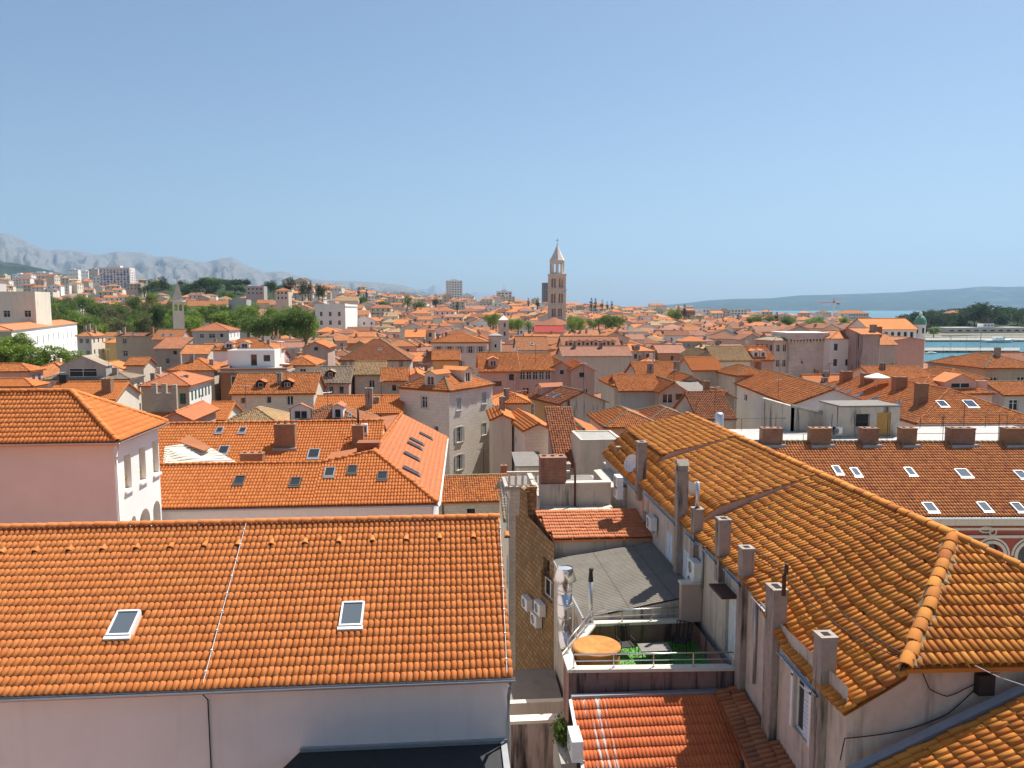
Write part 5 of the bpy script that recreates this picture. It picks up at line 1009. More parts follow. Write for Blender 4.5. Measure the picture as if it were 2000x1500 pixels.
cable('black cable looping from the hip across the grey end wall', [w_(1800, 1308), w_(1815, 1345), w_(1850, 1360), w_(1885, 1345), w_(1920, 1325)], sag=.02)
cable('black cable running from the dark box down the grey end wall to the lower left', [w_(1915, 1335), w_(1850, 1395), w_(1770, 1425), w_(1650, 1442), (8.2, 15.2, 14.2), (5.6, 14.6, 14.15)], sag=.03)
cable('steel-grey cable leaving the right end of the grey wall eave', [w_(1905, 1300, 16.4), w_(1950, 1322, 16.3), w_(2020, 1345, 16.1)], mat='cable_pale')
hp = HC+np.array([.1, -.1, .15])
cable('thin black cable stretched over the old tiles towards the chimneys', [hp, np.array([10.3, 18.9, 16.55]), np.array([10.0, 22.2, 17.0]), np.array([9.6, 24.7, 17.1])], sag=.08)
cable('second thin black cable above the old tiles', [hp+_Z*.05, np.array([10.5, 19.2, 16.8]), np.array([10.1, 22.3, 17.15]), np.array([9.6, 24.6, 17.3])], sag=.05)
# unseen houses added below the camera; their sunlit roofs bounce light onto the long house
house('unseen_bounce_house', 'low unseen house with orange roof, added to bounce light, left of the alley', xy=(-24, 4), w=15, d=9, h=7.5, roof='gable', slope=.42, rm='tile_new', wall='wall_white', lod=0)
house('unseen_bounce_house', 'low unseen house with orange hip roof, added to bounce light, beside the black flat roof', xy=(-7.5, 4.5), w=9, d=8.5, h=7.0, roof='hip', slope=.42, rm='tile_old', wall='wall_cream', lod=0)
# ---------------------------------------------------------------- Q: red facade building with six brick chimneys
TQ = thing('red_palace', 'red and white ornamented building with brown tiled roof and a row of brick chimneys', 'building', (33, 50, 0)); FOOT += [(26, 50, 7), (36, 50, 8), (44, 50, 7)]
q0, q1, q2, q3 = np.array([18.8, 45.6, 12.05]), np.array([47.0, 43.4, 12.05]), np.array([47.0, 51.3, 15.3]), np.array([18.8, 53.5, 15.4]); nQ = npl(q0, q1, q2); TQ_ = np.cross(nQ, (q1-q0)/np.linalg.norm(q1-q0)); SQ = (q1-q0)/np.linalg.norm(q1-q0)
m = MB(); deck(m, [p+dz for p in (q0, q1, q2, q3)], q0+dz, q1+dz); RQ = m.build('roof', 'tile_brown', TQ); tile_field(RQ, [q0, q1, q2, q3], q0, q1, 'mid', 'tile_redbrown', jit=.35)
ridge_tiles(RQ, q3, q2, 'mortar', r=.16, objs=False)
for k, (u, wd) in enumerate(((1509, 1.45), (1604, 1.45), (1700, 1.15), (1776, 1.05), (1880, 1.75), (1985, 1.6))):
    b_ = plane_hit(u, 872, q0, nQ); o_ = chimney(TQ, b_[0], b_[1]+.35, b_[2]-.4, ay(u, 836, b_[1]+.1)[2], wd, .8, 'brick' if k % 2 == 0 else 'brick_old', cap='pots', rot=-.078+.02*(k % 3-1)); f_ = MB(); f_.box(b_[0]-wd/2-.15, b_[0]+wd/2+.15, b_[1]-.35, b_[1]-.1, b_[2]-.1, b_[2]+.16); f_.build('flashing', 'flash', o_)
for u, v, a, op in ((1635, 921, .62, 1), (1671, 925, .62, 0), (1777, 924, .65, 0), (1881, 927, 1.0, 0), (1994, 930, .8, 0), (1816, 994, .85, 0), (1922, 993, .75, 0), (1988, 994, .75, 0)):
    skylight(TQ, plane_hit(u, v, q0, nQ), SQ, TQ_, a*.85, .95, fmat='frame_grey', pmat='pane_sky')
m = MB(); p0, p1 = q0[:2]+np.array([0, .55]), q1[:2]+np.array([0, .55]); eQ = (p1-p0)/np.linalg.norm(p1-p0); lQ = np.linalg.norm(p1-p0)
def qx(u, v): return (plane_hit(u, v, (*p0, 0), (-eQ[1], eQ[0], 0))-np.array([*p0, 0]))
opsq = []
for u in (1935, 2010, 1860): P = qx(u, 1085); opsq.append((P[:2]@eQ-.75, 6.0, 1.5, qx(u, 1062)[2]-6.0, 'arch'))
facade(m, p0, eQ, lQ, -1, 11.9, opsq, .35); m.build('wall', 'wall_red', TQ)
for o_ in opsq: window(TQ, p0, eQ, *o_[:4], 'w', dep=.3)
def qbox(name, z0_, z1_, d0, mat, x0=0.0, x1=None): T = lambda p: (p0[0]+eQ[0]*p[0]+eQ[1]*p[1], p0[1]+eQ[1]*p[0]-eQ[0]*p[1], p[2]); return MB().box(x0, x1 or lQ, .002, d0, z0_, z1_, T).build(name, mat, TQ)
qbox('gutter', 11.93, 12.02, .75, 'white_paint'); qbox('cornice', 11.45, 11.92, .45, 'coping'); qbox('string_course', 10.55, 10.72, .12, 'coping'); qbox('frieze_band', 11.05, 11.2, .10, 'coping')
for o_ in opsq:       # white archivolts, roundels
    cx_ = o_[0]+.75; cz_ = o_[1]+o_[3]-.75; T = lambda x, d_, z: (p0[0]+eQ[0]*x+eQ[1]*d_, p0[1]+eQ[1]*x-eQ[0]*d_, z); a_ = MB()
    for r0_, r1_, dd in ((.78, .98, .10), (1.05, 1.18, .07)):
        for k in range(16):
            A0_, A1_ = math.pi*k/16, math.pi*(k+1)/16; q_ = lambda a, r_, d_: T(cx_+math.cos(a)*r_, d_, cz_+math.sin(a)*r_)
            a_.poly([q_(A0_, r0_, dd), q_(A0_, r1_, dd), q_(A1_, r1_, dd), q_(A1_, r0_, dd)]); a_.poly([q_(A0_, r1_, 0), q_(A0_, r1_, dd), q_(A1_, r1_, dd), q_(A1_, r1_, 0)][::-1])
    a_.build('archivolt', 'coping', TQ); b_ = MB()
    for sx in (-.98, .78): b_.box(0, 1, 0, 1, 0, 1, lambda p, sx=sx: T(cx_+sx+p[0]*.2, .002+p[1]*.1, 6+p[2]*(cz_-6)))
    b_.build('pilaster', 'coping', TQ); c_ = MB(); ring = [T(cx_+.22*math.cos(k*math.pi/10), .06, cz_+1.55+.22*math.sin(k*math.pi/10)) for k in range(21)]; c_.tube(ring, .05, 6, cap=False); c_.build('roundel', 'coping', TQ)
P = qx(1925, 1034); c_ = MB(); ring = [(P[0]+p0[0]+eQ[0]*.42*math.cos(k*math.pi/12)+eQ[1]*.05, P[1]+p0[1]+eQ[1]*.42*math.cos(k*math.pi/12)-eQ[0]*.05, P[2]+.17*math.sin(k*math.pi/12)) for k in range(25)]; c_.tube(ring, .05, 6, cap=False); o_ = c_.build('oval_window', 'coping', TQ); MB().poly([(a, b_-.01, c) for a, b_, c in ring[:-1]]).build('pane', 'soot_and_shade', o_)  # black pane paints the dark interior behind the oval
# flat roof behind Q, penthouse, railings
TP_ = thing('flat_terrace_building', 'building with white gravel flat roof and thin black railings behind the brick chimneys', 'building', (32, 57, 0)); FOOT += [(26, 58, 6), (36, 57, 6), (44, 57, 6)]
m = MB(); m.box(17.5, 48, 53.9, 61.5, -1, 15.0); m.build('wall', 'wall_dirty', TP_); m = MB(); m.poly([(17.5, 53.9, 15.03), (48, 51.9, 15.03), (48, 61.5, 15.03), (17.5, 61.5, 15.03)]); m.build('roof', 'gravel', TP_)
rl_ = MB().tube([(20, 60.9, 16.0), (47, 60.9, 16.0)], .02, 4).build('railing', 'iron', TP_)
for k in range(15): x_ = 20+27*k/14; MB().tube([(x_, 60.9, 15.0), (x_, 60.9, 16.0 if k % 3 else 17.4)], .022, 4).build('railing_post', 'iron', rl_)
rl_ = MB().tube([(24, 54.6, 15.75), (47, 53.2, 15.75)], .02, 4).build('railing', 'iron', TP_)
for k in range(12): x_ = 24+23*k/11; MB().tube([(x_, 54.6-1.4*k/11, 15.0), (x_, 54.6-1.4*k/11, 15.75 if k % 2 else 17.2)], .02, 4).build('railing_post', 'iron', rl_)
a, b_ = ay(1672, 860, 57.0), ay(1755, 860, 57.0); top = ay(1700, 795, 57.0)[2]
TP2 = thing('roof_penthouse', 'grey rooftop hut with yellow wooden door and wide window on the flat roof', 'hut', (a[0]+1.5, 58, 15)); x0_, x1_ = ay(1640, 850, 57)[0], b_[0]; m = MB()
ws_ = ay(1672, 810, 57)[0]-x0_; ds_ = ay(1713, 810, 57)[0]-x0_; wt = ay(1690, 808, 57)[2]; dt = ay(1690, 806, 57)[2]
facade(m, (x0_, 57), (1, 0), x1_-x0_, 14.9, top, [(ws_, wt-1.05, 1.15, 1.05), (ds_, 15.05, 1.15, dt-15.05)], .15); facade(m, (x1_, 57), (0, 1), 3.4, 14.9, top, []); facade(m, (x0_, 60.4), (0, -1), 3.4, 14.9, top, []); m.build('wall', 'wall_dirty', TP2)
window(TP2, (x0_, 57), (1, 0), ws_, wt-1.05, 1.15, 1.05, 'd', fmat='frame_grey'); MB().box(x0_+ds_+.02, x0_+ds_+1.13, 57.08, 57.12, 15.06, dt-.02).build('door', 'wood_door', TP2); MB().box(x0_-.06, x1_+.06, 56.94, 60.46, top+.002, top+.12).build('roof', 'concrete_dark', TP2)
for k, (u, lb) in enumerate(((1632, 'white air conditioner beside the rooftop hut, left of a pair'), (1645, 'white air conditioner beside the rooftop hut, right of a pair'))): q = ay(u, 832, 56.6); ac_unit('air_conditioner', lb, q[0]-.4, 56.9, 15.3, (0.0, -1.0))
TW_ = thing('parapet_wall_house', 'low house with weathered curved parapet left of the rooftop hut', 'house', (24, 62, 0)); m = MB(); xa = ay(1545, 800, 60)[0]; za = ay(1545, 786, 60)[2]; xb_ = ay(1650, 800, 60)[0]; zb_ = ay(1650, 810, 60)[2]
m.poly([(xa, 60, -1), (xb_, 60, -1), (xb_, 60, zb_-.2), ((xa+xb_)/2, 60, za-.9), (xa, 60, za-.3)]); m.box(xa, xa+.3, 60, 66, -1, za-.3); m.build('wall', 'wall_dirty', TW_); m = MB(); m.tube([(xa, 59.95, za-.25), ((xa+xb_)/2, 59.95, za-.8), (xb_, 59.95, zb_-.15)], .16, 6); m.build('parapet_coping', 'concrete', TW_)
m = MB(); m.box(xa+.3, xb_+3, 60.1, 66, -1, 15.6); m.build('roof', 'concrete', TW_)
a = ay(1365, 880, 52); b_ = ay(1500, 852, 55); TV = thing('vaulted_roof_shed', 'white curved metal roof behind the old house ridge', 'shed', (a[0]+2, 53, 0)); m = MB(); za = ay(1440, 845, 54)[2]
for k in range(8):
    t0_, t1_ = k/8, (k+1)/8; f_ = lambda t: (15.5+t*4.6, za-2.2*t*t)
    (x0_, z0_), (x1_, z1_) = f_(t0_), f_(t1_); m.poly([(x0_, 49, z0_), (x1_, 49, z1_), (x1_, 57, z1_), (x0_, 57, z0_)])
m.build('roof', 'white_paint', TV); m = MB(); m.box(15.6, 20, 49.1, 56.9, -1, za-2.3); m.build('wall', 'wall_cream', TV); FOOT.append((17.5, 53, 4))
q = at(1405, 815, 57); T_ = thing('steel_water_heater', 'upright steel water cylinder on the pale roof behind the old ridge', 'water tank', (q[0], q[1], 15)); m = MB(); m.tube([(q[0], q[1], 14.8), (q[0], q[1], q[2]+.2), (q[0], q[1], q[2]+.35)], .33, 14, rs=[.33, .33, .2]); m.build('cylinder', 'zinc', T_, smooth=True); m = MB(); m.tube([(q[0]-.5, q[1], 14.8), (q[0]-.5, q[1], q[2]-.2), (q[0]-.2, q[1], q[2]-.2)], .03, 5); m.build('pipework', 'iron', T_)
# ================================================================== houses in the middle distance, placed by the pixel of an eave corner
G_ = 'grid'
H = house
# --- left edge
H('hip_house', 'orange hip-roofed house at left edge below the bright green trees', px=(-70, 724), u1=56, uc=84, h=16, roof='hip', rm='tile_old', wall='wall_pink', wins={'r': [(G_, 2, 1, .8, 1.3, 'w', .7, 3, .4)]}, lod=1, chim=((.2, .5, 1.0),))
H('hip_house', 'small hip-roofed house at left edge with chequer of new orange tiles and pinkish side wall', px=(-70, 753), u1=62, uc=87, h=16.3, roof='hip', rm='tile_new', wall='wall_pink', wins={'r': [(G_, 2, 1, .7, 1.2, 'w', .5, 3, .3)]})
H('hip_house', 'hip roof peeping over the white house ridge at the far left', px=(-80, 776), u1=26, uc=54, h=16.6, roof='hip', rm='tile_new', wall='wall_pink')
H('gable_house', 'house with straight orange gable roof and dark square chimney behind the white hip house', px=(88, 779), u1=222, h=15, d=7, roof='gable', slope=.43, rm='tile_new', wall='wall_cream', chim=((.84, .2, 1.5, 1.0, .9, 'brick_old', 'pots'), (.06, .5, .9, .8, .6, 'iron')))
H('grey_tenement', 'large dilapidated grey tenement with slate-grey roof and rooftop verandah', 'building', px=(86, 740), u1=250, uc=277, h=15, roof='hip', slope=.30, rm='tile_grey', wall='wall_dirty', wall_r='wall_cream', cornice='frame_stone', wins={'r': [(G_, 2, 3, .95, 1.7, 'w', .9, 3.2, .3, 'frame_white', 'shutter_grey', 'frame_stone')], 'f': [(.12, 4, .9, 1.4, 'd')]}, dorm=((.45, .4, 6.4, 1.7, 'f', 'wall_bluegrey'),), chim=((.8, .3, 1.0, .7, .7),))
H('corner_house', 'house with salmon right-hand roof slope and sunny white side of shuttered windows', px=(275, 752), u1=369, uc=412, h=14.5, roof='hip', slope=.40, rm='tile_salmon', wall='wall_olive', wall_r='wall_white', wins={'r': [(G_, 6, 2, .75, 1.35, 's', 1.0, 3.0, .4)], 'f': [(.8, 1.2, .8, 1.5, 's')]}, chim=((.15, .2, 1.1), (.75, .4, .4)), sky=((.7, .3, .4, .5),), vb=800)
q = at(320, 775, 97); T_ = thing('ruined_parapet', 'ruined stone wall with three broken merlons before the corner house', 'wall', (q[0], q[1], 0)); x0_ = at(296, 775, 97)[0]; x1_ = at(344, 775, 97)[0]; zt_ = at(320, 768, 97)[2]; zm = at(320, 748, 97)[2]
m = MB(); m.box(x0_, x1_, q[1], q[1]+.5, -1, zt_); m.build('wall_body', 'stone_dark', T_)
for k in range(3): xx = x0_+.05+k*(x1_-x0_-.65)/2; m = MB(); m.box(xx, xx+.6, q[1], q[1]+.5, zt_+.002, zm-.1*k); m.build('merlon', 'stone_dark', T_)
H('salmon_gable_house', 'little house with smooth salmon gable roof and white verge behind the brick-chimney roof', px=(316, 818), u1=372, h=14.4, d=8, roof='gabley', slope=.5, rm='tile_salmon', wall='wall_rose')
H('low_gable_house', 'low orange roof at the foot of the dark alley beside the yellow-tiled roof', px=(402, 818), u1=438, h=12.5, d=7, roof='gable', rm='tile_new', wall='wall_cream')
# --- between
H('brown_house', 'rust-brown rendered house with green shuttered window below a white roof terrace', px=(430, 724), u1=560, h=15.5, d=9, roof='flat', wall='wall_brown', cornice='concrete', parapet=.35, wins={'f': [(1.7, .9, 1.15, 1.8, 's', 'frame_white', 'shutter_green', 'frame_stone'), (1.7, 4.2, 1.15, 1.8, 's', 'frame_white', 'shutter_green', 'frame_stone'), (7.2, .9, 1.15, 1.8, 's', 'frame_white', 'shutter_green', 'frame_stone')]}, vb=790)
H('white_penthouse', 'white rooftop storey with terrace and vent boxes on the rust-brown house', px=(444, 686), u1=536, h=18.2, d=5, z0=15.4, roof='flat', parapet=.15, wall='wall_white', fill=False, wins={'f': [(.9, .5, 1.5, 1.2, 'd'), (3.6, .5, 1.0, 1.9, 'd'), (5.6, .6, 1.1, 1.1, 'd')]})
H('tile_roof_house', 'stone house with orange barrel roof and two dark recessed dormers', px=(453, 767), u1=612, h=14.5, d=8, roof='gable', slope=.52, rm='tile_old', wall='stone_pale', wins={'f': [(.42, .5, .6, .9, 'w'), (.67, .45, .8, 1.2, 'w'), (.1, .6, .6, .8, 'w')]}, dorm=((.33, .9, 1.1, .8, 'f', 'soot_and_shade'), (.66, .9, 1.3, .8, 'f', 'soot_and_shade')), chim=((.55, .22, 1.4, .6, .5),), vb=788)  # dormers coated black to paint the shade of open recesses
H('grey_tile_house', 'rose-plastered house with old grey-brown tiles beside the two-dormer roof', px=(612, 746), u1=681, h=15, d=7, roof='gable', slope=.52, rm='tile_grey', wall='wall_rose', wins={'f': [(G_, 3, 1, .7, 1.1, 'w', .6, 3, .3)]}, dorm=((.45, 1.0, 1.1, .8, 'f', 'soot_and_shade'),), vb=775)  # dormer coated black to paint the shade of a recess
H('yellow_tile_house', 'house with straw-yellow weathered hip roof just over the brick-chimney roof', px=(420, 834), u1=552, h=13, d=8, roof='hip', slope=.42, rm='tile_yellow', wall='wall_cream')
H('dormer_hip_house', 'brown-tiled hip roof with white dormer window right of the yellow roof', px=(556, 836), u1=722, h=13, d=8, roof='hip', slope=.44, rm='tile_brown', wall='wall_cream', dorm=((.60, 1.5, 1.1, 1.3, 'f', 'wall_white'), (.16, 1.4, 2.2, 1.2, 'f', 'wall_white')), sky=((.74, .25, .4, .5),))
H('long_tile_house', 'long orange roof with a tall pale chimney left of the big stone house', px=(616, 806), u1=782, h=13.4, d=7, roof='gable', slope=.42, rm='tile_new', wall='stone_pale', chim=((.62, .15, 2.2, .8, .7), (.7, .3, .6)), vb=825)
H('old_stone_house', 'narrow old stone house with yellowish gable roof and one white window', px=(693, 730), u1=748, h=15.8, d=6, roof='gable', slope=.5, rm='tile_yellow', wall='stone_pale', wins={'f': [(.5, .9, .8, 1.1, 'w'), (.3, 3.2, .7, 1.0, 'd')]}, vb=765)
H('small_old_house', 'small weathered house tucked between the yellow gable and the big stone house', px=(746, 742), u1=792, h=15.3, d=6, roof='gable', slope=.45, rm='tile_old', wall='stone_dark', wins={'f': [(.4, .6, .7, 1.0, 'w')]}, vb=770)
H('grey_gable_house', 'grey house with stepped wall and orange gable above the white penthouse', px=(590, 678), u1=640, h=18, d=9, roof='gabley', slope=.45, rm='tile_old', wall='wall_rose', wins={'f': [(.45, -.3, .8, 1.0, 'd'), (.6, 2.4, .8, .8, 'd')]}, vb=712)
H('corner_hip_house', 'hip-roofed house with cream wall right of the white penthouse', px=(556, 712), u1=614, h=16, d=9, roof='hip', slope=.45, rm='tile_old', wall='wall_cream', wins={'f': [(.5, .7, 1.0, 1.5, 'w')]}, vb=728)
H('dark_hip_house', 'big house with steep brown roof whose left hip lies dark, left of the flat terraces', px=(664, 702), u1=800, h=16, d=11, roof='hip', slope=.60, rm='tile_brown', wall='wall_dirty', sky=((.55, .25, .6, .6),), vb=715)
H('arched_dormer_house', 'house with orange roof and curved dormers behind the white penthouse', px=(416, 683), u1=536, h=17, d=9, roof='hip', slope=.45, rm='tile_old', wall='wall_white', dorm=((.25, .5, 1.8, 1.1), (.5, .5, 1.8, 1.1)), chim=((.75, .4, 1.2), (.85, .3, 1.0)), vb=695)
# --- the big stone house and neighbours
H('stone_tower_house', 'big square stone house with orange hip roof and two dormers, centre of the town', px=(877, 762), u1=962, ul=780, h=16, rot=54, roof='hip', slope=.52, o=.2, rm='tile_old', wall='stone_white', wall_l='stone_white', cornice=None,
  wins={'f': [(.16, 1.1, .85, 1.35, 's', 'frame_white', 'shutter_grey', 'frame_stone'), (.74, .9, .85, 1.35, 's', 'frame_white', 'shutter_grey', 'frame_stone'), (.16, 4.4, .95, 1.7, 'o', 'frame_white', 'shutter_grey', 'frame_stone'), (.16, 7.6, .95, 1.7, 'o', 'frame_white', 'shutter_grey', 'frame_stone'), (.74, 4.6, .85, 1.4, 's', 'frame_white', 'shutter_grey', 'frame_stone')], 'l': [(.45, .9, .85, 1.3, 'w', 'frame_white', 'shutter_grey', 'frame_stone'), (.15, 3.6, .9, 1.3, 'a'), (.7, 4.2, .6, .9, 'd')]},
  dorm=((.55, .8, 1.5, 1.5, 'f', 'wall_cream'), (.42, .5, 1.6, 1.4, 'l', 'wall_cream')), vb=935)
H('pyramid_roof_house', 'little house with pyramid of new orange tiles right of the big stone house', px=(990, 785), u1=1032, h=14.2, d=5, roof='hip', rm='tile_new', wall='wall_beige', chim=((.02, .3, 1.4, .6, .6),), vb=810)
H('slope_roof_house', 'orange slope dropping between the big stone house and the ochre house', px=(962, 817), u1=1000, h=13.3, d=7, roof='gabley', rm='tile_new', wall='wall_cream', chim=((.6, .5, 1.6, .6, .6),), vb=830)
H('stone_gable_house', 'small stone house with orange gable roof in front of the ochre house', px=(1026, 838), u1=1077, ul=990, h=13, rot=6, roof='gabley', slope=.42, rm='tile_new', wall='stone_white', wall_l='stone_white', wins={'f': [(.3, 3.5, .35, 1.0, 'd')], 'l': [(.5, 1.6, .6, .6, 'd')]}, vb=915)
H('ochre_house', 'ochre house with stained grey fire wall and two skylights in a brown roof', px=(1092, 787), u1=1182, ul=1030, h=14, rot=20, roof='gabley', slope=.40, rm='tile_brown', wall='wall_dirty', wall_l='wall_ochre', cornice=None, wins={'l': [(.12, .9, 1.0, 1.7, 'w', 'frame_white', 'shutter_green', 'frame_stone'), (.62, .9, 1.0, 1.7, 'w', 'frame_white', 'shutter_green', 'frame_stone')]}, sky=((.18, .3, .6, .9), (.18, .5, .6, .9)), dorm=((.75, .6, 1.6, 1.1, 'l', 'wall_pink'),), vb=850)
H('pink_gable_house', 'pink house with broad gable wall right of the big stone house', px=(938, 724), u1=1012, h=15.5, d=10, roof='gable', slope=.5, rm='tile_old', wall='wall_pink', wins={'f': [(.2, 1.6, 2.2, .9, 'd'), (.75, .5, .9, 1.1, 'd')]}, dorm=((.35, 1.0, 1.5, 1.2, 'f', 'wall_pink'),), vb=770)
H('pink_band_house', 'pink house with a band of dark windows under its orange eave', px=(1012, 722), u1=1079, h=15.6, d=10, roof='gable', slope=.45, rm='tile_old', wall='wall_pink', wins={'f': [(G_, 5, 1, .8, 1.3, 'w', .3, 3, .2), (.12, 2.8, 1.1, 1.5, 'w'), (.6, 2.8, 1.1, 1.5, 'w')]}, vb=760)
H('pink_twin_gable_house', 'pale pink gabled house, left of the two gables beside the dark window band', px=(1079, 716), u1=1115, h=16, d=10, roof='gabley', slope=.55, rm='tile_old', wall='wall_pink', wins={'f': [(.4, .5, .7, .8, 'd')]}, vb=745)
H('pink_twin_gable_house', 'pale pink gabled house, right of the two gables beside the dark window band', px=(1115, 722), u1=1161, h=15.6, d=10, roof='gabley', slope=.5, rm='tile_old', wall='wall_pink', wins={'f': [(.35, .4, .9, .9, 'd'), (.5, 3.0, .9, 1.1, 'w')]}, vb=748)
H('stone_palace', 'long stone palace with three rows of windows and round corner turret', 'building', px=(844, 668), u1=952, h=18, d=10, roof='hip', slope=.32, rm='tile_old', wall='stone_white', cornice='frame_stone', wins={'f': [(G_, 5, 3, .95, 1.5, 'o', .9, 3.1, .3, 'frame_white', 'shutter_grey', 'frame_stone')]}, chim=((.1, .4, 1.2), (.25, .5, 1.0)), vb=725)
q = at(967, 675, 172); T_ = thing('round_turret', 'round stone turret at the right end of the stone palace', 'turret', (q[0], q[1], 0)); SHIELD.append((954, 981, 170, 700)); m = MB(); zt_ = at(967, 657, 172)[2]; m.tube([(q[0], q[1], -1), (q[0], q[1], zt_)], 1.5, 20); m.build('turret_wall', 'stone_pale', T_); m = MB(); m.tube([(q[0], q[1], zt_+.002), (q[0], q[1], zt_+.25), (q[0], q[1], zt_+.75)], 1.7, 20, rs=[1.7, 1.7, .3]); m.build('turret_roof', 'concrete', T_); m = MB(); m.box(q[0]-.2, q[0]+.2, q[1]-1.53, q[1]-1.4, zt_-2.4, zt_-1.7); m.build('loophole', 'soot_and_shade', T_)  # loophole is a black block painting the shade of a slit
H('yellow_wall_house', 'house with ochre-yellow wall and flat orange roof in front of the stone palace', px=(846, 702), u1=896, h=16.2, d=7, roof='gable', slope=.4, rm='tile_old', wall='wall_yellow', vb=725)
# --- behind the old roof, right of centre
H('white_slab_house', 'beige house with pale flat slab roof touching the far end of the old roof', px=(1134, 862), u1=1216, h=14.8, d=4.5, roof='flat', parapet=.12, wall='wall_beige', deckm='concrete', vb=925)
H('brown_shed_roof_house', 'house with weathered brown tile slope left of the white slab roof', px=(1092, 905), u1=1134, h=12.5, d=7, roof='shed', slope=.5, rm='tile_brown', wall='wall_rose')
H('white_gable_house', 'white gabled house with orange roof and two small skylights behind the slab roof', px=(1098, 856), u1=1180, h=13.6, d=8, roof='gabley', slope=.42, rm='tile_old', wall='wall_cream', sky=((.25, .3, .5, .7), (.25, .45, .5, .7)))
H('pale_panel_shed', 'low shed with pale panel roof beside the broad brick chimney', 'shed', px=(1014, 908), u1=1054, h=12.2, d=3.2, roof='shed', slope=.12, rm='concrete_dark', lod=0, wall='wall_cream')
H('orange_fan_house', 'house with fan of orange tiles directly behind the old roof ridge', px=(1185, 832), u1=1290, h=13.4, d=9, roof='hip', slope=.4, rm='tile_old', wall='wall_pink')
H('brown_hip_house', 'brown-tiled hip roof behind the crest of the old roof', px=(1262, 826), u1=1368, h=13.2, d=8, roof='hip', slope=.38, rm='tile_brown', wall='wall_beige')
H('brown_hip_house', 'brown-tiled gable roof left of the long cream building', px=(1366, 815), u1=1432, h=13.2, d=9, roof='gable', slope=.5, rm='tile_brown', wall='wall_beige')
H('pink_gable_house', 'rose-pink house with wide attic windows under a pointed gable', px=(1289, 764), u1=1344, h=14.6, d=9, roof='gabley', slope=.62, rm='tile_old', wall='wall_rose', wins={'f': [(.10, .35, 1.35, 1.2, 'w'), (.56, .3, 1.0, .9, 'd'), (.12, 2.9, .6, .6, 'd'), (.62, 2.8, .6, .6, 'd')]}, vb=806)
H('grey_wall_house', 'house with broad grey wall and orange roof left of the rose-pink gable', px=(1212, 762), u1=1288, h=14.5, d=8, roof='gable', slope=.4, rm='tile_old', wall='wall_bluegrey', vb=795)
H('stepped_roof_house', 'orange double-step roof above the broad grey wall', px=(1200, 752), u1=1270, h=15, d=9, roof='hip', slope=.4, rm='tile_new', wall='wall_beige', fill=True, vb=760)
H('two_chimney_house', 'orange roof with two square chimneys behind the rose-pink gable', px=(1249, 737), u1=1328, h=15, d=9, roof='gable', slope=.42, rm='tile_old', wall='wall_beige', chim=((.30, .1, 1.6, .8, .7), (.96, .1, 1.9, .8, .7)), vb=745)
H('attic_window_house', 'house with a row of attic windows under an orange verge right of the rose gable', px=(1328, 745), u1=1372, h=15, d=8, roof='gabley', slope=.5, rm='tile_old', wall='wall_beige', wins={'f': [(.45, .1, 1.6, .9, 'w')]}, vb=755)
H('white_awning_house', 'shabby house with white sloping sheet roof near the long cream building', px=(1350, 772), u1=1386, h=13.8, d=6, roof='shed', slope=.2, rm='concrete_dark', lod=0, wall='wall_dirty', wins={'f': [(.3, 1.2, .8, .9, 'd')]}, chim=((.98, .2, 1.5, .7, .7, 'brick_old'),), vb=795)
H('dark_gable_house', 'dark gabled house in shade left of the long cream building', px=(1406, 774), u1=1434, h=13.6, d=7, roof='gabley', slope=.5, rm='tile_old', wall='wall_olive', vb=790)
H('long_cream_building', 'long cream building with slanting orange roof and small windows below the square stone tower', 'building', px=(1547, 788), w=9, ul=1434, h=14.5, rot=-7, roof='gabley', slope=.38, rm='tile_old', wall='wall_white', wins={'l': [(.22, 1.2, 1.6, .8, 'd'), (.60, 1.3, .6, 1.4, 'w'), (.66, 1.3, .6, 1.4, 'w'), (.72, 1.3, .6, 1.4, 'w'), (.78, 1.3, .6, 1.4, 'w'), (.84, 1.3, .6, 1.4, 'w'), (.90, 1.3, .6, 1.4, 'w')]}, vb=800)
H('skylight_hip_building', 'wide building with dark orange hip roof, row of slanting skylights and brick chimneys', 'building', px=(1793, 824), u1=2040, ul=1572, h=14, rot=-6, roof='hip', slope=.42, rm='tile_old', wall='wall_white', gut=True,
  sky=((.12, .92, .8, 1.2), (.12, .84, .8, 1.2), (.12, .75, .8, 1.2), (.12, .66, .8, 1.2), (.12, .55, .8, 1.2), (.12, .42, .9, 1.3), (.12, .25, .9, 1.3), (.32, .10, .9, 1.2), (.55, .10, 1.1, 1.4), (.8, .10, .9, 1.2)),
  chim=((.30, .85, 1.3, 1.3, 1.1, 'brick_old'), (.34, .68, 1.3, 1.3, 1.1, 'brick_old'), (.35, .42, 1.5, 1.3, 1.1, 'brick_old'), (.22, .16, 2.2, 1.0, 1.0, 'brick_old')), vb=832)
H('far_hip_house', 'orange roof with large pink roof light behind the skylight building', px=(1790, 768), u1=1938, h=15, d=9, roof='hip', slope=.35, rm='tile_old', wall='wall_pink', dorm=((.65, 1.0, 4.0, .9, 'f', 'wall_pink'),), chim=((.97, .2, 1.2, 1.2, .9, 'wall_pink'),))
H('terrace_roof_house', 'orange gable roof between the beige blank wall and the skylight building', px=(1722, 744), u1=1832, h=15.4, d=10, roof='gable', slope=.3, rm='tile_old', wall='wall_beige', chim=((.3, .4, .9),))
H('olive_harbour_house', 'olive-grey house with hip roof at the right edge above the harbour', px=(1925, 718), u1=2040, h=17, d=12, roof='hip', slope=.35, rm='tile_old', wall='wall_olive', cornice='concrete', wins={'f': [(G_, 4, 2, 1.1, 1.5, 'w', 1.3, 3.3, .3)]}, chim=((.5, .3, 1.3),), vb=755)
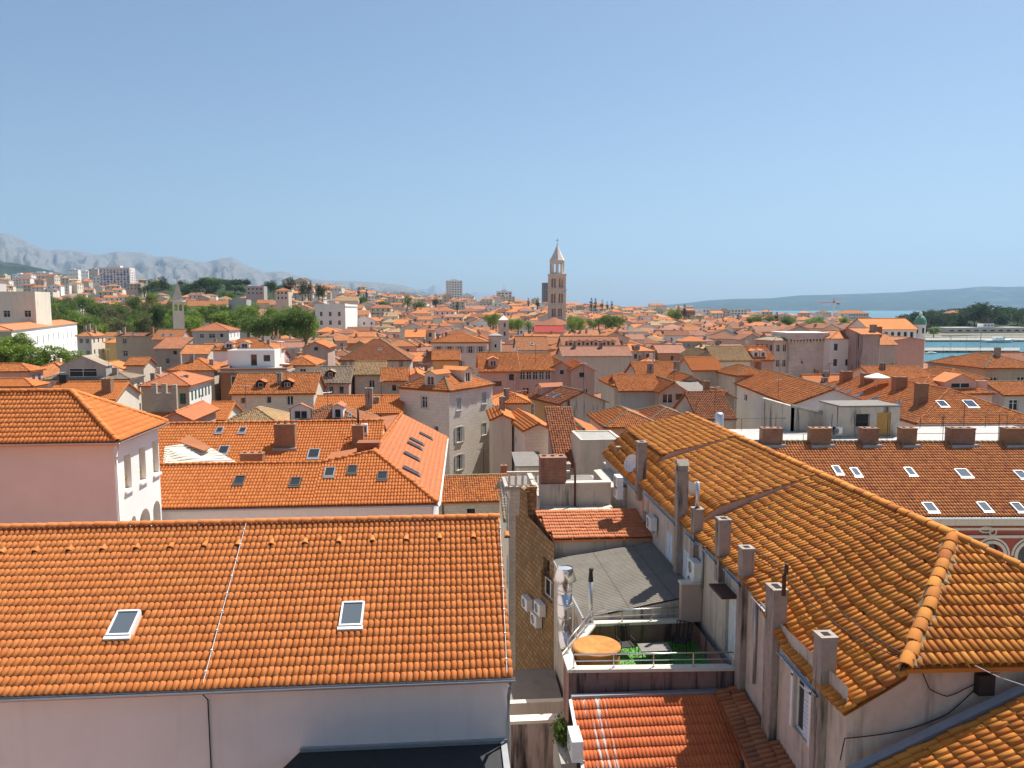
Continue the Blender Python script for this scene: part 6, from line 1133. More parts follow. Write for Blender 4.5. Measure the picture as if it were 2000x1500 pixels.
H('small_hip_house', 'small orange hip roof left of the olive-grey harbour house', px=(1850, 740), u1=1926, h=15.8, d=9, roof='hip', slope=.38, rm='tile_old', wall='wall_cream')
H('right_edge_house', 'cream house with flat eave and windows at the right edge below the olive-grey one', px=(1962, 770), u1=2060, h=14.5, d=7, roof='gable', slope=.35, rm='tile_old', wall='wall_bluegrey', wins={'f': [(G_, 3, 1, 1.2, 1.3, 'w', .7, 3, .3)]})
q = at(1713, 738, 92); T_ = thing('parasol', 'white parasol on a roof terrace near the skylight building', 'parasol', (q[0], q[1], q[2]-1.6)); m = MB(); m.tube([(q[0], q[1], q[2]-2.0), (q[0], q[1], q[2]+.45)], .04, 6); m.build('pole', 'white_paint', T_); m = MB(); m.tube([(q[0], q[1], q[2]-.05), (q[0], q[1], q[2]+.1), (q[0], q[1], q[2]+.6)], 1.5, 8, cap=False, rs=[1.5, 1.48, .05]); m.build('canopy', 'canvas', T_)
# --- rows below the bell tower
H('dormer_row_house', 'long house with a row of red dormers below the bell tower', px=(1102, 680), u1=1212, h=17, d=9, roof='gable', slope=.5, rm='tile_brown', wall='stone_pale', dorm=tuple((.12+.15*k, .6, 1.1, 1.1) for k in range(6)), lod=0, wins={'f': [(G_, 5, 1, .9, 1.0, 'd', .8, 3, .3)]})
H('wide_orange_house', 'wide low orange roof in front of the dormer row', px=(1100, 694), u1=1232, h=16, d=8, roof='gable', slope=.4, rm='tile_pink', lod=0, wall='wall_beige', chim=((.2, .4, 1), (.6, .4, 1)))
H('broad_gable_house', 'house with tall orange gable left of the dormer row', px=(1012, 682), u1=1070, h=16.4, d=10, roof='gable', slope=.5, rm='tile_old', lod=0, wall='wall_white', sky=((.5, .2, .7, .9),))
H('yellow_gable_house', 'old gabled house with patchy yellow roof toward the square stone tower', px=(1398, 703), u1=1466, h=16.5, d=9, roof='gable', slope=.45, rm='tile_yellow', wall='wall_cream', wins={'f': [(.2, 2.2, .8, 1.2, 'a'), (.35, 2.2, .8, 1.2, 'a'), (.7, .8, .8, 1.1, 'd')]}, vb=722)
H('white_gable_front_house', 'pale gable front with square window left of the patchy yellow roof', px=(1360, 697), u1=1402, h=16.8, d=9, roof='gabley', slope=.6, rm='tile_yellow', wall='wall_bluegrey', wins={'f': [(.4, .2, .9, .8, 'd')]}, vb=703)
H('twin_dormer_house', 'orange roof with two white dormers left of the square stone tower', px=(1466, 702), u1=1510, h=16.5, d=8, roof='gable', slope=.5, rm='tile_old', wall='wall_rose', dorm=((.3, .6, 1.1, 1.1, 'f', 'wall_white'), (.62, .6, 1.1, 1.1, 'f', 'wall_white')), vb=712)
H('stone_hip_house', 'stone house with orange hip roof and dark chimney below the patchy yellow roof', px=(1436, 732), u1=1502, h=15.6, d=8, roof='hip', slope=.42, rm='tile_old', wall='stone_pale', chim=((.85, .3, 1.5, .8, .8, 'brick_old'),), vb=750)
H('orange_ridge_house', 'new orange ridge roof left of the small stone hip house', px=(1354, 722), u1=1410, h=15.8, d=8, roof='gable', slope=.4, rm='tile_new', wall='wall_beige', vb=735)
H('pink_long_house', 'long pinkish house with grey hip roof just left of the square stone tower', px=(1512, 664), u1=1542, ul=1474, h=18.5, rot=14, roof='hip', slope=.3, rm='tile_grey', lod=0, wall='wall_cream', wall_l='wall_rose', wins={'f': [(G_, 2, 3, .9, 1.5, 'w', 1.0, 3.2, .3)], 'l': [(G_, 4, 3, .8, 1.4, 'd', 1.0, 3.2, .3)]}, vb=725)  # rosier left wall and cream front paint in shaded and lit sides
H('beige_apartment_house', 'pale apartment house with orange hip roof right of the square stone tower', px=(1622, 660), u1=1684, h=19, d=11, roof='hip', slope=.4, rm='tile_old', lod=0, wall='wall_white', wins={'f': [(.12, 1.2, .8, 1.4, 's'), (.12, 4.4, .8, 1.4, 's'), (.5, 4.4, .8, 1.4, 'd'), (.78, 1.2, .8, 1.4, 'd'), (.78, 4.4, .8, 1.4, 'd')]}, vb=730)
H('beige_fire_wall_house', 'tall beige house with blank stained wall and chimney stack beside the apartment house', px=(1684, 652), u1=1719, h=20, d=10, roof='gable', slope=.2, rm='tile_old', lod=0, wall='wall_stain', chim=((.9, .2, 1.4, 1.0, 1.0),), vb=730)
H('beige_middle_house', 'low beige house with orange roof between fire wall and blank gable', px=(1719, 672), u1=1750, h=17.5, d=9, roof='gable', slope=.45, rm='tile_old', lod=0, wall='wall_beige', wins={'f': [(.5, 4.5, .9, 1.8, 'w')]}, chim=((.5, .4, 2.0, .8, .8, 'brick_old'),), vb=735)
H('blank_gable_house', 'pinkish house with big blank wall left of the harbour water', px=(1748, 664), u1=1806, h=18, d=9, roof='gabley', slope=.16, rm='tile_old', lod=0, wall='wall_pink', wall_r='wall_white', vb=735)  # right wall coated white to paint in its sunlit edge
H('harbour_palace', 'white harbour building with orange roof and rows of windows behind the beige houses', 'building', px=(1698, 642), u1=1790, h=20, d=11, roof='gable', slope=.45, rm='tile_new', lod=0, wall='wall_white', wins={'f': [(G_, 7, 2, .9, 1.5, 'd', .8, 3.3, .3)]}, vb=700)
q = at(1797, 640, 196); T_ = thing('dome_turret', 'white corner turret with green copper dome by the harbour', 'turret', (q[0], q[1], 0)); m = MB(); zt_ = at(1797, 634, 196)[2]; m.tube([(q[0], q[1], -1), (q[0], q[1], zt_)], 1.35, 16); m.build('turret_wall', 'wall_white', T_); m = MB(); zd = zt_; m.tube([(q[0], q[1], zd+.002)]+[(q[0], q[1], zd+.1+2.3*math.sin(a*math.pi/14)) for a in range(7)]+[(q[0], q[1], zd+3.2)], 1.5, 16, rs=[1.6]+[1.5*math.cos(a*math.pi/14) for a in range(7)]+[.1]); m.build('dome', 'copper', T_, smooth=True); m = MB(); m.tube([(q[0], q[1], zd+2.3), (q[0], q[1], zd+2.9), (q[0], q[1], zd+3.4)], .4, 8, rs=[.4, .4, .05]); m.build('lantern', 'white_paint', T_)
for k in range(3):
    a = math.pi*(1.2+.3*k); m = MB(); c_ = (q[0]+1.36*math.cos(a), q[1]+1.36*math.sin(a)); m.box(c_[0]-.22, c_[0]+.22, c_[1]-.05, c_[1]+.05, zt_-2.2, zt_-.8); m.build('window', 'pane', T_)
# square stone tower
q0_ = az(1541, 650, 20); wq = solve_u(q0_, (1, 0, 0), 1621); T_ = thing('square_stone_tower', 'massive square stone tower with corbelled top and white rim', 'tower', (q0_[0]+wq/2, q0_[1]+wq/2, 0)); SHIELD.append((1541, 1622, q0_[1], 735)); FOOT.append((q0_[0]+wq/2, q0_[1]+wq/2, wq*.7)); x0_, y0_ = q0_[0], q0_[1]
m = MB(); facade(m, (x0_+.35, y0_+.35), (1, 0), wq-.7, -1, 18.2, [(wq*.62, 11.5, .5, .9), (wq*.3, 13.5, .4, .6)], .4); facade(m, (x0_+wq-.35, y0_+.35), (0, 1), wq-.7, -1, 18.2, []); facade(m, (x0_+.35, y0_+wq-.35), (0, -1), wq-.7, -1, 18.2, []); facade(m, (x0_+wq-.35, y0_+wq-.35), (-1, 0), wq-.7, -1, 18.2, []); m.build('tower_wall', 'stone_keep', T_)
m = MB(); 
for a, b_, c_, d_ in ((0, wq, 0, .7), (0, wq, wq-.7, wq), (0, .7, .7, wq-.7), (wq-.7, wq, .7, wq-.7)): m.box(x0_+a, x0_+b_, y0_+c_, y0_+d_, 18.7, 19.8)
m.build('parapet', 'stone_keep', T_); m = MB(); m.box(x0_-.1, x0_+wq+.1, y0_-.1, y0_+wq+.1, 19.802, 20.05); m.build('rim', 'wall_white', T_)
nk = 13
for k in range(nk):
    xx = x0_+.05+(wq-.45)*k/(nk-1); m = MB(); m.poly([(xx, y0_+.02, 18.698), (xx+.35, y0_+.02, 18.698), (xx+.35, y0_+.352, 17.4), (xx, y0_+.352, 17.4)]); m.poly([(xx, y0_+.02, 18.698), (xx, y0_+.352, 17.4), (xx, y0_+.352, 18.698)]); m.poly([(xx+.35, y0_+.02, 18.698), (xx+.35, y0_+.352, 18.698), (xx+.35, y0_+.352, 17.4)]); m.build('corbel', 'stone_pale', T_)
    m = MB(); yy = y0_+.05+(wq-.45)*k/(nk-1); m.poly([(x0_+.02, yy, 18.698), (x0_+.352, yy, 17.4), (x0_+.352, yy+.35, 17.4), (x0_+.02, yy+.35, 18.698)]); m.poly([(x0_+.02, yy, 18.698), (x0_+.352, yy, 18.698), (x0_+.352, yy, 17.4)]); m.build('corbel', 'stone_pale', T_)
# --- far left group
H('flat_beige_block', 'flat-topped beige block with two windows at the far left above the white school', 'building', px=(-60, 572), u1=68, uc=98, h=29.5, roof='flat', parapet=.4, wall='wall_cream', wall_r='wall_cream', z0=10, wins={'f': [(.5, 5.0, 1.8, 1.9, 'w'), (.82, 5.0, 1.8, 1.9, 'w')]}, lod=0)
H('white_school', 'long white building with a row of narrow windows and salmon roof at far left', 'building', px=(-55, 645), u1=22, uc=150, h=20, rot=17, roof='hip', slope=.3, rm='tile_salmon', lod=0, wall='wall_olive', wall_r='wall_white', cornice='white_paint', z0=5, wins={'r': [(G_, 12, 1, 1.0, 2.6, 'd', 2.3, 4, 1.0), (G_, 12, 1, 1.0, 2.2, 'd', 6.2, 4, 1.0)]}, vb=690)  # olive front paints in the shaded side of the white walls
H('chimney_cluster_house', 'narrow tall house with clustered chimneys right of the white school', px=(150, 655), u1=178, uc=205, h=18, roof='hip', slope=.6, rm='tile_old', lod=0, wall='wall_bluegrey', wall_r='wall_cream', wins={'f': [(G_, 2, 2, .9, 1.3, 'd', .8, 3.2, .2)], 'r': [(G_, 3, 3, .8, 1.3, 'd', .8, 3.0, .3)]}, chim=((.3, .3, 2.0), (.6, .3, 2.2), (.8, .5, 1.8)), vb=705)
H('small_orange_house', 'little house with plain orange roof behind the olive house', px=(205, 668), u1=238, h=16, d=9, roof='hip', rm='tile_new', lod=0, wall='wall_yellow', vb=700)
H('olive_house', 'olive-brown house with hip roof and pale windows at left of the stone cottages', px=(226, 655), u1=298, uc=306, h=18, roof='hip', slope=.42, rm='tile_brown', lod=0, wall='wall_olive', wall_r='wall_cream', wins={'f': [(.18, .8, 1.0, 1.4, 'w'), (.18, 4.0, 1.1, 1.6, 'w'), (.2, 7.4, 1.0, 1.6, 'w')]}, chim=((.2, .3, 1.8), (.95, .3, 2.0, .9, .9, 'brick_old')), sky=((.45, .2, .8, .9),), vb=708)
H('pink_stone_house', 'pinkish house with dormers behind the dark stone cottage', px=(298, 662), u1=350, h=17.5, d=10, roof='gable', slope=.45, rm='tile_old', lod=0, wall='wall_rose', sky=((.3, .2, .8, .9), (.6, .2, .8, .9)), wins={'f': [(.6, 1.2, .8, 1.0, 'd')]})
H('dark_stone_house', 'dark stone cottage with sloping top and two small windows', px=(302, 680), u1=352, h=16.4, d=8, roof='shed', slope=.25, rm='tile_brown', lod=0, wall='stone_dark', wins={'f': [(.7, .5, .9, 1.0, 'd'), (.4, 2.2, .9, 1.2, 'd')]}, vb=706)
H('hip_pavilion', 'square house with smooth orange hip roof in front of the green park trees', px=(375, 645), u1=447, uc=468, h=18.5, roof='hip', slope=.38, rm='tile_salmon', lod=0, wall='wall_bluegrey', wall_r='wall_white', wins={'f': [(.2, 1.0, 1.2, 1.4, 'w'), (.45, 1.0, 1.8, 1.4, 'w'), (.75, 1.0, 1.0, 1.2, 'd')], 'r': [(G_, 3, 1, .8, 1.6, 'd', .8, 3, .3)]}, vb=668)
H('stone_barn', 'stone barn with orange lean roof below the hip pavilion', px=(355, 690), u1=405, h=16, d=8, roof='gable', slope=.4, rm='tile_old', lod=0, wall='stone_pale', vb=698)
H('ridge_house', 'orange ridged roof with chimney in front of the stone barn', px=(330, 722), u1=418, h=15.6, d=8, roof='hip', slope=.42, rm='tile_old', wall='wall_beige', chim=((.4, .3, 1.3), (.85, .3, 1.0)))
H('little_shed_house', 'little orange-roofed shed beside bushes left of the ridged roof', px=(246, 712), u1=280, h=15.6, d=5, roof='gable', rm='tile_old', wall='wall_beige')
H('white_classical_block', 'white flat-roofed classical block with three tall windows by the park', 'building', px=(615, 597), u1=674, uc=698, h=26.6, roof='flat', parapet=.8, wall='wall_white', cornice='white_paint', z0=8, wins={'f': [(G_, 3, 2, 1.4, 2.4, 'w', 3.2, 4.6, .8)]}, lod=0, vb=640)
# ================================================================== terrain, sea, mountains
def sstep(a, b_, x): t_ = np.clip((np.asarray(x, float)-a)/(b_-a), 0, 1); return t_*t_*(3-2*t_)
def uD(x, y):
    q0_ = np.asarray(x)*CR[0]+np.asarray(y)*CR[1]; D = np.asarray(x)*_Fh[0]+np.asarray(y)*_Fh[1]; return 1000+FPX*q0_/np.maximum(D, 1), D
HU = ([-400, 0, 200, 450, 620, 760, 900, 1100, 1300, 1500, 1700], [56, 54, 52, 50, 44, 34, 26, 21, 13, 5, 0])
def ground_z(x, y):
    u, D = uD(x, y); z = np.interp(u, *HU)*sstep(360, 1000, D)
    water = sstep(1680, 1730, u+0*D)*sstep(255, 275, D); z = z*(1-water)-9*water
    sea = sstep(1330, 1420, u)*sstep(1650, 1720, D); z = z*(1-sea)-14*sea
    pen = sstep(1735, 1800, u)*sstep(735, 750, D)*(1-sstep(1250, 1300, D)); z = z*(1-pen)+(2+8*sstep(760, 900, D))*pen
    return z
us_ = np.linspace(-900, 2900, 150); Ds = np.concatenate([[-40, 5], np.linspace(20, 400, 30), np.linspace(420, 1800, 60), np.geomspace(1850, 11000, 14)])
V = []
for D in Ds:
    for u in us_:
        Dm = max(abs(D), 60); P = _Fh*D+CR*(u-1000)/FPX*Dm*(1.6 if D < 60 else 1); V.append((P[0], P[1], float(ground_z(P[0], P[1]))-1.2 if D > 60 else -1.2))
nu = len(us_); Fq = np.array([(j*nu+i, j*nu+i+1, (j+1)*nu+i+1, (j+1)*nu+i) for j in range(len(Ds)-1) for i in range(nu-1)])
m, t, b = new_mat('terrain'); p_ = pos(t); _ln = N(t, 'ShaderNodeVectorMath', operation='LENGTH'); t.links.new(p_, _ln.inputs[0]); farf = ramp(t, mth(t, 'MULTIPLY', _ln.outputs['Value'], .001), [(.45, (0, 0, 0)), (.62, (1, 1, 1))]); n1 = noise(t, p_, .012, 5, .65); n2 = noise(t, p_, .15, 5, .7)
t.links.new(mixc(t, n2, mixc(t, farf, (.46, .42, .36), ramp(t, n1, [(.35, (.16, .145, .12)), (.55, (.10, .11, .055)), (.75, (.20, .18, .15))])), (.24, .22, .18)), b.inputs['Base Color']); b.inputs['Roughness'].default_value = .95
tag(link('ground', fast_mesh('ground', np.array(V), Fq, smooth=True), None, 'terrain'), kind='structure')
# sea
m, t, b = new_mat('sea'); p_ = pos(t); b.inputs['Base Color'].default_value = (.015, .085, .10, 1); b.inputs['Roughness'].default_value = .22; b.inputs['Specular IOR Level'].default_value = .5
bump(t, b, mth(t, 'ADD', noise(t, p_, .9, 4, .6), noise(t, scl(t, p_, (.05, .2, 1)), 1.0, 3, .6)), .55, .5)
n1 = noise(t, p_, .004, 3, .5); t.links.new(mixc(t, n1, (.010, .10, .12), (.02, .135, .15)), b.inputs['Base Color'])
us2 = np.linspace(1150, 2900, 30); D2 = np.geomspace(260, 26000, 40); V = []
for D in D2:
    for u in us2: P = _Fh*D+CR*(u-1000)/FPX*D; V.append((P[0], P[1], -3.0))
n_ = len(us2); tag(link('sea', fast_mesh('sea', np.array(V), np.array([(j*n_+i, j*n_+i+1, (j+1)*n_+i+1, (j+1)*n_+i) for j in range(len(D2)-1) for i in range(n_-1)])), None, 'sea'), kind='structure')
# mountains
def vnoise(x, y, seed=0):
    xi = np.floor(x).astype(int); yi = np.floor(y).astype(int); fx = x-xi; fy = y-yi; fx = fx*fx*(3-2*fx); fy = fy*fy*(3-2*fy)
    def h_(a, b_): v = np.sin(a*127.1+b_*311.7+seed*74.7)*43758.5453; return v-np.floor(v)
    return (h_(xi, yi)*(1-fx)+h_(xi+1, yi)*fx)*(1-fy)+(h_(xi, yi+1)*(1-fx)+h_(xi+1, yi+1)*fx)*fy
def fbm(x, y, o=5, seed=0, ridged=False):
    r = 0; a = .5; 
    for k in range(o):
        n_ = vnoise(x*2**k, y*2**k, seed+k); r = r+a*((1-np.abs(2*n_-1)) if ridged else n_); a *= .5
    return r
def range_mesh(name, prof, Dn, Df, base_v, seed, mat, rough=.18, nu=420, nt_=60, uu=None):
    pu = np.array([p[0] for p in prof], float); pv = np.array([p[1] for p in prof], float); U_ = np.linspace(pu[0], pu[-1], nu); V = np.zeros((nt_+14, nu, 3))
    Dc = Dn+(Df-Dn)*.72
    crest = CAMH+(603-np.interp(U_, pu, pv))/FPX*Dc
    for j in range(nt_+14):
        f_ = j/(nt_-1); D = Dn+(Dc-Dn)*f_ if f_ <= 1 else Dc+(Df-Dc)*(f_-1)*4
        s_ = f_**1.25 if f_ <= 1 else max(0.0, 1-(f_-1)*3.6)
        rg_ = fbm(U_/38.0, np.full(nu, D/900.0), 5, seed, True)-.55; amp = rough*crest*np.sin(min(f_, 1.0)*math.pi)**.8
        z = crest*s_*1.0+rg_*amp*1.6 if f_ <= 1 else crest*s_
        P = CR[None]*((U_-1000)/FPX*D)[:, None]+_Fh[None]*D; V[j, :, :2] = P[:, :2]; V[j, :, 2] = np.maximum(z, -6)
    nr = nt_+14; Fq = np.array([(j*nu+i, j*nu+i+1, (j+1)*nu+i+1, (j+1)*nu+i) for j in range(nr-1) for i in range(nu-1)])
    return tag(link(name, fast_mesh(name, V.reshape(-1, 3), Fq, smooth=False), None, mat), kind='structure')
m, t, b = new_mat('karst'); p_ = pos(t); n1 = noise(t, p_, .0022, 8, .78); n2 = noise(t, p_, .016, 8, .8); sz = N(t, 'ShaderNodeSeparateXYZ'); t.links.new(p_, sz.inputs[0])
rock = mixc(t, n2, (.12, .115, .105), (.29, .275, .255)); scrub = mixc(t, n2, (.018, .032, .024), (.045, .06, .038)); hgt = mth(t, 'MULTIPLY', sz.outputs[2], .0009)
f_ = ramp(t, mth(t, 'ADD', mth(t, 'MULTIPLY', mth(t, 'ADD', n1, mth(t, 'MULTIPLY', n2, .6)), .62), hgt), [(.66, (0, 0, 0)), (.76, (1, 1, 1))]); t.links.new(mixc(t, f_, scrub, rock), b.inputs['Base Color']); b.inputs['Roughness'].default_value = 1.0; b.inputs['Specular IOR Level'].default_value = 0
bump(t, b, n2, .6, 60)
m, t, b = new_mat('island'); p_ = pos(t); n2 = noise(t, scl(t, p_, (1, 1, 2.5)), .0028, 7, .72); t.links.new(ramp(t, n2, [(.35, (.02, .035, .026)), (.56, (.04, .055, .038)), (.66, (.15, .14, .12)), (.82, (.2, .19, .17))]), b.inputs['Base Color']); b.inputs['Roughness'].default_value = 1.0; b.inputs['Specular IOR Level'].default_value = 0
range_mesh('mountain_ridge', [(-700, 440), (-400, 470), (-200, 446), (-80, 450), (0, 457), (28, 459), (52, 468), (80, 482), (105, 492), (130, 489), (160, 492), (205, 500), (235, 493), (285, 495), (310, 503), (345, 503), (380, 510), (405, 514), (440, 506), (460, 504), (480, 516), (520, 533), (555, 531), (590, 541), (640, 549), (700, 550), (745, 553), (790, 558), (830, 570), (870, 588), (930, 603)], 6500, 15000, 600, 3, 'karst', .34)
range_mesh('foothill', [(-700, 505), (-300, 512), (0, 511), (40, 515), (100, 528), (170, 545), (260, 552), (420, 566), (560, 575), (700, 585), (860, 598)], 2600, 5600, 600, 9, 'island', .10, nt_=30)
range_mesh('far_mountain', [(560, 606), (700, 592), (780, 572), (815, 566), (838, 564), (850, 556), (866, 568), (890, 574), (930, 571), (980, 578), (1040, 590), (1120, 600), (1200, 606)], 19000, 24000, 600, 21, 'karst', .12, nt_=24)
range_mesh('island_ridge', [(1110, 608), (1190, 602), (1260, 599), (1330, 593), (1380, 587), (1430, 584), (1500, 583), (1560, 577), (1620, 576), (1700, 573), (1760, 571), (1800, 567), (1860, 565), (1910, 560), (1960, 561), (2000, 560), (2200, 552), (2500, 558), (2900, 590)], 11500, 17500, 600, 31, 'island', .10, nu=260, nt_=30)
m, t, b = new_mat('scrub'); p_ = pos(t); n2 = noise(t, p_, .08, 6, .75); t.links.new(ramp(t, n2, [(.3, (.014, .028, .012)), (.55, (.035, .055, .022)), (.8, (.09, .085, .05))]), b.inputs['Base Color']); b.inputs['Roughness'].default_value = 1.0; bump(t, b, n2, 1.0, 3.0)
def mound(name, u0, u1, D0, D1, lift):
    U_ = np.linspace(u0, u1, 40); D_ = np.linspace(D0, D1, 24); V = []
    for j, D in enumerate(D_):
        for i, u in enumerate(U_):
            e = math.sin(math.pi*i/39)**.4*math.sin(math.pi*j/23)**.5; P = _Fh*D+CR*(u-1000)/FPX*D; V.append((P[0], P[1], float(ground_z(P[0], P[1]))-2.5+(lift+2.5)*e+.8*float(vnoise(np.array(i*.9), np.array(j*.9)))*e))
    tag(link(name, fast_mesh(name, np.array(V), np.array([(j*40+i, j*40+i+1, (j+1)*40+i+1, (j+1)*40+i) for j in range(23) for i in range(39)]), smooth=True), None, 'scrub'), kind='structure')
mound('headland', 1752, 2400, 782, 1240, 12); mound('wooded_hill', 235, 620, 640, 1180, 5)
# ================================================================== harbour
def pier(name, label, u0, u1, vn, D0, D1, zt=-1.7):
    a, b_ = _Fh*D0+CR*(u0-1000)/FPX*D0, _Fh*D0+CR*(u1-1000)/FPX*D0; c_, d_ = _Fh*D1+CR*(u1-1000)/FPX*D1, _Fh*D1+CR*(u0-1000)/FPX*D1
    m = MB(); top = [(p[0], p[1], zt) for p in (a, b_, c_, d_)]; bot = [(p[0], p[1], -6) for p in (a, b_, c_, d_)]; m.poly(top)
    for k in range(4): m.poly([bot[k], bot[(k+1) % 4], top[(k+1) % 4], top[k]])
    T_ = thing(name, label, 'pier', (*((a+c_)/2)[:2], -4)); m.build('deck', 'quay', T_)
    n_ = 9; 
    for k in range(n_): q = a+(b_-a)*(k+.5)/n_; f = MB(); f.tube([(q[0], q[1]-.25, -3.3), (q[0], q[1]-.25, -1.8)], .28, 8); f.build('fender', 'iron', T_)
    return T_
pier('harbour_pier', 'nearer pale stone pier crossing the harbour water', 1795, 1992, 0, 492, 528); pier('harbour_pier', 'farther pale stone pier below the ferry terminal', 1790, 2300, 0, 655, 716)
pier('harbour_quay', 'long quay under the wooded headland', 1770, 2400, 0, 728, 775)
for k, (u, D, hh) in enumerate(((1822, 700, 9), (1905, 690, 9), (1975, 700, 9), (1855, 512, 8), (1915, 505, 12), (1960, 512, 8))):
    P = _Fh*D+CR*(u-1000)/FPX*D; T_ = thing('pier_lamp', 'slender lamp mast on the nearer harbour pier' if D < 600 else 'slender lamp mast on the farther harbour pier', 'lamp', (P[0], P[1], -1.7), 'harbour pier lamps'); m = MB(); m.tube([(P[0], P[1], -1.7), (P[0], P[1], hh-1.7)], .12, 6); m.build('mast', 'gutter', T_); m = MB(); m.box(P[0]-.7, P[0]+.7, P[1]-.15, P[1]+.15, hh-1.698, hh-1.5); m.build('lamp_head', 'gutter', T_)
def boat(u, D, L_, label, mast, hue='white_paint', rz=0.0):
    P = _Fh*D+CR*(u-1000)/FPX*D; T_ = thing('boat', label, 'boat', (P[0], P[1], -3.0), 'boats in the harbour'); c, s = math.cos(rz), math.sin(rz); K = lambda p: (P[0]+p[0]*c-p[1]*s, P[1]+p[0]*s+p[1]*c, -3.0+p[2]); m = MB(); W_ = L_*.16
    sec = [(-.5, .8, .9), (-.2, 1.0, .9), (.15, .95, 1.0), (.38, .5, 1.15), (.5, .03, 1.3)]; rings = []
    for f, w_, h_ in sec: rings.append([K((f*L_, -W_*w_, h_*L_*.09)), K((f*L_, -W_*w_*.6, -.2)), K((f*L_, W_*w_*.6, -.2)), K((f*L_, W_*w_, h_*L_*.09))])
    for A_, B_ in zip(rings, rings[1:]):
        for k in range(3): m.poly([A_[k], A_[k+1], B_[k+1], B_[k]])
        m.poly([A_[3], A_[0], B_[0], B_[3]])
    m.poly(rings[0]); m.build('hull', hue, T_); m = MB(); m.box(-L_*.18, L_*.15, -W_*.6, W_*.6, L_*.085, L_*.17, K); m.build('cabin', 'white_paint', T_)
    if mast: m = MB(); m.tube([K((L_*.03, 0, L_*.09)), K((L_*.03, 0, L_*1.35))], .08, 5); m.tube([K((L_*.03, 0, L_*.25)), K((-L_*.4, 0, L_*.24))], .1, 5); m.build('mast', 'gutter', T_)
for u, D, L_, lb, ms, rz in ((1819, 478, 8, 'small white motor boat by the nearer pier, at its left end', False, .1), (1888, 395, 11, 'sailing boat with bare mast in the near harbour water, middle one', True, 1.4), (1858, 388, 10, 'sailing boat with bare mast in the near harbour water, left one', True, 1.5), (1915, 402, 12, 'sailing boat with bare mast in the near harbour water, right one', True, 1.45), (1950, 640, 26, 'white excursion boat moored at the farther pier', False, .05)): boat(u, D, L_, lb, ms, rz=rz)
def far_box_building(name, label, cat, u0, u1, vt, D, d_, base, wall, wins=None, roof='flat', **kw):
    z_ = float(at((u0+u1)/2, vt, D)[2]); A_ = at(u0, vt, D); return house(name, label, cat, xy=(A_[0], A_[1]), u1=u1, h=z_, d=d_, z0=base, roof=roof, wall=wall, wins=wins, lod=0, simplewin=True, fill=True, **kw)
G_ = 'grid'
far_box_building('ferry_terminal', 'long low white-roofed ferry terminal under the wooded headland', 'building', 1848, 2200, 640, 765, 24, -2, 'wall_beige', {'f': [(G_, 22, 1, 4.5, 1.6, 'd', 2.2, 4, 2)]}, parapet=.3, cornice='white_paint', deckm='wall_white')
far_box_building('terminal_tower', 'white control cabin rising above the ferry terminal', 'building', 1921, 1942, 633, 768, 9, 0, 'wall_white', {'f': [(G_, 3, 1, 2, 1.2, 'd', .8, 4, .4)]})
far_box_building('quay_warehouse', 'low warehouse on the quay left of the ferry terminal', 'building', 1842, 1935, 656, 742, 10, -2, 'wall_olive', {'f': [(G_, 8, 1, 2.5, 1.4, 'd', 1.0, 4, 1)]}, deckm='concrete')
# ================================================================== landmarks
# bell tower (about 390 m away)
DT = 392.0; cT = at(1087.5, 640, DT); cx_, cy_ = cT[0], cT[1]
def tz_(v): return float(at(1087.5, v, DT)[2])
TB_ = thing('bell_tower', 'tall Romanesque stone bell tower with stacked arcades and pointed octagonal spire', 'tower', (cx_, cy_, 0)); SHIELD.append((1040, 1120, 385, 650)); FOOT.append((cx_, cy_, 16)); RT_ = math.radians(-8)
def tower_stage(name, half, z0, z1, ops, thick=.9, mat='stone_tower', corn=.35):
    m = MB()
    for k in range(4):
        a = RT_+k*math.pi/2; ex = np.array([math.cos(a), math.sin(a)]); n_ = np.array([ex[1], -ex[0]]); O_ = np.array([cx_, cy_])-ex*half+n_*half
        facade(m, O_, ex, 2*half, z0, z1, ops, thick); O2 = np.array([cx_, cy_])+ex*(half-thick)+n_*(half-thick)
        ops2 = [(2*half-thick-(o[0]+o[2]), o[1], o[2], o[3])+tuple(o[4:]) for o in ops]; ops2 = [(o[0], o[1], o[2], o[3]) for o in ops2]
        facade(m, O2, -ex, 2*(half-thick), z0, z1, ops2, .01)
    o_ = m.build(name, mat, TB_)
    c_ = MB(); T = lambda p: (cx_+p[0]*math.cos(RT_)-p[1]*math.sin(RT_), cy_+p[0]*math.sin(RT_)+p[1]*math.cos(RT_), p[2])
    for a, b_, c2, d2 in ((-half-corn, half+corn, -half-corn, -half+.5), (-half-corn, half+corn, half-.5, half+corn), (-half-corn, -half+.5, -half+.5, half-.5), (half-.5, half+corn, -half+.5, half-.5)): c_.box(a, b_, c2, d2, z1+.002, z1+.45, T)
    c_.build('cornice', 'stone_white', TB_)
    for o in ops[::2]:           # slim columns between the paired arches of the two sides in view
        for k in (0, 3):
            a = RT_+k*math.pi/2; ex = np.array([math.cos(a), math.sin(a)]); n_ = np.array([ex[1], -ex[0]]); P = np.array([cx_, cy_])-ex*half+n_*(half-.35)+ex*(o[0]+o[2]+.14)-n_*-.36
            q = MB(); q.tube([(P[0], P[1], o[1]), (P[0], P[1], o[1]+.25), (P[0], P[1], o[1]+o[3]-.35), (P[0], P[1], o[1]+o[3]-.02)], .14, 8, rs=[.24, .15, .15, .3]); q.build('column', 'stone_white', TB_)
W2 = 4.55
def pair(z0, z1, w_=.95, gap=.28, off=1.85): h_ = z1-z0; c_ = W2; return [(c_+g+sx*(w_/2+gap/2)-w_/2, z0+h_*.18, w_, h_*.60, 'arch') for g in (-off, off) for sx in (-1, 1)]
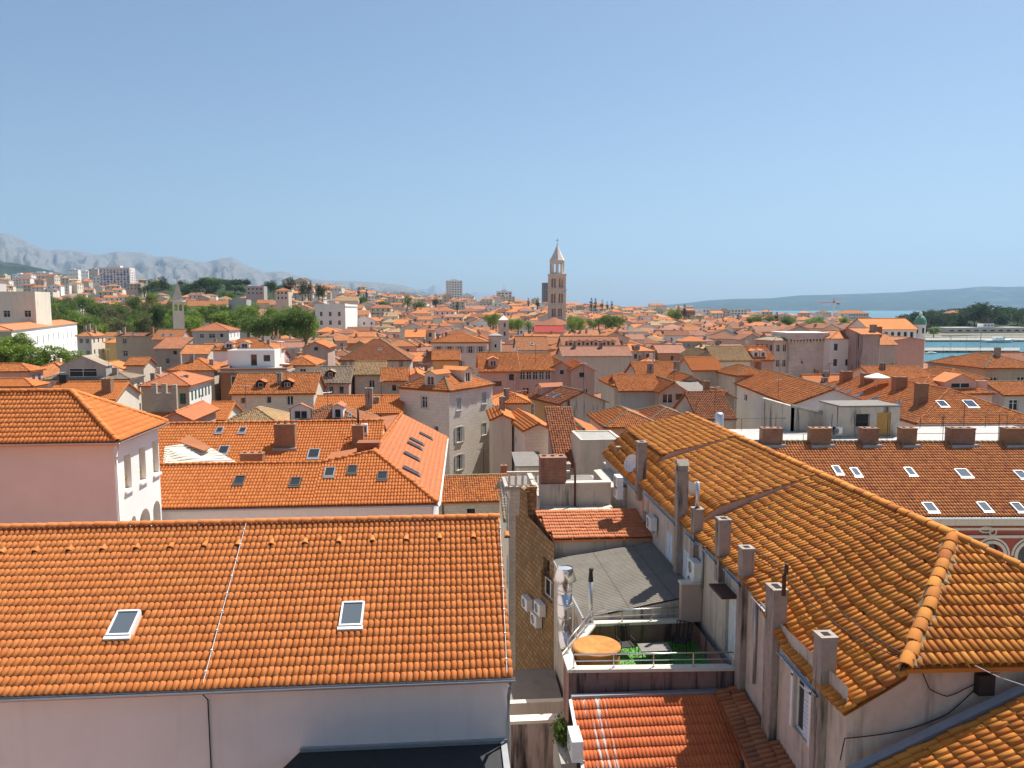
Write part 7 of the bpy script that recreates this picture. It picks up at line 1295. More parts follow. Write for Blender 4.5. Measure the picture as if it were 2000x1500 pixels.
tower_stage('tower_base', W2+.25, -1, tz_(624), [], .9)
za, zb_, zc_, zd_ = tz_(623), tz_(597), tz_(567.5), tz_(538)
tower_stage('first_stage', W2, za+.35, zb_, pair(za, zb_, .8, .25, 1.6), .9); tower_stage('second_stage', W2-.05, zb_+.46, zc_, pair(zb_, zc_), .9); tower_stage('third_stage', W2-.1, zc_+.46, zd_, pair(zc_, zd_), .9)
MB().box(-2.9, 2.9, -2.9, 2.9, 0, zd_-1.5, lambda p: (cx_+p[0]*math.cos(RT_)-p[1]*math.sin(RT_), cy_+p[0]*math.sin(RT_)+p[1]*math.cos(RT_), p[2])).build('added_core', 'stone_tower', TB_)  # solid core added so the arches look dark, not open to the sky
oc0, oc1 = zd_+.46, tz_(511); m = MB(); r_o = 3.75; s_o = 2*r_o*math.sin(math.pi/8)
for k in range(8):
    a = RT_+k*math.pi/4+math.pi/8; n_ = np.array([math.cos(a), math.sin(a)]); ex = np.array([-n_[1], n_[0]]); ap = r_o*math.cos(math.pi/8); O_ = np.array([cx_, cy_])+n_*ap-ex*s_o/2
    facade(m, O_, ex, s_o, oc0, oc1, [(s_o*.29, oc0+.9, s_o*.42, (oc1-oc0)*.72, 'arch')], .55)
m.build('octagon', 'stone_white', TB_)
m = MB(); m.tube([(cx_, cy_, oc1+.002), (cx_, cy_, oc1+.4)], r_o+.35, 8); m.build('cornice', 'stone_white', TB_); sp = tz_(480); m = MB(); m.tube([(cx_, cy_, oc1+.402), (cx_, cy_, oc1+(sp-oc1)*.5), (cx_, cy_, sp)], r_o, 8, rs=[r_o+.1, r_o*.52, .12]); m.build('spire', 'stone_white', TB_)
m = MB(); m.tube([(cx_, cy_, sp-.2), (cx_, cy_, tz_(466.5))], .09, 5); m.tube([(cx_-.9, cy_, tz_(471)), (cx_+.9, cy_, tz_(471))], .09, 5); m.tube([(cx_, cy_, sp-.1), (cx_, cy_, sp+.25), (cx_, cy_, sp+.5)], .3, 8, rs=[.2, .35, .1]); m.build('cross', 'iron', TB_)
# cathedral octagon and red roof at its foot
q = at(1080, 640, 380); T_ = thing('octagonal_church', 'octagonal stone church with low tiled roof at the foot of the bell tower', 'church', (q[0], q[1], 0)); r_ = 9.2; zt_ = float(at(1080, 634, 380)[2]); m = MB(); m.tube([(q[0], q[1]-4, -1), (q[0], q[1]-4, zt_)], r_, 8); m.build('church_wall', 'stone_pale', T_); m = MB(); m.tube([(q[0], q[1]-4, zt_+.003), (q[0], q[1]-4, zt_+3.6)], r_, 8, rs=[r_+.5, .3]); m.build('church_roof', 'tile_brown_p', T_); FOOT.append((q[0], q[1]-4, 12))
house('red_roof_hall', 'hall with vivid pinkish red new roof in front of the bell tower', 'hall', px=(1046, 648), u1=1101, h=17, d=8, roof='gable', slope=.5, rm='tile_red', lod=0, wall='stone_pale', wins={'f': [(.3, .6, 1.2, 1.4, 'd'), (.7, .6, 1.2, 1.4, 'd')]}, vb=655)
# slim tower with white pyramid top
q = at(983.5, 645, 235); T_ = thing('slim_stone_tower', 'slim stone belfry with white pyramid top left of the bell tower', 'tower', (q[0], q[1], 0)); SHIELD.append((974, 993, 230, 665)); zt_ = float(at(983, 626, 235)[2]); hw = 1.32; m = MB()
for k in range(4):
    a = .2+k*math.pi/2; ex = np.array([math.cos(a), math.sin(a)]); n_ = np.array([ex[1], -ex[0]]); facade(m, np.array(q[:2])-ex*hw+n_*hw, ex, 2*hw, -1, zt_, [(hw-.35, zt_-2.0, .7, 1.3, 'arch'), (hw-.3, zt_-4.6, .6, 1.2)], .4)
m.build('tower_wall', 'stone_pale', T_); m = MB(); m.tube([(q[0], q[1], zt_+.002), (q[0], q[1], zt_+.2), (q[0], q[1], zt_+1.6)], 1.9, 4, rs=[2.1, 2.1, .05]); m.build('tower_cap', 'wall_white', T_)
# church campanile at left in the park
q = at(348, 600, 265); T_ = thing('park_campanile', 'grey stone campanile with sharp pyramid spire among the park trees', 'tower', (q[0], q[1], 0)); SHIELD.append((332, 364, 260, 622)); FOOT.append((q[0], q[1], 6)); zt_ = float(at(348, 589, 265)[2]); zs = float(at(348, 549, 265)[2]); hw = 1.75; m = MB()
for k in range(4):
    a = .35+k*math.pi/2; ex = np.array([math.cos(a), math.sin(a)]); n_ = np.array([ex[1], -ex[0]]); facade(m, np.array(q[:2])-ex*hw+n_*hw, ex, 2*hw, -1, zt_, [(hw-1.25, zt_-3.1, 1.0, 2.2, 'arch'), (hw+.25, zt_-3.1, 1.0, 2.2, 'arch')], .5)
m.build('tower_wall', 'stone_pale', T_); m = MB(); m.tube([(q[0], q[1], zt_+.002), (q[0], q[1], zt_+.35)], 2.75, 4); m.build('cornice', 'stone_white', T_); m = MB(); P4 = [(q[0]+2.5*math.cos(.35+math.pi/4+k*math.pi/2), q[1]+2.5*math.sin(.35+math.pi/4+k*math.pi/2), zt_+.352) for k in range(4)]
for k in range(4): m.poly([P4[k], P4[(k+1) % 4], (q[0], q[1], zs)])
m.build('spire', 'stone_dark', T_); m = MB(); m.tube([(q[0], q[1], zs-.2), (q[0], q[1], zs+1.2)], .06, 5); m.build('finial', 'iron', T_)
# high-rises
def block(name, label, u0, u1, vt, D, d_, wall, nc, nr, wh=1.5, base=None, rot=0, ww=None, extra=True, bal=None):
    A_ = at(u0, vt, D); z_ = float(A_[2]); r = math.radians(rot); ex = np.array([math.cos(r), math.sin(r), 0]); w_ = float(solve_u(A_, ex, u1)); base = base if base is not None else 0.0; pitch = (z_-base-2)/nr
    o_ = house(name, label, 'building', xy=(A_[0], A_[1]), w=w_, h=z_, d=d_, rot=rot, z0=base, roof='flat', parapet=.8, wall=wall, lod=0, simplewin=True, wins={'f': [(G_, nc, nr, ww or w_/nc*.55, wh, 'd', 1.2, pitch, .3)], 'l': [(G_, 3, nr, 1.4, wh, 'd', 1.2, pitch, .5)], 'r': [(G_, 3, nr, 1.4, wh, 'd', 1.2, pitch, .5)]})
    T_, L, w2, d2, h2 = LASTH['h'][:5]
    if extra: MB().box(w2*.3, w2*.65, d2*.25, d2*.75, h2+.06, h2+3.0, L).build('lift_house', wall, T_)
    if bal:
        for k in range(nr): MB().box(-.9, w2*.32, -1.1, -.004, h2-1.0-k*pitch-1.9, h2-1.0-k*pitch-.9, L).build('balcony', bal, T_)
    return T_
T_ = block('balcony_tower_block', 'pale tower block with stacked balconies left of the bell tower', 871, 903, 549, 1150, 18, 'wall_white', 6, 12, base=22, bal='wall_grey')
block('office_block', 'white banded office block with roof masts left of the bell tower', 971, 1000, 570, 1000, 18, 'wall_white', 4, 7, wh=1.7, base=22); q = at(985, 570, 1000); m = MB(); m.tube([(q[0], q[1]+5, q[2]), (q[0], q[1]+5, q[2]+8)], .3, 5); m.build('mast', 'gutter', LASTH['h'][0])
block('dark_tower_block', 'dark grey tower block half hidden behind the bell tower', 1061, 1075, 553, 1300, 20, 'concrete_dark', 3, 13, base=20, extra=False)
T_ = block('blue_panel_block', 'grey apartment slab chequered with blue panels on the left hillside', 193, 253, 524, 800, 14, 'wall_grey', 9, 10, base=40, rot=0, extra=True, ww=1.1); L = LASTH['h'][1]; w2, d2, h2 = LASTH['h'][2:5]; rg = random.Random(4)
for k in range(10):
    for c in range(9):
        if rg.random() < .42: MB().box(c*w2/9+.3, c*w2/9+w2/9*rg.choice((.6, .9)), -.12, -.004, h2-3.2-k*(h2-42)/10-1.0, h2-3.2-k*(h2-42)/10, L).build('blue_panel', 'blue_panel', T_)
for u0, u1, vt, D, lb in ((130, 152, 527, 1900, 'hazy tower block on the far left skyline, left of a cluster'), (155, 172, 530, 1950, 'hazy tower block on the far left skyline, middle of a cluster'), (173, 191, 526, 1900, 'hazy tower block on the far left skyline, beside the blue-panel slab'), (58, 96, 533, 1500, 'wide brownish apartment block on the far left skyline'), (24, 46, 536, 1400, 'pale apartment block near the left end of the skyline'), (0, 10, 538, 1300, 'white apartment block at the left frame edge'), (98, 125, 540, 1700, 'low stepped apartment block between brownish block and tower cluster')): block('apartment_block', lb, u0, u1, vt, D, 16, random.Random(u0).choice(['wall_grey', 'wall_beige', 'wall_white']), max(3, int((u1-u0)/5)), 7, base=54, extra=True)
far_box_building('hillside_villa', 'tall villa with orange hip roof on the wooded hill', 'house', 538, 563, 567, 560, 12, 20, 'wall_beige', {'f': [(G_, 3, 2, 1.2, 1.8, 'd', 1, 3.6, .6)]}, roof='hip', rm='tile_old')
far_box_building('hillside_villa', 'grey flat villa on the wooded hill left of the tall villa', 'house', 480, 515, 560, 620, 12, 25, 'wall_bluegrey', {'f': [(G_, 4, 2, 1.4, 1.5, 'd', 1, 3.4, .6)]})
far_box_building('grey_blind_block', 'house with large blank grey wall between park trees', 'house', 446, 481, 587, 400, 10, 5, 'wall_bluegrey')
far_box_building('long_orange_house', 'long house with orange roof on the park slope below the blank grey wall', 'house', 362, 440, 597, 430, 14, 8, 'wall_beige', {'f': [(G_, 6, 1, 1.4, 1.6, 'd', 1, 3.4, .6)]}, roof='gable', rm='tile_old')
far_box_building('terraced_hotel', 'white terraced hotel block on the far right shore', 'building', 1372, 1460, 604, 900, 20, 2, 'wall_white', {'f': [(G_, 14, 3, 2.2, 1.6, 'd', 1.2, 3.2, .6)]})
far_box_building('brick_block', 'brownish block with small windows left of the terraced hotel', 'building', 1328, 1358, 607, 780, 14, 2, 'wall_brown', {'f': [(G_, 6, 3, 1.2, 1.4, 'd', 1.2, 3.2, .6)]})
far_box_building('shore_hotel', 'long pale hotel with orange roof and rows of windows near the crane', 'building', 1642, 1697, 612, 820, 16, -1, 'wall_cream', {'f': [(G_, 11, 3, 1.3, 1.6, 'd', 1.0, 3.3, .6)]}, roof='hip', rm='tile_old')
# crane
q = at(1628, 610, 1180); T_ = thing('tower_crane', 'red and white tower crane on the far right shore', 'crane', (q[0], q[1], 0)); zt_ = float(at(1628, 591, 1180)[2]); m = MB()
for sx in (-.8, .8):
    for sy in (-.8, .8): m.tube([(q[0]+sx, q[1]+sy, -1), (q[0]+sx, q[1]+sy, zt_)], .22, 4)
for k in range(12):
    z_ = k*(zt_)/12
    for a, b_ in (((-.8, -.8), (.8, -.8)), ((.8, .8), (-.8, .8)), ((-.8, .8), (-.8, -.8)), ((.8, -.8), (.8, .8))): m.tube([(q[0]+a[0], q[1]+a[1], z_), (q[0]+b_[0], q[1]+b_[1], z_+zt_/12)], .14, 4)
m.build('mast', 'white_paint', T_); m = MB(); jx = float(solve_u(q, CR, 1592)); jx2 = float(solve_u(q, CR, 1640))
for dz_ in (0, 1.6): m.tube([q+CR*jx+_Z*(zt_-q[2]), q+CR*jx2+_Z*(zt_-q[2]+dz_)], .3, 4)
m.build('jib', 'crane_red', T_); m = MB(); m.box(q[0]-1.2, q[0]+1.2, q[1]-1.2, q[1]+1.2, zt_-.5, zt_+2.2); m.build('cab', 'crane_red', T_); m = MB(); m.tube([(q[0], q[1], zt_+2), (q[0], q[1], zt_+7)], .4, 4, rs=[.7, .2]); m.build('apex', 'crane_red', T_); m = MB(); P = q+CR*(jx2-3); m.box(P[0]-2, P[0]+2, P[1]-1, P[1]+1, zt_-3, zt_-.3); m.build('counterweight', 'concrete', T_)
# ================================================================== the rest of the town
rng = random.Random(77)
def blocked(x, y, r):
    return any((x-a)**2+(y-b_)**2 < (r+c)**2*.72 for a, b_, c in FOOT)
PARK = [(95, 345, 285, 560), (345, 612, 268, 430), (300, 560, 700, 1150), (935, 1045, 330, 372), (1112, 1240, 345, 385), (1540, 1700, 480, 640), (-300, 180, 150, 200)]
WALLS = [('wall_dirty', 'weathered'), ('wall_olive', 'olive'), ('wall_cream', 'cream'), ('wall_beige', 'beige'), ('stone_pale', 'stone'), ('wall_white', 'white'), ('wall_rose', 'rose'), ('wall_pink', 'pink'), ('stone_dark', 'dark stone'), ('wall_bluegrey', 'grey'), ('wall_ochre', 'ochre')]
ROOFS = [('tile_old', 'orange'), ('tile_old', 'orange'), ('tile_old', 'orange'), ('tile_new', 'bright orange'), ('tile_pink', 'faded pink'), ('tile_brown', 'brown'), ('tile_brown', 'brown'), ('tile_yellow', 'yellowish'), ('tile_pink', 'faded pink')]
def zone(u): return 'below the wooded hill' if u < 450 else 'between park and stone palace' if u < 830 else 'near the bell tower' if u < 1250 else 'toward the square stone tower' if u < 1540 else 'near the harbour'
cand = []
sp_ = 9.4
D_ = 62.0
rows = np.arange(62, 640, sp_)
for i, yy in enumerate(rows):
    half = yy*.80+40
    for xx in np.arange(-half, half, sp_):
        x = xx+rng.uniform(-2.2, 2.2)+(i % 2)*5; y = yy+rng.uniform(-2.2, 2.2); u, D = (float(q) for q in uD(x, y))
        if not (-160 < u < 2160): continue
        k = 1+max(0, (D-250))/500
        if D > 250 and rng.random() > 1/k**1.5: continue
        if u > 1690 and D > 225: continue
        if u > 1800 and D > 165: continue
        if any(a < u < b_ and c_ < D < d_ for a, b_, c_, d_ in PARK): continue
        s_ = k**.9; w_ = rng.uniform(5.8, 10.0)*s_; d_ = rng.uniform(6, 9.5)*s_
        if blocked(x, y, max(w_, d_)*.45): continue
        cand.append((D, x, y, u, w_, d_))
cand.sort()
placed = []
NIND = 300; count = 0; rest = []
for D, x, y, u, w_, d_ in cand:
    gz = float(ground_z(x, y)); h = gz+rng.uniform(8.0, 15.2)+(rng.random() < .12)*2.5; rot = rng.choice([0, 0, 0, 3, -3, 8, -8, 90, 90, 92])+rng.gauss(0, 2); sl = rng.uniform(.36, .48)
    ztop = h+min(w_, d_)/2*sl; hw_ = max(w_, d_)*.6*FPX/D; ok = True
    for (a, b_, Dc, vb_) in SHIELD:
        if D < Dc-2 and u+hw_ > a and u-hw_ < b_:
            zmax = 25-(vb_-606)*D/FPX
            if ztop > zmax:
                h -= ztop-zmax; ztop = zmax
    if h < gz+4.5: continue
    count += 1
    (rest if count > NIND or D > 560 else placed).append((D, x, y, u, w_, d_, h, rot, sl, gz))
for D, x, y, u, w_, d_, h, rot, sl, gz in placed:
    wm, wn = rng.choice(WALLS); rm, rn = rng.choice(ROOFS); kind = rng.choice(['gable', 'gable', 'gabley', 'hip', 'hip'])
    if rng.random() < .05: kind = 'flat'
    r = math.radians(rot); A_ = (x-w_/2*math.cos(r)+d_/2*math.sin(r), y-w_/2*math.sin(r)-d_/2*math.cos(r))
    kn = {'gable': 'gabled', 'gabley': 'gabled', 'hip': 'hip-roofed', 'flat': 'flat-roofed'}[kind]
    far_ = 'nearer' if D < 150 else 'mid-distance' if D < 300 else 'distant'
    lb = f'{far_} {wn} {kn} house with {rn} tiles {zone(u)}' if kind != 'flat' else f'{far_} {wn} flat-roofed house {zone(u)}'
    nf = max(1, int(w_/3.2)); wst = rng.choice(['w', 'd', 's' if D < 160 else 'd']); nrow = 2 if D < 220 else 1; wins = {}
    wins['f'] = [(G_, nf, nrow, .85, 1.25, wst, .8, 3.0, .4, rng.choice(['frame_white', 'frame_white', 'frame_grey']), rng.choice(['shutter_green', 'shutter_grey', 'shutter_brown']))]
    if D < 260: wins['r' if u < 880 else 'l'] = [(G_, max(1, int(d_/3.4)), nrow, .8, 1.2, 'd', .8, 3.0, .4)]
    ch = []
    for _ in range(rng.choice([0, 1, 1, 2])): ch.append((rng.uniform(.1, .9), rng.uniform(.2, .8), rng.uniform(.6, 1.3), rng.uniform(.5, .9), rng.uniform(.5, .7), rng.choice(['plaster_chimney', 'plaster_chimney', 'brick_old', 'wall_cream'])))
    sk_ = [(rng.uniform(.25, .75), rng.uniform(.12, .3), .7, .9)] if rng.random() < .25 and kind in ('gable', 'hip') and D < 250 else []
    dm_ = [(rng.uniform(.3, .7), .5, 1.3, 1.0, 'f', wm)] if rng.random() < .15 and kind in ('gable', 'hip') and D < 250 else []
    lb += ', no chimney' if not ch else ', one chimney' if len(ch) == 1 else ', two chimneys'; lb += ' and a skylight' if sk_ else ' and a dormer' if dm_ else ''
    if len(lb.split()) > 16: lb = lb.replace('with ', '').replace(' house', '')
    if len(lb.split()) > 16: lb = ' '.join(lb.split()[:16])
    lod = 1 if D < 105 and rm+'_p' in MATS and rm in MATS else 0
    house('town_house', lb, xy=A_, w=w_, d=d_, h=h, rot=rot, roof=kind, slope=sl, rm=rm, wall=wm, z0=gz-2, wins=wins, chim=ch, sky=sk_, dorm=dm_, lod=lod, simplewin=D > 130, group='houses of the old town', ridge=D < 250, fill=False, o=.3)
    T2, L2, w2, d2, h2 = LASTH['h'][:5]
    if rng.random() < .4 and D < 330:      # lean-to addition
        aw, ad = rng.uniform(2.2, 3.6), d2*rng.uniform(.4, .75); ah = max(gz+3.5, h2-rng.uniform(1.5, 4.0)); sgn = rng.choice((-1, 1)); xa, xb = (w2+.003, w2+aw) if sgn > 0 else (-aw, -.003); y0a = rng.uniform(-.8, .5)
        am = MB(); am.box(xa, xb, y0a, y0a+ad, gz-2, ah, L2); am.build('annex_wall', rng.choice([q[0] for q in WALLS]), T2); dk = MB(); zi = ah+aw*.35
        P = [(xa, y0a-.2, zi if sgn > 0 else ah), (xb+(.2 if sgn > 0 else 0), y0a-.2, ah if sgn > 0 else zi), (xb+(.2 if sgn > 0 else 0), y0a+ad+.2, ah if sgn > 0 else zi), (xa, y0a+ad+.2, zi if sgn > 0 else ah)]; P = [L2(p) for p in P]
        deck(dk, P, P[1] if sgn > 0 else P[3], P[2] if sgn > 0 else P[0], .1); dk.build('annex_roof', rng.choice(['tile_old_p', 'tile_brown_p', 'tile_pink_p', 'concrete']), T2)
# everything beyond: one mass of roofs
far = [(D, x, y, u, w_, d_, h, rot, sl, gz) for (D, x, y, u, w_, d_, h, rot, sl, gz) in rest]
for D0, D1, s0_ in ((640, 1000, 19), (1000, 1650, 30), (1650, 2600, 46)):
    for yy in np.arange(D0, D1, s0_):
        half = yy*.78+60
        for xx in np.arange(-half, half, s0_):
            if rng.random() < .28: continue
            x = xx+rng.uniform(-.35, .35)*s0_; y = yy+rng.uniform(-.35, .35)*s0_; u, D = (float(q) for q in uD(x, y))
            if not (-200 < u < 2200) or u > 1690 or (u > 1350 and D > 1600): continue
            if any(a < u < b_ and c_ < D < d_ for a, b_, c_, d_ in PARK) or blocked(x, y, 6): continue
            if u < 560 and rng.random() < .45: continue
            gz = float(ground_z(x, y)); s_ = s0_/19*.85; far.append((D, x, y, u, rng.uniform(10, 17)*s_, rng.uniform(9, 13)*s_, gz+rng.uniform(6, 11)+(rng.random() < .06)*7, rng.choice([0, 90, 10, -12])+rng.gauss(0, 5), rng.uniform(.3, .45), gz))
MM = ['wall_cream', 'wall_beige', 'wall_white', 'wall_grey', 'tile_old_p', 'tile_pink_p', 'tile_new_p', 'tile_brown_p', 'tile_yellow_p', 'concrete', 'pane']
mb = MB(); mi = []; hvs = []
def addf(n0, k): mi.extend([k]*(len(mb.f)-n0))
for D, x, y, u, w_, d_, h, rot, sl, gz in far:
    r = math.radians(rot); ex = np.array([math.cos(r), math.sin(r), 0]); ey = np.array([-math.sin(r), math.cos(r), 0]); A_ = np.array([x, y, 0])-ex*w_/2-ey*d_/2; L = lambda p: A_+ex*p[0]+ey*p[1]+_Z*p[2]
    kind = rng.choice(['gable', 'gabley', 'hip', 'hip', 'flat' if D > 700 else 'hip']) ; fs, RG, hf, G = roof_faces(kind, w_, d_, h, sl, .3); n0 = len(mb.f)
    for k, ((lx, ly), (dx, dy), ln) in {'f': ((0, 0), (1, 0), w_), 'r': ((w_, 0), (0, 1), d_), 'l': ((0, d_), (0, -1), d_), 'b': ((w_, d_), (-1, 0), w_)}.items():
        O_ = L((lx, ly, 0)); e2 = ex*dx+ey*dy; mb.poly([O_+_Z*(gz-3), O_+e2*ln+_Z*(gz-3), O_+e2*ln+_Z*h, O_+_Z*h])
    for g in G: mb.poly([L(p) for p in g])
    if kind == 'flat': mb.poly([L((0, 0, h)), L((w_, 0, h)), L((w_, d_, h)), L((0, d_, h))])
    wk = rng.choice([0, 0, 1, 1, 2, 3]); addf(n0, wk); n0 = len(mb.f)
    for poly, a, b_ in fs: deck(mb, [L(p) for p in poly], L(a), L(b_), .15)
    addf(n0, rng.choice([4, 4, 4, 5, 5, 6, 7, 7, 8])); n0 = len(mb.f)
    for _ in range(rng.choice([0, 1, 2]) if D < 1000 else 0):
        cx2, cy2 = rng.uniform(.15, .85)*w_, rng.uniform(.2, .8)*d_; zr2 = hf(cx2, cy2); mb.box(cx2-.4, cx2+.4, cy2-.35, cy2+.35, zr2-.5, zr2+1.1, L)
    addf(n0, 9); n0 = len(mb.f)
    if D < 1300:
        nf = max(2, int(w_/3.5)); hh = 1.5
        for c in range(nf):
            for q in range(2):
                if h-1.0-q*3.0-hh < gz: continue
                xx = (c+.5)*w_/nf; zz = h-1.0-q*3.0-hh; mb.box(xx-.5, xx+.5, -.04, .1, zz, zz+hh, L)
        addf(n0, 10)
    hvs.append((len(mb.v), rng.random()))
me = mb.mesh('far_rooftops')
for n_ in MM: me.materials.append(MATS[n_])
me.polygons.foreach_set('material_index', mi); hv_ = np.zeros(len(mb.v), np.float32); i0 = 0
for i1, val in hvs: hv_[i0:i1] = val; i0 = i1
a_ = me.attributes.new('hv', 'FLOAT', 'POINT'); a_.data.foreach_set('value', hv_); o_ = bpy.data.objects.new('far_rooftops', me); COL.objects.link(o_); tag(o_, 'dense mass of distant town roofs spreading to the horizon', 'rooftops', kind='stuff')
print('houses individual', len(placed), 'far', len(far))
# ================================================================== trees
def crown_mesh(name, kind, seed, n):
    g = np.random.default_rng(seed); cl_ = []
    if kind == 'round':
        for k in range(34):
            d = g.normal(0, 1, 3); d /= np.linalg.norm(d); r = g.uniform(.3, .8); cl_.append((d*np.array([1, 1, .85])*r, g.uniform(.20, .38)))
        for k in range(8): a = k*.785+g.uniform(-.3, .3); cl_.append((np.array([math.cos(a)*.5, math.sin(a)*.5, -.75]), .3))
    elif kind == 'pine':
        for k in range(22): a = g.uniform(0, 6.28); r = math.sqrt(g.uniform(0, 1))*.85; cl_.append((np.array([math.cos(a)*r, math.sin(a)*r, .35*(1-r*r)+g.uniform(-.12, .12)]), g.uniform(.18, .32)))
    else:
        for k in range(26): f_ = g.uniform(0, 1); a = g.uniform(0, 6.28); r = (1-f_)**.75*.20+.02; cl_.append((np.array([math.cos(a)*r, math.sin(a)*r, f_*2-1]), .10+.12*(1-f_)))
    V = np.zeros((n*4, 3)); tn = np.zeros(n*4); cs = np.array([c for c, r in cl_]); rs = np.array([r for c, r in cl_]); pr_ = rs**2/np.sum(rs**2); idx = g.choice(len(cl_), n, p=pr_)
    d = g.normal(0, 1, (n, 3)); d /= np.linalg.norm(d, axis=1)[:, None]; rad = rs[idx]*g.uniform(.55, 1.05, n); P = cs[idx]+d*rad[:, None]
    a = g.normal(0, 1, (n, 3))+d*.2; a /= np.linalg.norm(a, axis=1)[:, None]; b_ = np.cross(a, g.normal(0, 1, (n, 3))); b_ /= np.linalg.norm(b_, axis=1)[:, None]
    s_ = (g.uniform(.035, .07, n) if kind != 'cypress' else g.uniform(.03, .05, n))[:, None]
    V[0::4] = P-a*s_; V[1::4] = P+b_*s_*.7; V[2::4] = P+a*s_; V[3::4] = P-b_*s_*.7; cb = g.uniform(0, 1, len(cl_)); tint = np.clip(.55*cb[idx]+.45*g.uniform(0, 1, n), 0, 1); tn = np.repeat(tint, 4)
    return fast_mesh(name, V, np.arange(n*4).reshape(-1, 4), tn)
def trunk_mesh(kind, seed):
    g = random.Random(seed); m = MB(); top = .2 if kind != 'cypress' else -.4; m.tube([(0, 0, -1.9), (0, 0, -1.0), (g.uniform(-.05, .05), g.uniform(-.05, .05), top)], .1, 7, rs=[.10, .08, .04])
    if kind != 'cypress':
        for k in range(6): a = k*1.05+g.uniform(-.3, .3); z = g.uniform(-1.1, -.3); m.tube([(0, 0, z), (math.cos(a)*.3, math.sin(a)*.3, z+.35), (math.cos(a)*.6, math.sin(a)*.6, z+.65+(.3 if kind == 'round' else 0))], .05, 5, rs=[.05, .035, .012])
    me = m.mesh('trunk'); me.materials.append(MATS['bark']); return me
CR_M = {}
def crown(kind, mat, var, n):
    k = (kind, mat, var, n)
    if k not in CR_M: me = crown_mesh('crown', kind, hash((kind, var)) % 1000+var if False else {'round': 10, 'pine': 40, 'cypress': 70}[kind]+var, n); me.materials.append(MATS[mat]); CR_M[k] = me
    return CR_M[k]
TRK = {(k, v): trunk_mesh(k, v) for k in ('round', 'pine', 'cypress') for v in range(2)}
def tree(name, label, u, v, D, hpx, kind='round', mat='leaf_mid', group=None, wide=1.0, n=3600, rg=random.Random(9)):
    """crown centred at photo pixel (u, v), crown height hpx in photo pixels"""
    c = at(u, v, D); r = hpx*D/FPX/2; sz = r/(.95 if kind == 'round' else .5 if kind == 'pine' else 1.0); sxy = sz*wide*rg.uniform(.92, 1.1); var = rg.randrange(3); a = rg.uniform(0, 6.28)
    if group: label = {'leaf_bright': 'yellow-green ', 'leaf_mid': 'mid-green ', 'leaf_dark': 'blackish green ', 'leaf_olive': 'olive ', 'leaf_cypress': ''}[mat]+('big ' if hpx*D/FPX > 9.5 else 'small ' if hpx*D/FPX < 7 else '')+label.replace('dark ', '').replace('bright green ', '').replace('green tree', 'tree')
    if name == 'headland_pine': label += ', at its left tip' if u < 1850 else ', in its middle' if u < 1930 else ', toward the right edge'
    if name == 'park_tree' and D > 290: label += (', low down near the roofs' if v > 630 else ', high up the slope' if v < 605 else ', midway up')
    if name == 'pine_tree' and D > 700: label += ', left part' if u < 360 else ', middle part' if u < 460 else ', right part'
    T_ = thing(name, label, 'tree', (c[0], c[1], c[2]-1.8*sz), group); M = Matrix.Translation(Vector([float(q) for q in c])) @ Matrix.Rotation(a, 4, 'Z') @ Matrix.Diagonal((sxy, sxy, sz, 1))
    link('crown', crown(kind, mat, var, n), T_, mw=M); link('trunk', TRK[(kind, var % 2)], T_, mw=M)
rt = random.Random(31)
# near bright trees at left
for k, (u, v, D, s_) in enumerate(((18, 690, 150, 66), (62, 700, 148, 56), (105, 702, 150, 60), (140, 706, 152, 46), (8, 672, 175, 50), (42, 668, 172, 40), (172, 706, 158, 36), (-30, 690, 150, 70), (-60, 700, 150, 60))):
    tree('blossom_tree', 'bright green leafy tree in the clump before the white school' if u >= 0 else 'leafy tree at the left frame edge', u, v, D, s_, 'round', 'leaf_bright', 'bright trees before the white school', 1.25)
# park behind
for k in range(64):
    u = rt.uniform(95, 350); f = (u-95)/255; D = rt.uniform(290, 540); base = 660-62*((D-290)/250); v = base-rt.uniform(6, 22); tree('park_tree', 'round park tree left of the campanile', u, v, D, rt.uniform(26, 40)*380/D, 'round', rt.choice(['leaf_mid', 'leaf_mid', 'leaf_olive', 'leaf_bright']), 'trees of the park left of the campanile', 1.2, 2600)
for k in range(48):
    u = rt.uniform(352, 612); D = rt.uniform(272, 425); v = 640-34*((D-272)/150)-rt.uniform(0, 12)+(10 if 500 < u < 610 else 0); tree('park_tree', 'round park tree right of the campanile', u, v, D, rt.uniform(26, 42)*330/D, 'round', rt.choice(['leaf_mid', 'leaf_bright', 'leaf_bright', 'leaf_mid']), 'trees of the park right of the campanile', 1.25, 2600)
for u, v, s_ in ((538, 626, 46), (575, 622, 44), (597, 625, 36), (505, 634, 40)): tree('park_tree', 'dense round tree at the right end of the green belt', u, v, 285, s_, 'round', 'leaf_mid', 'dense trees at the end of the green belt', 1.3)
tree('dark_tree', 'single very dark tree right of the olive house before the campanile', 309, 618, 270, 40, 'round', 'leaf_dark', None, .8)
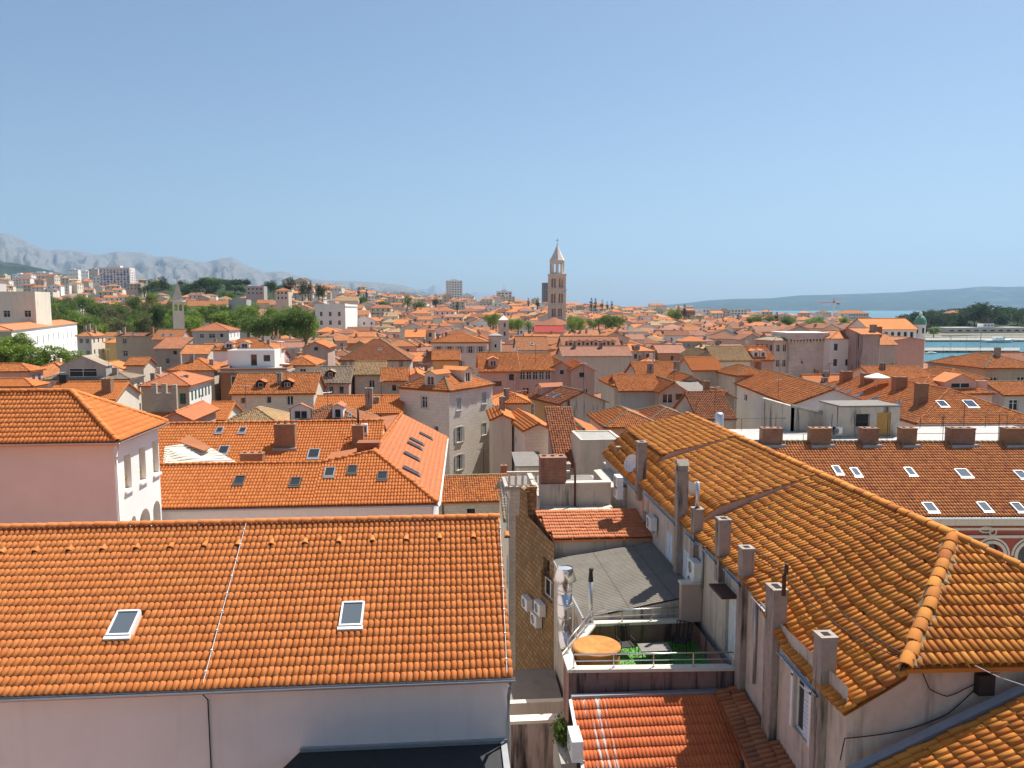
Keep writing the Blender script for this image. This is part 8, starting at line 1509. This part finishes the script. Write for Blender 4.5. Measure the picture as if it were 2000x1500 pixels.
# pine hill
for k in range(130):
    u = rt.uniform(262, 560); D = rt.uniform(720, 1100); v = float(np.interp(u, [255, 300, 380, 430, 480, 560], [562, 550, 549, 556, 558, 560]))+rt.uniform(-3, 34); tree('pine_tree', 'dark pine on the wooded hill under the mountains', u, v, D, rt.uniform(14, 24), rt.choice(['round', 'round', 'round', 'pine']), rt.choice(['leaf_dark', 'leaf_dark', 'leaf_dark', 'leaf_mid']), 'pines on the wooded hill', 1.15, 1500)
for u, v in ((533, 555), (568, 552), (590, 562), (602, 560), (622, 564), (630, 566), (560, 560)): tree('pine_tree', 'dark conifer near the tall hillside villa', u, v, 640, 26, 'round', 'leaf_dark', 'conifers near the hillside villa', .8, 1500)
for k in range(26):
    u = rt.uniform(0, 250); tree('hill_tree', 'dark tree among the apartment blocks on the left skyline', u, 560+rt.uniform(-12, 16), rt.uniform(900, 1300), rt.uniform(12, 20), 'round', rt.choice(['leaf_dark', 'leaf_mid']), 'trees among the skyline apartment blocks', 1.3, 1100)
# green spots in the town
for (u0, u1, v0, v1, D, n_, mt) in ((942, 976, 612, 628, 352, 5, 'leaf_bright'), (985, 1042, 624, 634, 352, 7, 'leaf_bright'), (1116, 1166, 622, 636, 366, 8, 'leaf_bright'), (1168, 1232, 620, 636, 366, 9, 'leaf_mid'), (1312, 1330, 610, 620, 640, 3, 'leaf_bright'), (1338, 1372, 624, 632, 620, 5, 'leaf_mid'), (1452, 1545, 622, 640, 540, 13, 'leaf_mid'), (1545, 1680, 624, 642, 560, 14, 'leaf_bright'), (700, 830, 580, 600, 620, 8, 'leaf_mid')):
    for k in range(n_): tree('town_tree', 'green tree among the roofs '+zone(u0), rt.uniform(u0, u1), rt.uniform(v0, v1), D+rt.uniform(-12, 12), rt.uniform(14, 24), 'round', mt, 'green trees among the roofs', 1.25, 1800)
for u, v, s_, D in ((851, 583, 24, 700), (1325, 607, 22, 640), (1337, 604, 20, 640), (1517, 621, 24, 560), (1533, 624, 22, 560), (1155, 592, 20, 760), (1163, 591, 18, 760), (1176, 592, 16, 760), (1186, 594, 14, 760), (1050, 588, 20, 700), (1032, 590, 16, 700), (994, 594, 18, 700), (1441, 622, 18, 600), (700, 570, 18, 800), (716, 572, 18, 800), (1540, 628, 18, 560), (1195, 594, 14, 760), (893, 596, 16, 650)): tree('cypress_tree', 'slim dark cypress on the skyline '+zone(u), u, v, D, s_, 'cypress', 'leaf_cypress', 'cypresses on the skyline', 1.35, 900)
# wooded headland
for k in range(230):
    u = rt.uniform(1768, 2090); f = (u-1768)/60; topv = float(np.interp(u, [1768, 1785, 1810, 1850, 1890, 1950, 2100], [622, 612, 605, 604, 599, 601, 600])); D = rt.uniform(790, 1050); v = rt.uniform(topv+8, topv+38); tree('headland_pine', 'dark pine on the wooded headland beyond the harbour', u, v, D, rt.uniform(18, 28), rt.choice(['round', 'round', 'round', 'pine']), 'leaf_dark', 'pines of the wooded headland', 1.25, 1300)
tree('headland_tree', 'bright round tree on the quay before the dark headland', 1824, 644, 720, 16, 'round', 'leaf_bright', None, 1.6)
far_box_building('headland_house', 'pale house with orange roof among the headland pines', 'house', 1855, 1905, 611, 930, 14, 0, 'wall_cream', {'f': [(G_, 6, 1, 1.5, 1.5, 'd', 1, 3, .6)]}, roof='hip', rm='tile_old')
# ================================================================== air
m = bpy.data.materials.new('haze_air'); m.use_nodes = True; t = m.node_tree; t.nodes.clear(); out_ = t.nodes.new('ShaderNodeOutputMaterial'); pv_ = t.nodes.new('ShaderNodeVolumePrincipled')
pv_.inputs['Color'].default_value = (.44, .70, 1.0, 1); pv_.inputs['Density'].default_value = HAZE = 4.8e-5; pv_.inputs['Anisotropy'].default_value = .2; t.links.new(pv_.outputs[0], out_.inputs['Volume']); MATS['haze_air'] = m
hz = MB(); hz.box(-30000, 30000, -1500, 30000, -30, 2400); o_ = hz.build('haze', 'haze_air'); tag(o_, kind='stuff')
# ================================================================== rooftop antennas
ra = random.Random(8)
def antenna(label, P, hgt=2.2, rz=0.0, bars=6):
    P = np.array(P, float); T_ = thing('tv_antenna', label, 'antenna', P, 'rooftop aerials'); m = MB(); m.tube([P-_Z*.6, P+_Z*hgt], .022, 5); m.build('mast', 'iron', T_); c, s = math.cos(rz), math.sin(rz)
    b_ = MB(); b_.tube([P+_Z*(hgt-.1)+np.array([-c, -s, 0])*.6, P+_Z*(hgt-.1)+np.array([c, s, 0])*.6], .014, 4); o_ = b_.build('boom', 'gutter', T_)
    for k in range(bars):
        q = P+_Z*(hgt-.1)+np.array([c, s, 0])*(-.55+1.1*k/(bars-1)); l = .32-.03*k; MB().tube([q-np.array([-s, c, 0])*l, q+np.array([-s, c, 0])*l], .01, 4).build('element', 'gutter', o_)
for lb, u, v, z in (('on the straight orange gable behind the white hip house', 118, 757, 16.2), ('above the two-dormer stone house', 560, 735, 16.4), ('on the brown-tiled dormer roof', 640, 795, 14.4), ('beside the ochre house fire wall', 1140, 750, 16.0), ('above the grey tenement', 212, 712, 17.0), ('on the orange roof left of the big stone house', 745, 778, 15.0), ('over the rust-brown house terrace', 548, 690, 18.6), ('on the rose-pink gable', 1316, 748, 16.0), ('on the long cream building', 1520, 768, 15.6), ('on the pink band house', 1046, 700, 18.0), ('above the brown gable left of the long cream building', 1396, 792, 15.2), ('on the yellowish hip roof', 480, 785, 15.0)):
    p = az(u, v, z); antenna('thin television aerial '+lb, p, ra.uniform(1.6, 2.6), ra.uniform(0, 3))

AER = None
for i, (D, x, y, u, w_, d_, h, rot, sl, gz) in enumerate(placed[:110]):
    if ra.random() > .5: continue
    P = Vector((x+ra.uniform(-.25, .25)*w_, y+ra.uniform(-.25, .25)*d_, h+min(w_, d_)*.12)); rz = ra.uniform(0, 3)
    if AER is None:
        a_ = MB(); a_.tube([(0, 0, 0), (0, 0, 2.8)], .025, 4); b_ = MB(); b_.tube([(-.6, 0, 2.7), (.6, 0, 2.7)], .018, 4); AER = (a_.mesh('mast'), b_.mesh('boom')); c_ = MB()
        for k in range(5): c_.tube([(-.5+.25*k, -.3+.02*k, 2.7), (-.5+.25*k, .3-.02*k, 2.7)], .014, 4)
        AER = AER+(c_.mesh('elements'),)
        for q in AER: q.materials.append(MATS['iron'])
    T_ = thing('tv_antenna', 'thin television aerial on a '+('nearer' if D < 110 else 'mid-distance')+' old town roof '+zone(u), 'antenna', P, 'rooftop aerials'); M = Matrix.Translation(P) @ Matrix.Rotation(rz, 4, 'Z'); o_ = link('mast', AER[0], T_, mw=M); b2 = link('boom', AER[1], T_, mw=M); tag(link('elements', AER[2], T_, mw=M), kind='stuff')
